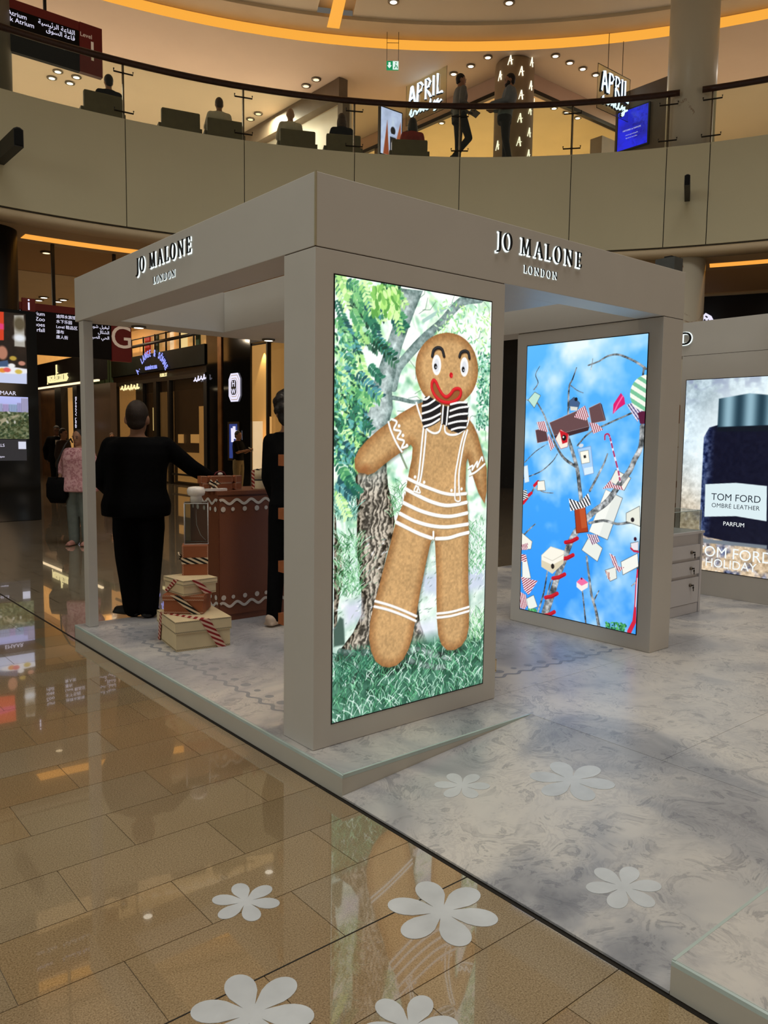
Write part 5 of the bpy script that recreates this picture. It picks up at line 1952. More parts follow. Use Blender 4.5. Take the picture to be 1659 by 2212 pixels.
def person(label, loc, rz, J, skin, wear, hair, voxel=.014, height=1.75, group=None, face=True, extras=None, headturn=0.0, headtilt=0.0, beard=None, bulk=1.0, headscale=1.0):
    """J: joints in metres for a 1.75 m body that faces -y; wear: list of (part name, kind, material)"""
    k = height / 1.75
    D = dict(pel=(0, 0, .96), chest=(0, 0, 1.32), neck=(0, .01, 1.49),
             lsh=(-.172, .0, 1.405), rsh=(.172, .0, 1.405), lel=(-.235, .02, 1.14), rel=(.235, .02, 1.14), lwr=(-.235, -.04, .89), rwr=(.235, -.04, .89),
             lhip=(-.09, 0, .93), rhip=(.09, 0, .93), lkn=(-.1, -.01, .5), rkn=(.1, -.01, .5), lan=(-.1, .02, .085), ran=(.1, .02, .085), lfd=(-.03, -1, 0), rfd=(.03, -1, 0))
    D.update(J)
    D = {a: Vector(b) for a, b in D.items()}
    pel, ch, nk = D['pel'], D['chest'], D['neck']
    hd = nk + Vector((0, -.012, .135))
    t = thing('person', label, 'person', loc, rz, group)
    T = Matrix.Scale(k, 4)
    Rh = Matrix.Translation(hd) @ Matrix.Rotation(headturn, 4, 'Z') @ Matrix.Rotation(headtilt, 4, 'X') @ Matrix.Scale(headscale, 4)

    def torso(mb, g, lo=0.0, hi=1.0, flare=0.0):
        secs = []
        prof = [(-.14, .165, .115), (-.04, .175, .12), (.08, .155, .11), (.22, .165, .115), (.36, .185, .12), (.46, .165, .1), (.52, .09, .075)]
        for z, rx, ry in prof:
            f = max(0, min(1, z / .36))
            c = pel.lerp(ch, f) if z <= .36 else ch.lerp(nk, (z - .36) / .17)
            zz = pel.z + z * (ch.z - pel.z) / .36 if z <= .36 else ch.z + (z - .36) / .17 * (nk.z - ch.z)
            if lo <= (z + .14) / .66 <= hi + 1e-6:
                fl = 1 + flare * max(0, .2 - z)
                secs.append((c.x, c.y, zz, (rx * bulk + g) * fl, (ry * bulk + g) * fl))
        loft(mb, secs)
    # the body: one continuous surface
    mb = MB()
    torso(mb, 0)
    limb(mb, [nk - Vector((0, 0, .05)), nk + Vector((0, -.005, .06))], [.06, .056])
    for s in 'lr':
        limb(mb, [D[s + 'sh'], D[s + 'el'], D[s + 'wr']], [.056, .043, .031])
        limb(mb, [D[s + 'hip'], D[s + 'kn'], D[s + 'an']], [.085, .058, .042])
        dv = D[s + 'wr'] - D[s + 'el']
        sd = -1 if s == 'l' else 1
        hand(mb, D[s + 'wr'], D.get(s + 'hd', dv), D.get(s + 'pn', Vector((-sd, -.3, 0))), -1 if s == 'l' else 1)
        f = D[s + 'fd'].normalized()
        limb(mb, [D[s + 'an'] - Vector((0, 0, .035)), D[s + 'an'] + f * .12 - Vector((0, 0, .05))], [.042, .034])
    head = MB()
    head.ball((0, 0, .02), .078, .096, .108, 20)
    head.ball((0, -.022, -.05), .058, .07, .07, 16)
    head.ball((0, -.096, -.018), .013, .022, .026, 10)
    head.ball((0, -.082, -.062), .026, .016, .014, 10)
    head.ball((0, -.075, -.1), .026, .02, .018, 10)
    for s in (-1, 1):
        head.ball((s * .08, .012, -.012), .012, .022, .034, 10)
        head.ball((s * .033, -.082, .016), .02, .012, .008, 8)
    head.xform(Rh)
    mb.add(head.v, head.f, 0, True)
    me = remesh(mb, voxel)
    me.transform(T)
    me.materials.clear()
    me.materials.append(skin)
    me.name = 'body'
    link(bpy.data.objects.new('body', me), t)

    def garment(name, m, fn, vx=None):
        g = MB()
        fn(g)
        e = remesh(g, vx or voxel)
        e.transform(T)
        e.materials.clear()
        e.materials.append(m)
        e.name = name
        return link(bpy.data.objects.new(name, e), t)

    def shirt(g, gr, lo=.1, sleeve=1.0, flare=0.0, loose=0.0):
        torso(g, gr, lo, 1.0, flare)
        for s in 'lr':
            a, b, c = D[s + 'sh'], D[s + 'el'], D[s + 'wr']
            if sleeve >= 1:
                limb(g, [ch.lerp(a, .72) + Vector((0, 0, .02)), a, b, b.lerp(c, .94)], [.062 + gr * .5, .06 + gr * .6, .046 + gr * .8 + loose, .036 + gr * .7 + loose * .6])
            else:
                limb(g, [ch.lerp(a, .72) + Vector((0, 0, .02)), a, a.lerp(b, sleeve)], [.062 + gr * .5, .06 + gr * .6, .052 + gr + loose])

    def trousers(g, gr, wide=0.0):
        torso(g, gr, 0, .34)
        for s in 'lr':
            h, kn, an = D[s + 'hip'], D[s + 'kn'], D[s + 'an']
            limb(g, [h, h.lerp(kn, .5), kn, kn.lerp(an, .5), an + Vector((0, 0, -.02))], [.098 + gr, .083 + gr + wide, .066 + gr + wide, .058 + gr + wide, .052 + gr + wide])

    def shoe(s, m):
        def fn(g):
            a, f = D[s + 'an'], D[s + 'fd'].normalized()
            limb(g, [a + Vector((0, 0, -.03)) - f * .03, a + f * .07 - Vector((0, 0, .045)), a + f * .16 - Vector((0, 0, .053))], [.048, .044, .034])
            q = f.cross(Vector((0, 0, 1)))
            g.obox(a + f * .06 - Vector((0, 0, .071)), f, q, Vector((0, 0, 1)), .13, .043, .01)
        garment('shoe', m, fn, min(voxel, .012))
    for name, kind, m in wear:
        if kind == 'jacket':
            garment(name, m, lambda g: shirt(g, .028, 0.0, 1.0, .35))
        elif kind == 'shirt':
            garment(name, m, lambda g: shirt(g, .012, .1))
        elif kind == 'tee':
            garment(name, m, lambda g: shirt(g, .014, .05, .75, .1, .008))
        elif kind == 'tunic':
            def tun(g):
                torso(g, .05, 0.0, 1.0, .5)
                for s in 'lr':
                    a, b, c = D[s + 'sh'], D[s + 'el'], D[s + 'wr']
                    limb(g, [ch.lerp(a, .75), a, a.lerp(b, .6), b, b.lerp(c, .35)], [.072, .075, .08, .085, .06])
            garment(name, m, tun)
        elif kind == 'trousers':
            garment(name, m, lambda g: trousers(g, .006))
        elif kind == 'wide':
            garment(name, m, lambda g: trousers(g, .008, .022))
        elif kind == 'shoes':
            shoe('l', m)
            shoe('r', m)
    # hair
    hs, hm = hair
    h = MB()
    if hs == 'short':
        h.ball((0, .012, .034), .083, .098, .106, 20)
        h.ball((0, .05, -.025), .068, .055, .062, 14)
    elif hs == 'crop':
        h.ball((0, .006, .028), .0805, .0985, .1085, 20)
        h.ball((0, .045, -.03), .066, .052, .05, 14)
    elif hs == 'curly':
        for i in range(60):
            a, b = RNG.random() * 6.28, RNG.random() * 2.0
            h.ball((.085 * math.sin(b) * math.cos(a), .02 + .095 * abs(math.sin(b)) * math.sin(a) * (.6 if math.sin(a) < 0 else 1), .04 + .1 * math.cos(b)), .034, n=8)
        h.ball((0, .05, -.02), .075, .06, .08, 12)
    elif hs == 'long':
        h.ball((0, .014, .03), .088, .102, .108, 20)
        h.ball((0, .06, -.06), .086, .06, .12, 14)
        h.ball((-.07, .03, -.08), .034, .05, .12, 10)
        h.ball((.07, .03, -.08), .034, .05, .12, 10)
    elif hs == 'bun':
        h.ball((0, .014, .03), .084, .1, .106, 20)
        h.ball((0, .08, .03), .05, .045, .05, 12)
        h.ball((0, .05, -.025), .07, .055, .07, 14)
    if hs != 'bald':
        for v in range(len(h.v)):
            x, y, z = h.v[v]
            if y < -.045 and z < .055:          # keep the face free
                h.v[v] = (x * .9, -.03, z)
        h.xform(Rh)
        e = remesh(h, .009, 3)
        e.transform(T)
        e.materials.clear()
        e.materials.append(hm)
        e.name = 'hair'
        link(bpy.data.objects.new('hair', e), t)
    if face:
        for s in (-1, 1):
            g = MB().ball((s * .031, -.0935, .002), .0115, .006, .0065, 10)
            g.xform(T @ Rh).build('eye', EYE, t)
            g = MB().tube([(s * .016, -.1, .022), (s * .033, -.1, .027), (s * .05, -.092, .02)], .0042, 6)
            g.xform(T @ Rh).build('eyebrow', HAIR, t)
        g = MB().tube([(-.024, -.093, -.063), (0, -.1, -.06), (.024, -.093, -.063)], [.003, .0065, .003], 6)
        g.xform(T @ Rh).build('mouth', LIP, t)
    if beard:
        g = MB()
        g.ball((0, -.045, -.085), .058, .056, .05, 16)
        g.ball((-.055, -.02, -.05), .022, .04, .05, 10)
        g.ball((.055, -.02, -.05), .022, .04, .05, 10)
        g.xform(Rh)
        e = remesh(g, .009, 3)
        e.transform(T)
        e.materials.clear()
        e.materials.append(beard)
        e.name = 'beard'
        link(bpy.data.objects.new('beard', e), t)
    if extras:
        extras(t, D, k)
    return t


BACK = math.atan2(AX_F.y, AX_F.x) + math.pi / 2      # turn of a figure that looks away from the photographer
TOWARD = BACK + math.pi

# the man in the black suit, seen from behind, one arm on the counter
m0 = onz(297, 1338, HP)
person('man in a black suit seen from behind leaning on the counter', (m0.x + .07, m0.y + .10, HP + .006), BACK + .08,
       dict(pel=(.02, .01, .955), chest=(.02, -.02, 1.31), neck=(.01, -.015, 1.455), rsh=(.215, .0, 1.372), lsh=(-.205, -.02, 1.378),
            rel=(.30, .03, 1.11), rwr=(.24, -.16, .97), lel=(-.40, -.12, 1.2), lwr=(-.57, -.28, 1.085), lhd=(-.6, -.6, -.15), lpn=(0, 0, -1),
            rhip=(.10, 0, .93), lhip=(-.09, 0, .93), rkn=(.11, -.02, .5), lkn=(-.08, -.03, .5), ran=(.06, .0, .085), lan=(-.07, .04, .085), rfd=(.9, -.45, 0), lfd=(-.1, -1, 0)),
       SKIN, [('trousers', 'wide', SUIT), ('jacket', 'jacket', SUIT), ('shoes', 'shoes', BLACK)], ('crop', HAIR_S), .012, 1.74, bulk=1.28, headscale=1.12)

# kiosk assistant, half hidden behind the front screen wall
m1 = onz(590, 1362, HP)
SNEAKER = mat('cream_trainer', (216, 196, 176), .6, noise=(20, .04))
person('assistant with curly hair in black with white trainers beside the front screen wall', (m1.x + .20, m1.y + .03, HP + .006), BACK - .1,
       dict(rel=(.2, -.02, 1.13), rwr=(.16, -.14, .92), lel=(-.24, -.05, 1.15), lwr=(-.18, -.2, 1.05), rfd=(-.5, -1, 0), ran=(.15, .02, .085), rkn=(.13, -.01, .5), neck=(.035, .01, 1.49)),
       SKIN, [('trousers', 'trousers', BLACK_CLOTH), ('sweater', 'shirt', BLACK_CLOTH), ('shoes', 'shoes', SNEAKER)], ('curly', HAIR), .012, 1.76, headscale=1.08)


# shoppers between the totem and the kiosk
def floral(name):
    m, nt, b = nodes(name, .8, .2)
    o = coord(nt)
    n = tex(nt, 'ShaderNodeTexNoise', o, Scale=26.0, Detail=3.0, Distortion=.6)
    v = tex(nt, 'ShaderNodeTexNoise', o, Scale=9.0, Detail=2.0)
    c = ramp(nt, n.outputs['Fac'], [(.42, (214, 170, 172)), (.5, (196, 140, 150)), (.58, (136, 60, 78))])
    nt.links.new(mix(nt, v.outputs['Fac'], c, (206, 160, 160)), b.inputs['Base Color'])
    return m


DENIM = mat('washed_denim', (104, 112, 106), .85, noise=(14, .12), bump=(60, .3))
m2 = onz(163, 1180, 0)


def bag_extra(t, D, k):
    sh_ = D['lsh'] + Vector((.03, 0, .075))
    b0 = D['lwr'] + Vector((.0, -.03, -.08))
    MB().tube([sh_ + Vector((0, .09, -.02)), sh_ + Vector((.01, .03, .03)), sh_ + Vector((.0, -.1, -.05)), b0 + Vector((.06, -.08, .28)), b0 + Vector((.03, -.05, .04))], .012, 6).build('bag_strap', BLACK, t)
    mb = MB()
    loft(mb, [(b0.x, b0.y, b0.z + .05, .13, .05), (b0.x, b0.y, b0.z - .05, .16, .07), (b0.x, b0.y, b0.z - .22, .16, .075), (b0.x, b0.y, b0.z - .31, .1, .06)])
    mb.build('handbag', BLACK_CLOTH, t)


person('woman in a pink floral tunic and jeans with a black shoulder bag', (m2.x + .1, m2.y + .08, 0), TOWARD - .15,
       dict(rel=(.27, .02, 1.15), rwr=(.27, -.06, .93), lel=(-.28, .03, 1.16), lwr=(-.26, -.1, 1.0), lan=(-.11, .02, .085), ran=(.11, .02, .085)),
       SKIN, [('trousers', 'wide', DENIM), ('tunic', 'tunic', floral('pink_floral_cotton')), ('shoes', 'shoes', mat('pink_shoe', (170, 120, 108), .6, noise=(9, .1)))], ('bun', HAIR), .014, 1.64, extras=bag_extra, bulk=1.15)

m3 = onz(107, 1068, 0)


def suit_extra(t, D, k):
    MB().box(-.05, .05, -.158, -.14, 1.16, 1.44).build('shirt_front', WHITE_CLOTH, t)
    MB().prism([(-.016, -.168, 1.42), (-.024, -.168, 1.2), (0, -.168, 1.16), (.024, -.168, 1.2), (.016, -.168, 1.42)], (0, .008, 0)).build('tie', BLACK_CLOTH, t)


person('man in a dark suit and tie striding past the watch shop', (m3.x + .25, m3.y + .1, 0), TOWARD + .5,
       dict(lkn=(-.1, -.13, .52), lan=(-.1, .16, .2), rkn=(.1, -.06, .5), ran=(.1, .12, .1), lan_=(0, 0, 0), lel=(-.27, .08, 1.15), lwr=(-.25, .08, .9), rel=(.24, -.02, 1.15), rwr=(.08, -.24, 1.16)),
       SKIN_D, [('trousers', 'trousers', SUIT), ('jacket', 'jacket', SUIT), ('shoes', 'shoes', BLACK)], ('crop', HAIR), .018, 1.82, extras=suit_extra)
m4 = onz(140, 1085, 0)
person('dark clothed shopper with short hair behind the woman in pink', (m4.x, m4.y, 0), TOWARD + 1.4, {}, SKIN,
       [('trousers', 'trousers', BLACK_CLOTH), ('coat', 'jacket', mat('dark_brown_coat', (44, 32, 24), .85, noise=(20, .15))), ('shoes', 'shoes', BLACK)], ('short', HAIR), .018, 1.72)
m5 = onz(218, 1056, 0)
person('person in a black t-shirt standing beyond the slim kiosk post', (m5.x - .35, m5.y, 0), TOWARD - .8, dict(rel=(.24, -.05, 1.16), rwr=(.1, -.24, 1.1), lel=(-.24, -.05, 1.16), lwr=(-.1, -.24, 1.1)), SKIN,
       [('trousers', 'trousers', BLACK_CLOTH), ('t_shirt', 'tee', BLACK_CLOTH), ('shoes', 'shoes', BLACK)], ('short', HAIR), .018, 1.68)
person('woman with long hair beyond the shoulder of the man in black', (m5.x + .45, m5.y + .25, 0), TOWARD + .5, {}, SKIN,
       [('trousers', 'trousers', BLACK_CLOTH), ('top', 'shirt', mat('maroon_top', (52, 24, 22), .8, noise=(20, .1))), ('shoes', 'shoes', BLACK)], ('long', HAIR_B), .018, 1.66)
m6 = onz(515, 1066, 0)  # reflection in the shop glass, built as a solid figure
person('reflected passer-by in a black t-shirt and khaki trousers looking at a phone', (m6.x, m6.y, 0), TOWARD + 1.2,
       dict(lel=(-.22, -.1, 1.15), lwr=(-.06, -.32, 1.22), rel=(.23, -.08, 1.15), rwr=(.08, -.3, 1.2)), SKIN,
       [('trousers', 'wide', mat('khaki_cloth', (120, 104, 70), .85, noise=(20, .1))), ('t_shirt', 'tee', BLACK_CLOTH), ('shoes', 'shoes', BLACK)], ('short', HAIR), .018, 1.75,
       extras=lambda t, D, k: MB().obox(D['rwr'] + Vector((-.08, -.1, .05)), (1, 0, 0), (0, .8, .6), (0, -.6, .8), .04, .08, .005).build('phone', BLACK_GLOSS, t))

# ================================================================== GROUND FLOOR SHOPS, SIGNS AND THE INFORMATION STAND
def hit(u, v, rad):
    """where a sight line meets the upright cylinder of that radius about the atrium's centre"""
    d = sight(u, v)
    ox, oy = CAM_LOC.x - RCX, CAM_LOC.y - RCY
    a, b, c = d.x ** 2 + d.y ** 2, 2 * (ox * d.x + oy * d.y), ox * ox + oy * oy - rad * rad
    t = (-b + math.sqrt(b * b - 4 * a * c)) / (2 * a)
    return CAM_LOC + d * t


def ang_of(p):
    return math.degrees(math.atan2(p.y - RCY, p.x - RCX))


SIGN_W = glow('lit_white_lettering', (236, 232, 255), 1.0)
SIGN_G = glow('lit_gold_lettering', (255, 236, 170), 1.1)
SIGN_B = glow('lit_blue_lettering', (150, 160, 255), 1.1)
SIGN_RED = mat('dark_red_sign_panel', (84, 18, 14), .4, noise=(5, .1), emit=(60, 8, 6), estr=.5)
SIGN_BLACK = mat('black_sign_panel', (16, 11, 9), .5, spec=.2, noise=(5, .2))
GREY_PRINT = mat('pale_sign_print', (206, 190, 172), .6, emit=(150, 132, 116), estr=.6, noise=(6, .05))
BRONZE = mat('bronze_cladding', (132, 92, 52), .3, metal=.5, noise=(3, .3))
GREEN_DK = mat('dark_green_fascia', (11, 19, 17), .6, spec=.12, noise=(3, .25))
GREEN_GL = mat('grey_green_glass_wall', (58, 84, 70), .55, spec=.15, noise=(1.5, .15))
LIT_BEIGE = mat('lit_beige_shop_wall', (206, 166, 104), .6, noise=(1.2, .08), emit=(206, 156, 92), estr=.8)  # emission paints in the light of the shop's lamps
LIT_BEIGE2 = mat('lit_tan_shop_wall', (180, 136, 80), .6, noise=(1.0, .12), emit=(196, 148, 86), estr=.6)  # own emission stands in for interior lighting
LIT_WOOD = mat('lit_orange_timber', (226, 170, 96), .5, noise=(6, .25), emit=(236, 170, 90), estr=.7)  # timber emits, imitating lamplight on it
DIM_BROWN = mat('dim_brown_shop_interior', (58, 42, 28), .4, noise=(1.2, .3), emit=(52, 38, 24), estr=.5)  # faint emission put in for the dim interior light
LIT_PANEL = glow('lit_display_panel', (255, 222, 150), .8)
MARBLE_LIT = mat('self_lit_marble', (230, 206, 170), .4, noise=(6, .12), emit=(236, 206, 160), estr=.65)  # emission imitates the spotlit look of the panel

# back walls, far behind the shops
wb = MB()
band(wb, [(R0 + 9.5, -.004), (R0 + 9.5, 5.47)], AMIN, 66, 60, 0, False, False)
struct(wb.build('wall_ground', mat('dark_shop_row', (26, 27, 30), .25, noise=(1.1, .4))))
wb = MB()
band(wb, [(R0 + 15.9, 7.3), (R0 + 15.9, 11.05)], AMIN, AMAX, 60, 0, False, False)
struct(wb.build('wall_upper', CREAM))
wb = MB()
band(wb, [(R0 + 19.9, -.004), (R0 + 19.9, 5.5)], 64, AMAX, 40, 0, False, False)
struct(wb.build('wall_mall_street', mat('far_shop_row', (60, 44, 30), .3, noise=(.8, .4))))

# ---- watch boutique with the arched blue sign
FX = 9.34
shop = thing('shopfront', 'dark glass watch shopfront with an arched blue lettering sign', 'shopfront', (FX, 23.3, 0))
SL = Matrix.Translation((-FX, -23.3, 0))


def fx(u, v):
    return onx(u, v, FX)


def sbox(par, L, name, y0, y1, z0, z1, m, x0=0.0, x1=.12, X=FX):
    y0, y1 = min(y0, y1), max(y0, y1)
    return MB().box(X + x0, X + x1, y0, y1, z0, z1).xform(L).build(name, m, par)


YL, YR = fx(245, 900).y, fx(446, 900).y
sbox(shop, SL, 'fascia', YR, YL, 3.8, 4.42, GREEN_DK, -.05, .2)
sbox(shop, SL, 'transom', YR, YL, 3.43, 3.56, BLACK, -.04, .1)
sbox(shop, SL, 'soffit_panel', YR, YL, 3.56, 3.8, SIGN_BLACK, .02, .1)
for u0, u1 in ((245, 250), (297, 312), (335, 341), (365, 369), (443, 450)):
    sbox(shop, SL, 'mullion', fx(u0, 900).y, fx(u1, 900).y, 0, 3.45, BLACK, -.05, .1)
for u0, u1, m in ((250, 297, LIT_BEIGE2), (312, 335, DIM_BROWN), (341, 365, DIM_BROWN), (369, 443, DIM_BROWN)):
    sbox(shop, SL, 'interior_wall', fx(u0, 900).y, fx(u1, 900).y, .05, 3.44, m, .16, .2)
    sbox(shop, SL, 'window_pane', fx(u0, 900).y, fx(u1, 900).y, .05, 3.44, GLASS_SHOP, .02, .03)
sbox(shop, SL, 'lit_panel', fx(324, 900).y, fx(336, 900).y, fx(330, 930).z, fx(330, 880).z, LIT_PANEL, .1, .14)
sbox(shop, SL, 'display_case', fx(426, 900).y, fx(445, 900).y, 1.06, fx(435, 877).z, LIT_BEIGE2, .06, .15)
sbox(shop, SL, 'display_plinth', fx(378, 900).y, fx(445, 900).y, .1, 1.06, LIT_BEIGE2, .08, .15)
sbox(shop, SL, 'picture_frame', fx(405, 900).y, fx(425, 900).y, fx(415, 957).z, fx(415, 938).z, LIT_BEIGE, .1, .14)
sbox(shop, SL, 'picture_frame', fx(378, 900).y, fx(388, 900).y, fx(383, 957).z, fx(383, 938).z, LIT_BEIGE, .1, .14)
sbox(shop, SL, 'crossbar', fx(372, 1000).y, fx(445, 1000).y, .30, .36, BLACK, -.02, .06)
# reflection of the opposite balcony above the fascia, built as solid parts
sbox(shop, SL, 'reflected_wall', YR, fx(205, 900).y, 4.42, 5.44, LIT_BEIGE2, .3, .35)
for u, w in ((301, 10), (322, 7), (355, 6), (376, 14), (410, 8)):
    sbox(shop, SL, 'reflected_shop_panel', fx(u, 740).y, fx(u + w, 740).y, 4.45, 5.1, (LIT_PANEL, MARBLE_LIT, GREEN_GL, mat('red_shop_poster', (150, 26, 24), .5, emit=(150, 26, 24), estr=.4, noise=(8, .3)))[(u * 7) % 4], .2, .25)
for z in (4.78, 5.02):
    MB().tube([(FX - .02, YR, z), (FX - .02, YL, z)], .055 if z < 5 else .02, 8).xform(SL).build('reflected_rail', BLACK, shop)
for u in (285, 311, 336, 360, 390, 420):
    MB().tube([(FX - .02, fx(u, 740).y, 4.42), (FX - .02, fx(u, 740).y, 5.05)], .03, 6).xform(SL).build('reflected_rail_post', BLACK, shop)
# arched sign: each letter turned along the arch
word = 'A. LANGE & SÖHNE'
c0 = fx(332, 812)
for i, chh in enumerate(word):
    if chh == ' ':
        continue
    th = math.radians(150 - 120 * i / (len(word) - 1))
    R_ = 1.28
    base = frame((FX - .08, c0.y - R_ * math.cos(th), c0.z - .34 + R_ * .78 * math.sin(th)), (0, -1, 0), (0, 0, 1))
    rotm = Matrix.Rotation(th - math.pi / 2, 4, 'Z')
    text('sign_letter', chh, .34, SL @ base @ rotm, SIGN_B, shop, extrude=.01, sx=.62)
text('sign_word', 'GLASHÜTTE I/SA', .17, SL @ frame((FX - .08, fx(331, 796).y, fx(331, 798).z), (0, -1, 0), (0, 0, 1)), SIGN_B, shop, extrude=.008, sx=.8)
fb = fx(358, 812)
text('small_sign', 'HUBLOT', .17, SL @ frame((FX - .08, fb.y, fb.z - .03), (0, -1, 0), (0, 0, 1)), SIGN_G, shop, extrude=.006, sx=.85)


# script-like gold and white neon words: thin bent tubes
def script(par, L, X, pts, m, r=.018):
    MB().tube([onx(u, v, X) for u, v in pts], r, 6).xform(L).build('neon_script', m, par)


def scribble(par, L, X, u0, u1, v0, v1, loops, m, r=.018):
    pts = []
    n = loops * 6
    for i in range(n + 1):
        t = i / n
        u = u0 + (u1 - u0) * t
        v = v0 + (v1 - v0) * t
        pts.append((u + 1.6 * math.sin(i * 1.05), v + 6.0 * math.cos(i * 1.05 + .4) * (1 if (i // 6) % 2 else .6)))
    script(par, L, X, pts, m, r)


scribble(shop, SL, FX - .1, 261, 300, 838, 834, 6, SIGN_G, .03)
scribble(shop, SL, FX - .1, 419, 444, 820, 813, 4, SIGN_W, .022)
sbox(shop, SL, 'green_glass_wall', fx(204, 900).y, YL, 0, 4.5, GREEN_GL, .0, .2)
for u in (213, 228, 238):
    sbox(shop, SL, 'glass_joint', fx(u, 900).y, fx(u + .7, 900).y, 0, 4.5, GREEN_DK, -.01, 0)

# ---- black jewellery boutique
hw = thing('shopfront', 'gloss black jewellery shopfront with a white octagonal HW plaque and a warm window', 'shopfront', (FX, 17, 0))
HL = Matrix.Translation((-FX, -17, 0))
sbox(hw, HL, 'black_wall', fx(541, 900).y, YR - .02, 0, 5.2, BLACK_GLOSS, 0, .06)
sbox(hw, HL, 'bronze_strip', fx(473, 900).y, fx(481, 900).y, 0, 5.2, BRONZE, -.04, 0)
sbox(hw, HL, 'header', 13.0, fx(541, 900).y, 4.2, 5.2, BLACK, -.02, .2)
YA, YB, YC = fx(541, 900).y, fx(577, 900).y, 13.2
sbox(hw, HL, 'recess_wall', YC, YA + .6, 0, 4.2, mat('cream_shop_wall', (214, 176, 118), .6, noise=(1.0, .05), emit=(206, 152, 84), estr=.6), .34, .4)  # recess wall emits so that it looks lit
sbox(hw, HL, 'mullion', YB - .05, YB + .02, 0, 4.2, BLACK, -.02, .1)
sbox(hw, HL, 'window_pane', YC, YB - .05, 0, 4.2, GLASS_SHOP, .02, .03)
spot_light('boutique_spot', (FX + .22, (YA + YB) / 2 + .25, 4.12), (FX + .42, (YA + YB) / 2 + .25, 0), 60, (1, .78, .42), 60, .4, .02)
sbox(hw, HL, 'marble_panel', fx(561, 900).y, YA - .02, 0, fx(550, 910).z, MARBLE_LIT, .06, .1)
sbox(hw, HL, 'door_handle', fx(586, 900).y, fx(588.5, 900).y, .9, fx(588, 900).z, LIT_BEIGE, -.05, -.02)
# framed blue picture
sbox(hw, HL, 'picture_frame', fx(494, 900).y, fx(519, 900).y, fx(505, 995).z, fx(505, 911).z, mat('dark_bronze_frame', (46, 34, 18), .5, metal=.4, noise=(9, .2)), -.04, 0)
sbox(hw, HL, 'framed_picture', fx(498, 900).y, fx(515, 900).y, fx(505, 990).z, fx(505, 916).z, glow('blue_picture_light', (40, 60, 130), .9), -.046, -.04)
for u, v0, v1 in ((502, 925, 955), (506, 921, 948), (512, 930, 950)):
    MB().tube([onx(u, v0, FX - .06), onx(u + .6, v1, FX - .06)], .05, 6).xform(HL).build('picture_motif', SIGN_W, hw)
# plaque
pc_ = fx(508, 837)


def octa(w, h, c):
    return [(-w + c, -h), (w - c, -h), (w, -h + c * 1.3), (w, h - c * 1.3), (w - c, h), (-w + c, h), (-w, h - c * 1.3), (-w, -h + c * 1.3)]


plq = frame((FX - .02, pc_.y, pc_.z), (0, -1, 0), (0, 0, 1))
for i, (w, h, c, m) in enumerate(((.42, .43, .17, SIGN_W), (.36, .375, .15, GREY_PRINT), (.34, .355, .14, SIGN_W), (.26, .285, .11, GREY_PRINT), (.24, .265, .1, SIGN_W), (.185, .225, .07, BLACK))):
    MB().prism([HL @ plq @ Vector((x, y, .004 + .005 * i)) for x, y in octa(w * .8, h * .95, c * .75)], (-.005, 0, 0)).build('plaque_tier', m, hw)
text('plaque_letter', 'H', .26, HL @ plq, SIGN_W, hw, off=(0, .02, .038), extrude=.003)
text('plaque_letter', 'W', .22, HL @ plq, SIGN_W, hw, off=(0, -.19, .038), extrude=.003)

# ---- gold lettered watch shop on the far left
JX = 7.0
jl = thing('shopfront', 'dark shopfront with gold lettering and a white light strip behind the walking shoppers', 'shopfront', (JX, 26, 0))
JL = Matrix.Translation((-JX, -26, 0))
jy = lambda u: onx(u, 900, JX).y
sbox(jl, JL, 'fascia', 22.2, 31, 3.36, 4.2, SIGN_BLACK, 0, .3, JX)
sbox(jl, JL, 'light_strip', 22.2, 31, 3.29, 3.345, LAMP_WARM, -.03, .05, JX)
sbox(jl, JL, 'timber_header', 22.2, 31, 4.25, 5.3, LIT_WOOD, .1, .3, JX)
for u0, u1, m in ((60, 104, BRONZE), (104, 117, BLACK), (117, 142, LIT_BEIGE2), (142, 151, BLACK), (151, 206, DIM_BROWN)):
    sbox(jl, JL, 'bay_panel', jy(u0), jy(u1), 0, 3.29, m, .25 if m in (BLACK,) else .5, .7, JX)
text('sign_word', 'JAEGER-LECOULTRE', .32, JL @ frame((JX - .02, onx(125, 820, JX).y, onx(125, 823, JX).z), (0, -1, 0), (0, 0, 1)), SIGN_G, jl, extrude=.012, sx=.78)
text('sign_crest', 'JL', .45, JL @ frame((JX - .02, onx(124, 800, JX).y, onx(124, 807, JX).z), (0, -1, 0), (0, 0, 1)), SIGN_G, jl, extrude=.012, sx=.7)
MB().tube([onx(104, 822, JX - .05), onx(107, 826, JX - .05), onx(143, 821, JX - .05), onx(146, 815, JX - .05)], .035, 6).xform(JL).build('sign_underline', SIGN_G, jl)
for i, chh in enumerate('DUHNVV'):
    p = onx(150, 860 + 7 * i, JX)
    text('vertical_letter', chh, .17, JL @ frame((JX + .2, p.y, p.z), (0, -1, 0), (0, 0, 1)) @ Matrix.Rotation(-math.pi / 2, 4, 'Z'), SIGN_W, jl, extrude=.005)
for i, chh in enumerate('LAND'):
    p = onx(150, 904 + 5.6 * i, JX)
    text('vertical_letter', chh, .17, JL @ frame((JX + .2, p.y, p.z), (0, -1, 0), (0, 0, 1)) @ Matrix.Rotation(-math.pi / 2, 4, 'Z'), SIGN_W, jl, extrude=.005)
for i, chh in enumerate('ON'):
    p = onx(172, 921 - 6 * i, JX)
    text('vertical_letter', chh, .17, JL @ frame((JX + .2, p.y, p.z), (0, -1, 0), (0, 0, 1)) @ Matrix.Rotation(math.pi / 2, 4, 'Z'), SIGN_W, jl, extrude=.005)

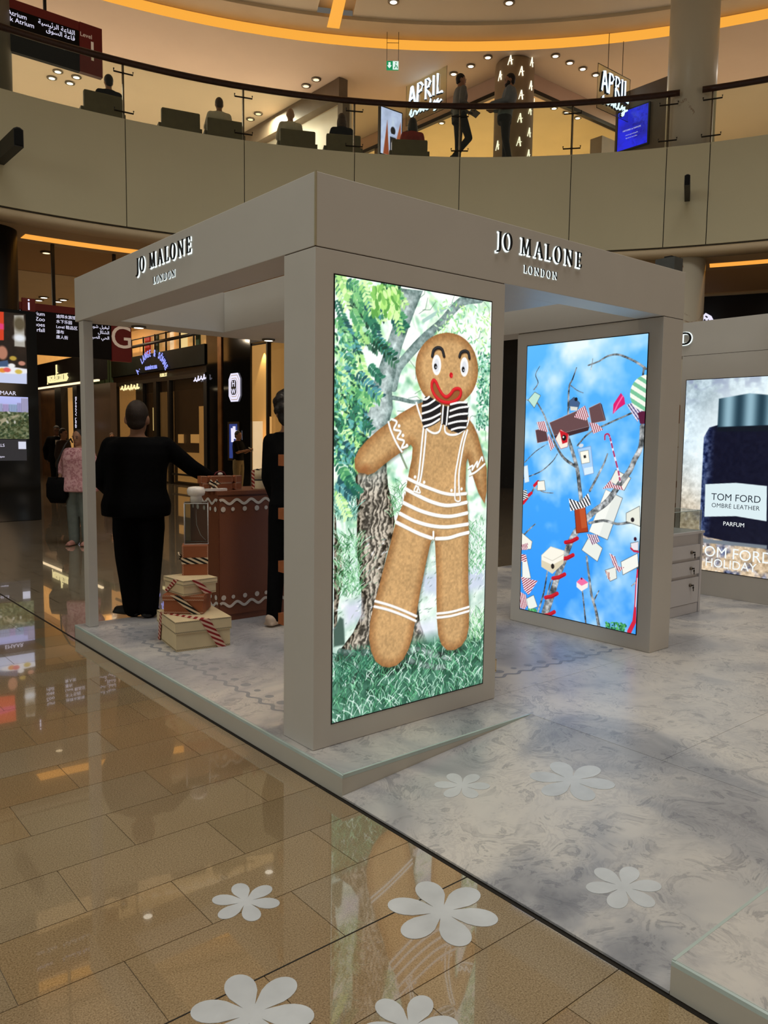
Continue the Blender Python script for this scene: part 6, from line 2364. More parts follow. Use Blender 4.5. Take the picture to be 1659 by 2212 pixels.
# ---- hanging direction sign, ground level
GY = 13.5
gy = lambda u, v: ony(u, v, GY)
sg = thing('hanging_sign', 'hanging black direction sign with Chinese and Arabic lines and a red G panel', 'sign', (3.4, GY, 3.1))
GL = Matrix.Translation((-3.4, -GY, -3.1))
xg0, xg1, xg2 = 1.75, gy(241, 730).x, gy(283, 730).x
zt_, zb_ = gy(75, 655).z, gy(75, 765).z
MB().box(xg0, xg1 - .005, GY, GY + .1, zb_, zt_).xform(GL).build('black_panel', SIGN_BLACK, sg)
MB().box(xg0, xg1 - .005, GY - .004, GY, zt_ - .14, zt_).xform(GL).build('red_header', SIGN_RED, sg)
MB().box(xg1, xg2, GY - .02, GY + .1, zb_ - .02, zt_).xform(GL).build('red_panel', SIGN_RED, sg)
text('level_letter', 'G', .66, GL @ frame((gy(262, 752).x, GY - .024, gy(262, 752).z), (1, 0, 0), (0, 0, 1)), GREY_PRINT, sg, extrude=.002)
for x in (gy(118, 650).x, gy(250, 650).x):
    MB().box(x - .03, x + .03, GY + .03, GY + .08, zt_, 5.46).xform(GL).build('hanger_rod', BLACK, sg)


def sgt(body, u, v, size, align='LEFT', fr0=None, par=None, m=SIGN_W, L=None, Y=GY):
    p = ony(u, v, Y)
    text('sign_line', body, size, (L or GL) @ frame((p.x, Y - .006, p.z), (1, 0, 0), (0, 0, 1)), m, par or sg, extrude=.001, align=align)


for i, s_ in enumerate(('Dubai Aquarium', '& Underwater Zoo', 'Level Shoes', 'The Waterfall')):
    sgt(s_, 97, 683 + 11.6 * i, .105, 'RIGHT')
for i, s_ in enumerate(('迪拜水族馆', '水下乐园', 'Level 鞋品区', '瀑布', '唐人街')):
    sgt(s_, 121, 686 + 11.2 * i, .078)


AR = {'ا': ('ا', '\ufe8e', '\ufe8e', 'ا'), }


def arabic(s):
    """joined Arabic letter shapes, laid out from right to left"""
    base = {'ا': 0xFE8D, 'أ': 0xFE83, 'آ': 0xFE81, 'ب': 0xFE8F, 'ة': 0xFE93, 'ت': 0xFE95, 'ج': 0xFE9D, 'ح': 0xFEA1, 'خ': 0xFEA5, 'د': 0xFEA9, 'ر': 0xFEAD, 'ز': 0xFEAF, 'س': 0xFEB1, 'ش': 0xFEB5, 'ص': 0xFEB9, 'ط': 0xFEC1, 'ع': 0xFEC9, 'ف': 0xFED1, 'ق': 0xFED5, 'ك': 0xFED9, 'ل': 0xFEDD, 'م': 0xFEE1, 'ن': 0xFEE5, 'ه': 0xFEE9, 'و': 0xFEED, 'ي': 0xFEF1, 'ئ': 0xFE89}
    two = set('اأآةدرزو')
    out = []
    for i, c in enumerate(s):
        if c not in base:
            out.append(c)
            continue
        pj = i > 0 and s[i - 1] in base and s[i - 1] not in two
        nj = i + 1 < len(s) and s[i + 1] in base and c not in two
        out.append(chr(base[c] + (3 if pj and nj else 1 if pj else 2 if nj else 0)))
    return ''.join(reversed(out))


for i, s_ in enumerate(('حديقة الحيوانات', 'ليفيل شوز', 'الشلال', 'الحي الصيني')):
    sgt(arabic(s_), 236, 700 + 11.3 * i, .09, 'RIGHT')

# ---- level 1 sign above, behind the balustrade
UY = 12.9
us = thing('hanging_sign', 'hanging black sign with lit Arabic lines and a red level 1 panel', 'sign', (3.0, UY, 8.4))
UL = Matrix.Translation((-3.0, -UY, -8.4))
uy = lambda u, v: ony(u, v, UY)
zu0, zu1 = 8.46, 9.36
x1_, x2_ = uy(172, 100).x, uy(220, 100).x
MB().box(1.5, x1_ - .005, UY, UY + .1, zu0, zu1).xform(UL).build('black_panel', SIGN_BLACK, us)
MB().box(1.5, x1_ - .005, UY - .004, UY, zu1 - .16, zu1).xform(UL).build('red_header', SIGN_RED, us)
MB().box(x1_, x2_, UY - .02, UY + .1, zu0, zu1).xform(UL).build('red_panel', SIGN_RED, us)
for x in (uy(99, 30).x,):
    MB().box(x - .025, x + .025, UY + .03, UY + .08, zu1, 11.0).xform(UL).build('hanger_rod', BLACK, us)
text('level_number', '1', .5, UL @ frame((uy(199, 132).x, UY - .024, uy(199, 132).z), (1, 0, 0), (0, 0, 1)), GREY_PRINT, us, extrude=.002)
text('level_word', 'Level', .11, UL @ frame((uy(185, 82).x, UY - .024, uy(185, 82).z), (1, 0, 0), (0, 0, 1)), GREY_PRINT, us, extrude=.002)
for i, (s_, u, v) in enumerate((('Grand Atrium', 58, 44), ('Souk Atrium', 74, 62), ('Underwater Zoo', 71, 86))):
    sgt(s_, u, v, .115, 'RIGHT', par=us, L=UL, Y=UY)
for s_, u, v in (('القاعة الرئيسية', 162, 77), ('قاعة السوق', 162, 89), ('الحديقة المائية', 163, 113)):
    sgt(arabic(s_), u, v, .115, 'RIGHT', par=us, L=UL, Y=UY)

# ---- black information stand with two screens
TY = 12.28
td = thing('information_totem', 'tall black information stand with two lit screens and a red i plate', 'totem', (1.9, TY, 0))
TL = Matrix.Translation((-1.9, -TY, 0))
ty = lambda u, v: ony(u, v, TY)
xr = ty(84, 900).x
MB().box(.6, xr, TY, TY + .28, .002, ty(60, 672).z).xform(TL).build('body', BLACK_GLOSS, td)
ib = MB().box(ty(50, 660).x, ty(78, 660).x, TY + .05, TY + .1, ty(60, 672).z, ty(60, 643).z).xform(TL).build('info_plate', SIGN_RED, td)
text('info_letter', 'i', .3, TL @ frame((ty(64, 669).x, TY + .045, ty(64, 669).z), (1, 0, 0), (0, 0, 1)), SIGN_W, ib, extrude=.001)


def small_picture(par, L, name, x0, x1, z0, z1, Y, step, fn, strength=1.0):
    P = Picture(x1 - x0, z1 - z0, step)
    fn(P)
    return P.build(name, par, L @ frame((x0, Y - .006, z0), (1, 0, 0), (0, 0, 1)), strength)


def paint_food(P):
    W, H = P.w, P.h
    n = P.noise(.08)
    P.a[:] = np.array([26, 18, 14]) / 255 * (.6 + n[..., None])
    X = lambda u, v: ((ty(u, v).x - PX_[0]), (ty(u, v).z - PX_[1]))
    P.poly([X(-40, 670), X(8, 674), X(8, 735), X(-40, 735)], (206, 60, 30), .01)
    P.poly([X(-40, 690), X(8, 700), X(8, 712), X(-40, 708)], (220, 60, 120), .03)
    P.poly([X(30, 681), X(51, 681), X(54, 750), X(31, 748)], (170, 166, 156), .02)
    P.oval(X(42, 700), .1, .12, (90, 80, 60), 0, .06)
    P.oval(X(42, 730), .1, .06, (226, 230, 236), 0, .05)
    P.oval(X(6, 760), .16, .17, (26, 18, 16), 0, .03)
    P.oval(X(5, 762), .085, .12, (176, 120, 96), 0, .03)
    P.poly([X(-30, 785), X(16, 778), X(24, 800), X(-30, 800)], (60, 84, 120), .02)
    P.poly([X(-60, 797), X(58, 797), X(58, 832), X(-60, 832)], (198, 206, 236), .02)
    P.oval(X(22, 800), .34, .06, (236, 236, 240), 0, .02)
    for q, c in (((5, 800), (226, 140, 50)), ((15, 799), (220, 90, 90)), ((25, 790), (236, 236, 236)), ((40, 803), (206, 180, 80)), ((28, 774), (180, 150, 60)), ((47, 785), (190, 130, 110))):
        P.oval(X(*q), .06, .04, c, 0, .02)


def paint_city(P):
    W, H = P.w, P.h
    n, n2 = P.noise(.1), P.noise(.025)
    y = P.Y / H
    sky = np.array([176, 182, 236]) * (.8 + .25 * y[..., None])
    land = np.array([84, 92, 62]) + (n2 - .5)[..., None] * 150 + (n - .5)[..., None] * 60
    P.a[:] = np.clip(np.where((y > .72)[..., None], sky, land), 0, 255) / 255
    for i, (x0, x1, z1) in enumerate(((.0, .3, .84), (.3, .5, .83), (.5, .62, .82), (.62, .78, .82), (.78, .9, .86), (.86, 1.0, .98))):
        P.poly([(x0 * W, .64 * H), (x1 * W, .64 * H), (x1 * W, z1 * H), (x0 * W, z1 * H)], (150 + 16 * (i % 3), 160 + 14 * (i % 2), 206), .005)
        k = int((x1 - x0) * 22) + 2
        for j in range(k):
            xx = (x0 + (x1 - x0) * (j + .5) / k) * W
            P.stroke([(xx, .64 * H), (xx, (z1 - .02) * H)], .012, (96, 104, 140), 0, .7)
    P.poly([(0, .2 * H), (.5 * W, .48 * H), (.8 * W, .58 * H), (.82 * W, .55 * H), (.5 * W, .36 * H), (.1 * W, .02 * H), (0, 0)], (176, 164, 138), .03, .8)
    for _ in range(120):
        P.oval((RNG.random() * W, RNG.random() * H * .62), .03, .018, [(50, 70, 40), (30, 50, 30), (110, 116, 84), (206, 204, 196)][min(3, RNG.integers(9) % 4 if RNG.random() < .3 else RNG.integers(3))], RNG.random() * 3, .01, .8)


PX_ = (1.3, ty(30, 828).z)
small_picture(td, TL, 'upper_screen', 1.3, ty(57, 760).x, ty(30, 828).z, ty(30, 676).z, TY, .008, paint_food)
small_picture(td, TL, 'lower_screen', 1.3, ty(61.5, 900).x, ty(30, 948).z, ty(30, 857).z, TY, .008, paint_city)
MB().box(1.3, ty(57, 960).x, TY - .004, TY, ty(30, 995).z, ty(30, 949).z).xform(TL).build('screen_footer', mat('grey_screen_footer', (40, 40, 42), .4, emit=(46, 46, 50), estr=.8, noise=(9, .05)), td)
text('screen_title', 'EMAAR', .1, TL @ frame((ty(14, 853).x, TY - .003, ty(14, 853).z), (1, 0, 0), (0, 0, 1)), SIGN_W, td, extrude=.001)
text('footer_text', 'DUBAI HILLS', .075, TL @ frame((ty(10, 965).x, TY - .007, ty(10, 965).z), (1, 0, 0), (0, 0, 1)), SIGN_W, td, align='RIGHT')
text('footer_text', 'touch to navigate', .042, TL @ frame((ty(10, 988).x, TY - .007, ty(10, 988).z), (1, 0, 0), (0, 0, 1)), SIGN_W, td, align='RIGHT')
MB().box(ty(39.5, 960).x, ty(56, 960).x, TY - .0075, TY - .0065, ty(47, 970).z, ty(47, 954).z).xform(TL).build('white_code_square', mat('white_code_plate', (220, 224, 236), .5, emit=(206, 212, 236), estr=.8, noise=(30, .05)), td)

# ================================================================== BALCONY LEVEL: SHOP, SEATS AND PEOPLE
FZ = 7.362
PINK_WALL = mat('rosy_shop_fascia', (206, 176, 158), .6, noise=(1.2, .04))
SHOP_IN = mat('beige_shop_lining', (222, 202, 164), .6, noise=(1.2, .05))
A_GLOW = glow('white_a_letter', (255, 246, 220), 1.3)
NEON = glow('white_neon', (214, 236, 255), 1.6)
COLUMN_TAN = mat('tan_velvet_column', (150, 128, 98), .7, noise=(3, .08), bump=(40, .2))

AX_, AY_ = 13.4, 10.7
ap = thing('shopfront', 'corner beauty shop with warm interior and rosy fascia on the balcony level', 'shopfront', (AX_, AY_, FZ))
AL = Matrix.Translation((-AX_, -AY_, -FZ))


def abox(name, x0, x1, y0, y1, z0, z1, m, par=None):
    return MB().box(x0, x1, y0, y1, z0, z1).xform(AL).build(name, m, par or ap)


abox('side_fascia', AX_ + .35, AX_ + .6, AY_ + .35, 24, 10.6, 10.995, PINK_WALL)
abox('front_fascia', AX_ + .6, 26, AY_ + .35, AY_ + .6, 10.6, 10.995, PINK_WALL)
abox('side_header', AX_ + .3, AX_ + .42, AY_ + .3, 24, 10.5, 10.6, DARK_STEEL)
abox('front_header', AX_ + .42, 26, AY_ + .3, AY_ + .42, 10.5, 10.6, DARK_STEEL)
abox('back_wall', 24, 24.1, AY_ + .6, 24, FZ, 10.95, SHOP_IN)
abox('side_wall', AX_ + .6, 24, 24, 24.1, FZ, 10.95, SHOP_IN)
abox('shop_ceiling', AX_ + .6, 24, AY_ + .6, 24, 10.93, 10.95, SHOP_IN)
abox('shop_floor', AX_ + .6, 24, AY_ + .6, 24, FZ + .004, FZ + .01, SHOP_IN)
abox('display_pier', AX_ + .35, AX_ + .75, 16.2, 16.8, FZ, 10.6, mat('grey_brown_pier', (110, 94, 76), .6, noise=(3, .1)))
abox('display_pier', AX_ + .35, AX_ + .6, 19.2, 19.8, FZ, 10.6, MATS['grey_brown_pier'])
abox('display_pier', 17.6, 19.4, AY_ + .5, AY_ + .9, FZ, 10.3, MATS['grey_brown_pier'])
abox('lit_shelf', 15, 15.3, 17.2, 22, 8.9, 8.98, LAMP_WARM)
abox('lit_shelf', 16, 17.3, 14, 14.3, 8.2, 8.26, LAMP_WARM)
area_light('shop_light', (18, 15.5, 10.9), (18, 15.5, 7), 6.0, 420, (1, .86, .64))
area_light('shop_light_2', (15.3, 20, 10.9), (15.3, 20, 7), 3.0, 130, (1, .85, .66))
# tan corner column with lit A letters
cc = hit(1113, 116, R0 + 3.36)
dirv = Vector((cc.x - CAM_LOC.x, cc.y - CAM_LOC.y, 0)).normalized()
cc = Vector((cc.x, cc.y, 0)) + dirv * .5
acol = thing('column', 'round tan column covered in glowing white letter A shapes', 'column', (cc.x, cc.y, FZ))
MB().lathe([(.49, 0), (.49, 3.45), (.47, 3.58), (.42, 3.636)], (0, 0, 0), 40).build('shaft', COLUMN_TAN, acol)
for x, y in ((1182, 240), (1403, 258), (1295, 355), (1078, 405), (1393, 505), (1292, 605), (1385, 765), (1280, 850), (1375, 1000), (1270, 1098), (1050, 1140), (1368, 1230), (1160, 1235), (1440, 430), (1428, 690)):
    u, v = 860 + x / 4.879, 80 + y / 4.879
    d = sight(u, v)
    o = CAM_LOC - cc
    a, b, c = d.x ** 2 + d.y ** 2, 2 * (o.x * d.x + o.y * d.y), o.x ** 2 + o.y ** 2 - .49 ** 2
    q = b * b - 4 * a * c
    if q <= 0:
        continue
    p = CAM_LOC + d * ((-b - math.sqrt(q)) / (2 * a))
    n = Vector((p.x - cc.x, p.y - cc.y, 0)).normalized()
    fr = frame(p - Vector((cc.x, cc.y, FZ)) + n * .01 - Vector((0, 0, .1)), Vector((0, 0, 1)).cross(n), (0, 0, 1))
    L_ = MB()
    for s0, s1, w in (((-.055, -.02), (.012, .2), .018), ((.012, .2), (.045, -.02), .03), ((-.04, .06), (.075, .09), .013)):
        q_ = _q(s0, s1, w, 0)
        L_.prism([fr @ Vector((k_.x, k_.y, 0)) for k_ in q_], n * .012)
    L_.build('glow_letter', A_GLOW, acol)


# glass-mounted signs: upright deco capitals and a script word below
def april(label, fr, W_, H_):
    t = thing('shop_sign', label, 'sign', fr.translation)
    L = Matrix.Translation(fr.translation).inverted() @ fr
    F = lambda pts, r=.03, m=NEON: MB().tube([L @ Vector((x * W_, y * H_, .03)) for x, y in pts], r, 6).build('neon_letter', m, t)
    bk = mat('black_sign_edge', (16, 18, 24), .5, noise=(9, .2))
    glyph = [[(.0, .42), (.07, .98), (.10, 1.0), (.2, .42)], [(.02, .62), (.17, .66)],
             [(.26, .42), (.28, 1.0), (.37, .98), (.43, .88), (.38, .76), (.28, .72)],
             [(.52, .42), (.52, 1.0), (.61, .98), (.66, .88), (.61, .76), (.53, .72), (.60, .6), (.68, .42)],
             [(.76, .42), (.76, 1.0)], [(.88, 1.0), (.88, .42), (1.02, .42)]]
    for g_ in glyph:
        MB().tube([L @ Vector((x * W_ - .015, y * H_ - .015, .01)) for x, y in g_], .036, 6).build('letter_back', bk, t)
        F(g_, .032)
    s_ = [(.02, .16), (.08, .3), (.06, .12), (.12, .1), (.16, .2), (.2, .22), (.24, .16), (.24, .1), (.34, .2), (.4, .24), (.36, .12), (.44, .2), (.46, .1), (.54, .26), (.54, .12), (.62, .12), (.68, .36), (.66, .14), (.74, .14), (.8, .26), (.8, .14), (.9, .26), (.86, .02), (.78, -.02), (.84, .08), (1.0, .2)]
    MB().tube([L @ Vector((x * W_ - .012, y * H_ - .012, .01)) for x, y in smooth(s_, 3)], .028, 6).build('script_back', bk, t)
    F(smooth(s_, 3), .024)
    MB().tube([L @ Vector((x * W_, y * H_, 0)) for x, y in ((-.12, -.1), (1.12, -.1), (1.12, 1.15), (-.12, 1.15))], .008, 5, closed=True).build('glass_edge', DARK_STEEL, t)
    for x in (.25, .8):
        MB().tube([L @ Vector((x * W_, 1.15 * H_, 0)), L @ Vector((x * W_, 1.15 * H_, 0)) + Vector((0, 0, 11.0 - (fr.translation.z + 1.15 * H_)))], .008, 5).build('hanger', DARK_STEEL, t)
    MB().box(-.12 * W_, 1.12 * W_, -.1 * H_, 1.15 * H_, -.004, .004).xform(L).build('glass_panel', GLASS, t)
    return t


p0, p1, p2 = onx(885, 262, 12.4), onx(955, 232, 12.4), onx(955, 158, 12.4)
april('white neon April Beauty sign left of the tan column', frame(p0, (0, -1, 0), (0, 0, 1)), abs(p1.y - p0.y), (p2.z - p1.z))
p0, p1, p2 = ony(1296, 228, 8.6), ony(1352, 245, 8.6), ony(1296, 150, 8.6)
april('white neon April Beauty sign right of the tan column', frame(p0, (1, 0, 0), (0, 0, 1)), abs(p1.x - p0.x), (p2.z - p0.z))

# lit posters
PB = Picture(.83, 1.06, .01)


def paint_blue(P):
    n, n2 = P.noise(.3, 4), P.noise(.06)
    P.a[:] = np.clip(np.array([22, 34, 236]) * (.62 + .75 * n[..., None]) - (n2[..., None] > .62) * 30 * (P.X > .4)[..., None], 0, 255) / 255
    m = np.clip((n - .5) * 3 + (P.X / P.w - .55) - (P.Y / P.h - .5) ** 2 * 3, 0, 1)[..., None] * .7
    P.a[:] = P.a * (1 - m) + m * np.array([16, 16, 70]) / 255


paint_blue(PB)
a0, a1 = onx(1333, 328, 15.0), onx(1401, 222, 15.0)
PB.w, PB.h = abs(a0.y - a1.y), a1.z - a0.z
PB.X, PB.Y = np.meshgrid(np.linspace(0, PB.w, PB.nx), np.linspace(0, PB.h, PB.ny))
frb = frame((15.0, a0.y, a0.z), (0, -1, 0), (0, 0, 1))
bl = thing('lit_poster', 'bright blue lit poster with small white lines beside the pale column', 'poster', frb.translation)
BLM = Matrix.Translation(frb.translation).inverted() @ frb
MB().box(-.03, PB.w + .03, -.03, PB.h + .03, -.06, .0).xform(BLM).build('frame', BLACK, bl)
PB.build('picture', bl, BLM @ Matrix.Translation((0, 0, .003)), 1.0)
for s_, y, sz in (('HISTOIRES de PARFUMS', .46, .05), ('c\'est ici que la bouteille', .34, .038), ('fait voir la vie en bleu', .26, .038)):
    text('poster_line', s_, sz, BLM @ Matrix.Translation((PB.w * .48, PB.h * y, .006)), SIGN_W, bl, sx=.95)
MB().box(15.06, 15.3, a0.y - 1.25, a0.y + .12, FZ, 10.0).build('tmp', mat('grey_brown_pier', (110, 94, 76), .6))
bpy.data.objects['tmp'].name = 'poster_wall'
tag(bpy.data.objects['poster_wall'], 'grey brown wall pier carrying the bright blue poster', 'wall pier')

PS = Picture(.62, 1.0, .012)


def paint_scent(P):
    n = P.noise(.2)
    P.a[:] = np.clip(np.array([196, 206, 250]) * (.85 + .3 * n[..., None]), 0, 255) / 255
    P.poly([(.12 * P.w, 0), (.3 * P.w, .75 * P.h), (.4 * P.w, 0)], (150, 70, 40), .03)
    P.poly([(.55 * P.w, 0), (.95 * P.w, .8 * P.h), (P.w, 0)], (170, 90, 60), .03)
    P.poly([(.45 * P.w, .08 * P.h), (.7 * P.w, .08 * P.h), (.72 * P.w, .42 * P.h), (.44 * P.w, .42 * P.h)], (24, 24, 30), .02)
    P.oval((.58 * P.w, .56 * P.h), .08, .1, (20, 20, 26), 0, .02)
    P.poly([(.5 * P.w, .12 * P.h), (.68 * P.w, .12 * P.h), (.68 * P.w, .3 * P.h), (.5 * P.w, .3 * P.h)], (226, 214, 226), .01)


b0, b1 = ony(822, 330, 13.2), ony(868, 246, 13.2)
PS.w, PS.h = b1.x - b0.x, b1.z - b0.z
PS.X, PS.Y = np.meshgrid(np.linspace(0, PS.w, PS.nx), np.linspace(0, PS.h, PS.ny))
paint_scent(PS)
frs = frame((b0.x, 13.2, b0.z), (1, 0, 0), (0, 0, 1))
sp = thing('lit_poster', 'lit screen poster with dark bottle shapes behind the seated diners', 'poster', frs.translation)
SPM = Matrix.Translation(frs.translation).inverted() @ frs
MB().box(-.03, PS.w + .03, FZ - b0.z + .004, PS.h + .03, -.08, .0).xform(SPM).build('frame', DARK_STEEL, sp)
PS.build('picture', sp, SPM @ Matrix.Translation((0, 0, .003)), 1.0)

# white shop bay behind the diners
wbx = thing('shop_bay', 'white lit shop bay with grey beam behind the diners', 'shop bay', (9.5, 17.5, FZ))
WL = Matrix.Translation((-9.5, -17.5, -FZ))
MB().box(11.0, 11.2, 14.6, 23, FZ, 10.5).xform(WL).build('side_wall', mat('white_bay_wall', (226, 216, 198), .6, noise=(2, .04)), wbx)
MB().box(10.7, 10.98, 14.5, 23, 10.5, 10.99).xform(WL).build('beam', mat('grey_brown_pier', (110, 94, 76)), wbx)
MB().box(10.75, 10.98, 14.4, 14.62, FZ, 10.5).xform(WL).build('pier', MATS['grey_brown_pier'], wbx)
area_light('bay_light', (10.2, 17, 10.4), (11.2, 17, 8.5), 1.2, 34, (1, .93, .8))


# exit sign on its wires
ex0 = hit(848, 142, R0 + 2.9)
es = thing('exit_sign', 'small green exit sign with arrow and running figure on wires', 'sign', ex0, math.radians(ang_of(ex0)) - math.pi / 2 + math.pi)
EXG = glow('exit_green', (20, 150, 90), .9)
EXW = glow('exit_white', (226, 246, 236), 1.0)
es.rotation_euler = (0, 0, math.atan2(AX_R.y, AX_R.x))
MB().box(-.145, .145, -.02, .02, -.1, .1).build('panel', EXG, es)
MB().box(.005, .14, -.023, -.02, -.095, .095).build('white_half', EXW, es)
MB().prism([(-.075, -.024, -.07), (-.02, -.024, 0), (-.05, -.024, 0), (-.05, -.024, .07), (-.1, -.024, .07), (-.1, -.024, 0), (-.13, -.024, 0)][::-1], (0, .004, 0)).build('arrow', EXW, es)
MB().tube([(.04, -.025, -.07), (.07, -.025, -.03), (.065, -.025, .02), (.1, -.025, -.02), (.12, -.025, -.07)], .012, 6).build('running_figure', EXG, es)
MB().ball((.08, -.026, .055), .016).build('figure_head', EXG, es)
for x in (-.14, .14):
    MB().tube([(x, 0, .1), (x, 0, 11.3 - ex0.z)], .006, 5).build('wire', BLACK, es)
MB().tube([(-.14, 0, .52), (.14, 0, .52)], .006, 5).build('wire_bar', BLACK, es)


# recessed ceiling downlights
def ceil_light(u, v, z, r, label, group, m=LAMP_WHITE):
    p = onz(u, v, z)
    t = thing('downlight', label, 'downlight', (p.x, p.y, z), 0, group)
    MB().lathe([(r * 1.3, -.001), (r * 1.3, -.02), (r, -.022)], (0, 0, 0), 16).build('ring', STEEL, t)
    MB().lathe([(0, -.024), (r * .7, -.023), (r * .98, -.02)], (0, 0, 0), 16).build('lens', m, t)


for u, v in ((917, 159), (891 + 164 - 30, 142), (1053, 123), (980, 159)):
    pass
for u, v, w in ((980, 159, 'lowest'), (1017, 142, 'middle'), (1054, 123, 'highest')):
    ceil_light(u, v, 10.99, .085, '%s of the three bright downlights stepping up to the tan column from the left' % w, 'downlights left of the tan column')
for u, v, w in ((1200, 120, 'highest'), (1231, 135, 'second highest'), (1259, 148, 'third highest'), (1287, 161, 'lowest')):
    ceil_light(u, v, 10.99, .085, '%s of the four bright downlights stepping down right of the tan column' % w, 'downlights right of the tan column')
for u, v, w in ((683, 171, 'upper'), (661, 185, 'lower')):
    ceil_light(u, v, 10.99, .10, '%s of two dim downlights in the plain ceiling above the handrail' % w, 'downlights above the diners', LAMP_WARM)
for u, v, w in ((558, 245, 'upper'), (541, 257, 'lower')):
    ceil_light(u, v, 10.99, .10, '%s of two dim downlights seen through the glass between diners in white' % w, 'downlights seen through the glass', LAMP_WARM)
for u, v, w in ((125, 154, 'top left'), (165, 166, 'top right'), (112, 168, 'bottom left'), (151, 179, 'bottom right')):
    ceil_light(u, v, 10.99, .10, '%s of the four downlights below the level 1 sign' % w, 'downlights below the level 1 sign')
for u, v, w in ((850, 3, 'left'), (1100, 5, 'right')):
    ceil_light(u, v, 11.325, .10, '%s one of two downlights in the perforated ceiling at the top edge' % w, 'downlights in the perforated ceiling')
ceil_light(100, 545, 5.31, .09, 'recessed downlight in the low perforated ceiling beside the black column', None, LAMP_WARM)
for u, v, w in ((95, 642, 'second from left'), (84, 648, 'leftmost'), (126, 651, 'third from left'), (137, 647, 'rightmost')):
    ceil_light(u, v, 5.455, .11, '%s of the four flat downlights over the hanging G sign' % w, 'far low ceiling downlights')
for u, v in ((954, 265),):
    ceil_light(u, v, 10.92, .08, 'shop downlight seen under the left April sign', None)
for u, v, w in ((1197, 233, 'leftmost'), (1223, 243, 'middle'), (1248, 254, 'rightmost')):
    ceil_light(u, v, 10.92, .085, '%s of three shop downlights under the handrail left of the blue poster' % w, 'shop downlights by the blue poster')

# light of the gallery and of the low ceiling
for a, rad, pw in ((100, 7, 90), (88, 7.2, 110), (76, 7.4, 110), (65, 7.4, 90), (30, 7, 90), (16, 7, 90), (2, 7, 80), (94, 11, 90), (80, 12, 100), (68, 12, 70)):
    q = rp(a, R0 + rad, 10.9)
    area_light('gallery_light', q, (q[0], q[1], 0), .5, pw * 1.4, (1, .9, .78))
for a, rad, pw in ((92, 7.4, 60), (84, 8, 80), (76, 9, 80), (84, 13, 80), (76, 14, 60), (66, 7, 40), (50, 6.5, 30), (30, 7, 40), (14, 7, 40)):
    q = rp(a, R0 + rad, 5.4)
    area_light('low_ceiling_light', q, (q[0], q[1], 0), .4, pw * 1.05, (1, .80, .56))


# black wedge-shaped speakers sticking out of the balcony panels
def wedge(u, v, label, length, hw_, hh):
    b_ = hit(u, v, R0)
    a = math.radians(ang_of(b_))
    inward = Vector((-math.cos(a), -math.sin(a), 0))
    side = Vector((-inward.y, inward.x, 0))
    mb = MB()
    pr = [(-hw_, -hh), (hw_, -hh), (hw_, hh * .8), (hw_ * .3, hh), (-hw_ * .3, hh), (-hw_, hh * .8)]
    mb.prism([b_ + side * x + Vector((0, 0, y)) for x, y in pr], inward * length)
    t = thing('wall_speaker', label, 'speaker', b_)
    mb.xform(Matrix.Translation(-b_)).build('housing', BLACK, t)
    MB().prism([side * x * .85 + Vector((0, 0, y * .85)) + inward * length for x, y in pr], inward * .012).build('end_cap', BLACK_GLOSS, t)


wedge(1485, 424, 'slim black box speaker sticking out of the balcony panel by the pale column', 1.05, .05, .1)
wedge(-2, 335, 'black box speaker sticking out of the balcony at the left edge', 1.1, .075, .15)

# ---------------------------------------------------------------- armchairs and diners
SEATC = mat('dark_olive_upholstery', (112, 104, 82), .75, noise=(6, .1), bump=(60, .15))


def armchair(u, ul, ur, vt, label):
    rad = R0 + 1.0
    p = hit(u, vt, rad)
    w = (hit(ur, vt, rad) - hit(ul, vt, rad)).length
    a = math.radians(ang_of(p))
    top = p.z - FZ
    t = thing('armchair', label, 'armchair', (p.x, p.y, FZ), a - math.pi / 2, 'armchairs along the balustrade')
    # local +y points away from the atrium
    b_ = MB().box(-w / 2, w / 2, -.06, .06, .12, top).build('backrest', SEATC, t)
    bv = b_.modifiers.new('soft', 'BEVEL')
    bv.width, bv.segments = .03, 3
    MB().box(-w / 2 + .08, w / 2 - .08, .06, .62, .18, .42).build('seat', SEATC, t)
    for s in (-1, 1):
        MB().box(s * w / 2 - .05, s * w / 2 + .05, .0, .6, .14, .5).build('armrest', SEATC, t)
        for y in (.02, .55):
            MB().box(s * w / 2 * .85 - .02, s * w / 2 * .85 + .02, y - .02, y + .02, 0, .15).build('leg', BLACK, t)
    return t, p, a, top


def diner(u, vtop, label, wear, hair, skin, height=1.9):
    rad = R0 + 1.25
    p = hit(u, vtop, rad)
    a = math.radians(ang_of(p))
    k = height / 1.75
    seat = p.z - FZ - .79 * k          # head top sits 0.79 m above the seat
    dz = max(.40, seat) - .0
    sh_ = dz / k
    J = dict(pel=(0, .0, sh_ + .10), chest=(0, .03, sh_ + .40), neck=(0, .02, sh_ + .545), lsh=(-.172, .03, sh_ + .47), rsh=(.172, .03, sh_ + .47), lel=(-.24, -.06, sh_ + .25), rel=(.24, -.06, sh_ + .25), lwr=(-.18, -.28, sh_ + .26), rwr=(.18, -.28, sh_ + .26),
             lhip=(-.09, -.02, sh_ + .07), rhip=(.09, -.02, sh_ + .07), lkn=(-.11, -.44, sh_ + .06), rkn=(.11, -.44, sh_ + .06), lan=(-.11, -.42, .085), ran=(.11, -.42, .085))
    return person(label, (p.x, p.y, FZ), a + math.pi / 2, J, skin, wear, hair, .02, height, None, False)


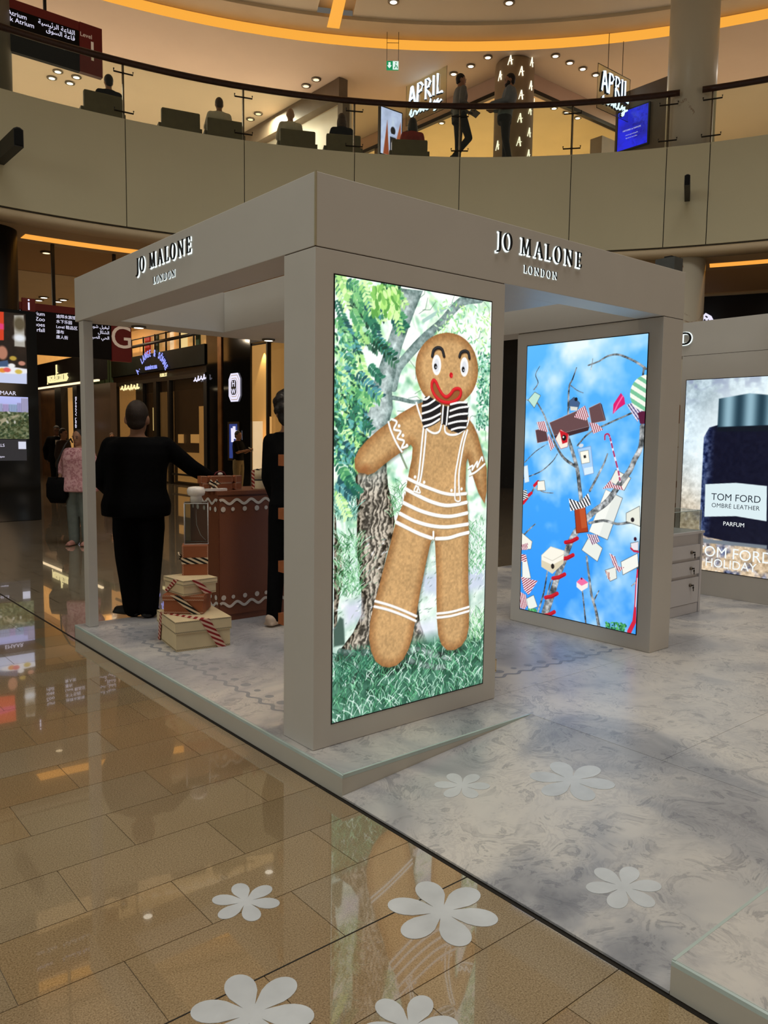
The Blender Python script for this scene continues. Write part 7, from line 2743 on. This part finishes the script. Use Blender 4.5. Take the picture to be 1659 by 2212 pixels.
armchair(223, 182, 265, 203, 'dark armchair at the left end holding the black haired diner')
armchair(390, 350, 432, 240, 'empty dark armchair, second from the left along the glass')
armchair(486, 448, 525, 260, 'dark armchair of the diner in white beside the second glass joint')
armchair(643, 606, 682, 282, 'dark armchair of the balding diner in white')
armchair(742, 706, 780, 292, 'dark armchair of the brown haired diner beside the third joint')
armchair(885, 848, 925, 303, 'dark armchair of the diner in red before the two standing men')
DW = [('shirt', 'shirt', WHITE_CLOTH), ('trousers', 'trousers', BLACK_CLOTH)]
DB = [('top', 'shirt', BLACK_CLOTH), ('trousers', 'trousers', BLACK_CLOTH)]
DR = [('top', 'shirt', mat('red_cloth', (150, 34, 26), .8, noise=(20, .1))), ('trousers', 'trousers', BLACK_CLOTH)]
diner(234, 171, 'diner with black hair in a dark jacket at the left end of the balcony', DB, ('short', HAIR), SKIN_L)
diner(473, 224, 'diner with short hair in a white shirt seated by the glass', DW, ('crop', HAIR_B), SKIN)
diner(627, 248, 'balding diner in a white shirt seated left of the shop bay', DW, ('bald', HAIR), SKIN_L)
diner(738, 263, 'diner with brown shoulder length hair in black', DB, ('long', HAIR_B), SKIN_L)
diner(891, 272, 'diner with dark hair in a red top seated before the two men', DR, ('long', HAIR), SKIN_L)

# two men talking at the rail
CHECK = mat('grey_check_shirt', (104, 104, 100), .8, noise=(120, .18))
BLUE_SH = mat('pale_blue_shirt', (110, 118, 124), .8, noise=(20, .06))
DARK_T = mat('black_trousers', (20, 17, 16), .85, noise=(20, .2))
q = hit(992, 336, R0 + .42)


def tablet_extra(t, D, k):
    MB().obox((D['rwr'] + D['lwr']) / 2 + Vector((0, -.12, .03)), (1, 0, 0), (0, .9, .44), (0, -.44, .9), .13, .1, .008).build('tablet', BLACK_GLOSS, t)


RIGHTWARD = math.atan2(AX_R.y, AX_R.x) + math.pi / 2
person('man in a checked shirt holding a tablet at the balcony rail', (q.x, q.y, FZ), RIGHTWARD + .25,
       dict(lel=(-.24, .06, 1.14), rel=(.24, .06, 1.14), lwr=(-.1, -.2, 1.1), rwr=(.12, -.2, 1.1), pel=(0, .03, .96), chest=(0, 0, 1.31), lan=(-.1, .16, .13), lkn=(-.1, -.16, .52), lfd=(-.05, -.7, -.5), ran=(.08, .0, .085)),
       SKIN, [('trousers', 'trousers', DARK_T), ('shirt', 'shirt', CHECK), ('shoes', 'shoes', BLACK)], ('crop', HAIR), .014, 1.88, extras=tablet_extra, beard=None)
q = hit(1092, 338, R0 + .42)
person('bearded man in a pale blue shirt leaning on the balcony rail', (q.x, q.y, FZ), RIGHTWARD + math.pi - .2,
       dict(lel=(-.23, .02, 1.13), rel=(.25, -.0, 1.16), lwr=(-.12, -.26, 1.12), rwr=(.16, -.3, 1.14), chest=(0, .05, 1.31), neck=(0, .06, 1.48), lsh=(-.172, .05, 1.4), rsh=(.172, .05, 1.4), pel=(0, -.04, .96), lhip=(-.09, -.02, .93), rhip=(.09, -.02, .93), lan=(-.08, -.02, .085), ran=(.1, .08, .085)),
       SKIN, [('trousers', 'trousers', DARK_T), ('shirt', 'shirt', BLUE_SH), ('shoes', 'shoes', BLACK)], ('short', HAIR), .014, 1.88, beard=HAIR, bulk=1.14)

# dark shop sign on the right below the balcony
ds = thing('shopfront', 'dark navy shop fascia with a white house outline logo behind the blue lit kiosk', 'shopfront', rp(22, R0 + 5, 0))
DLm = Matrix.Translation(ds.location).inverted()
mb = MB()
zz = [hit(u, v, R0 + 5).z for u, v in ((1590, 637),)][0]
band(mb, [(R0 + 5, 3.2), (R0 + 5.2, 3.2), (R0 + 5.2, zz), (R0 + 5, zz)], 36, 0, 24, 0, False)
mb.xform(DLm).build('fascia', mat('navy_fascia', (16, 19, 28), .4, noise=(2, .2)), ds)
mb = MB()
band(mb, [(R0 + 5.1, 0), (R0 + 5.2, 0), (R0 + 5.2, 3.2), (R0 + 5.1, 3.2)], 36, 0, 24, 0, False)
mb.xform(DLm).build('glazing', BLACK_GLOSS, ds)
mb = MB()
band(mb, [(R0 + 4.9, zz), (R0 + 5.2, zz), (R0 + 5.2, 5.455), (R0 + 4.9, 5.455)], 36, 0, 24, 0, False)
mb.xform(DLm).build('bulkhead', CREAM, ds)
lg = lambda pts: [hit(1430 + x / 7.245, 620 + y / 7.245, R0 + 4.96) for x, y in pts]
MB().tube(lg([(605, 540), (625, 490), (685, 425), (760, 470), (785, 520), (780, 560), (690, 580), (605, 540)]), .035, 6).xform(DLm).build('logo_outline', SIGN_W, ds)
MB().tube(lg([(640, 545), (640, 500), (670, 480), (695, 500), (700, 545), (705, 500), (730, 480), (752, 510), (756, 550)]), .03, 6).xform(DLm).build('logo_mark', SIGN_W, ds)

# grey loudspeaker box on the kiosk roof
zr = ony(1466, 556, .32).z
xa, xb = ony(1457, 570, .32).x, ony(1475, 570, .32).x
rs = thing('roof_speaker', 'small grey box speaker standing on the kiosk roof corner', 'speaker', ((xa + xb) / 2, .4, Z1 + .001))
MB().box(-(xb - xa) / 2, (xb - xa) / 2, -.08, .08, 0, zr - Z1).build('housing', mat('grey_speaker', (76, 78, 76), .6, noise=(20, .1)), rs)
MB().box(-.02, .02, -.03, .03, zr - Z1, zr - Z1 + .02).build('mount', BLACK, rs)
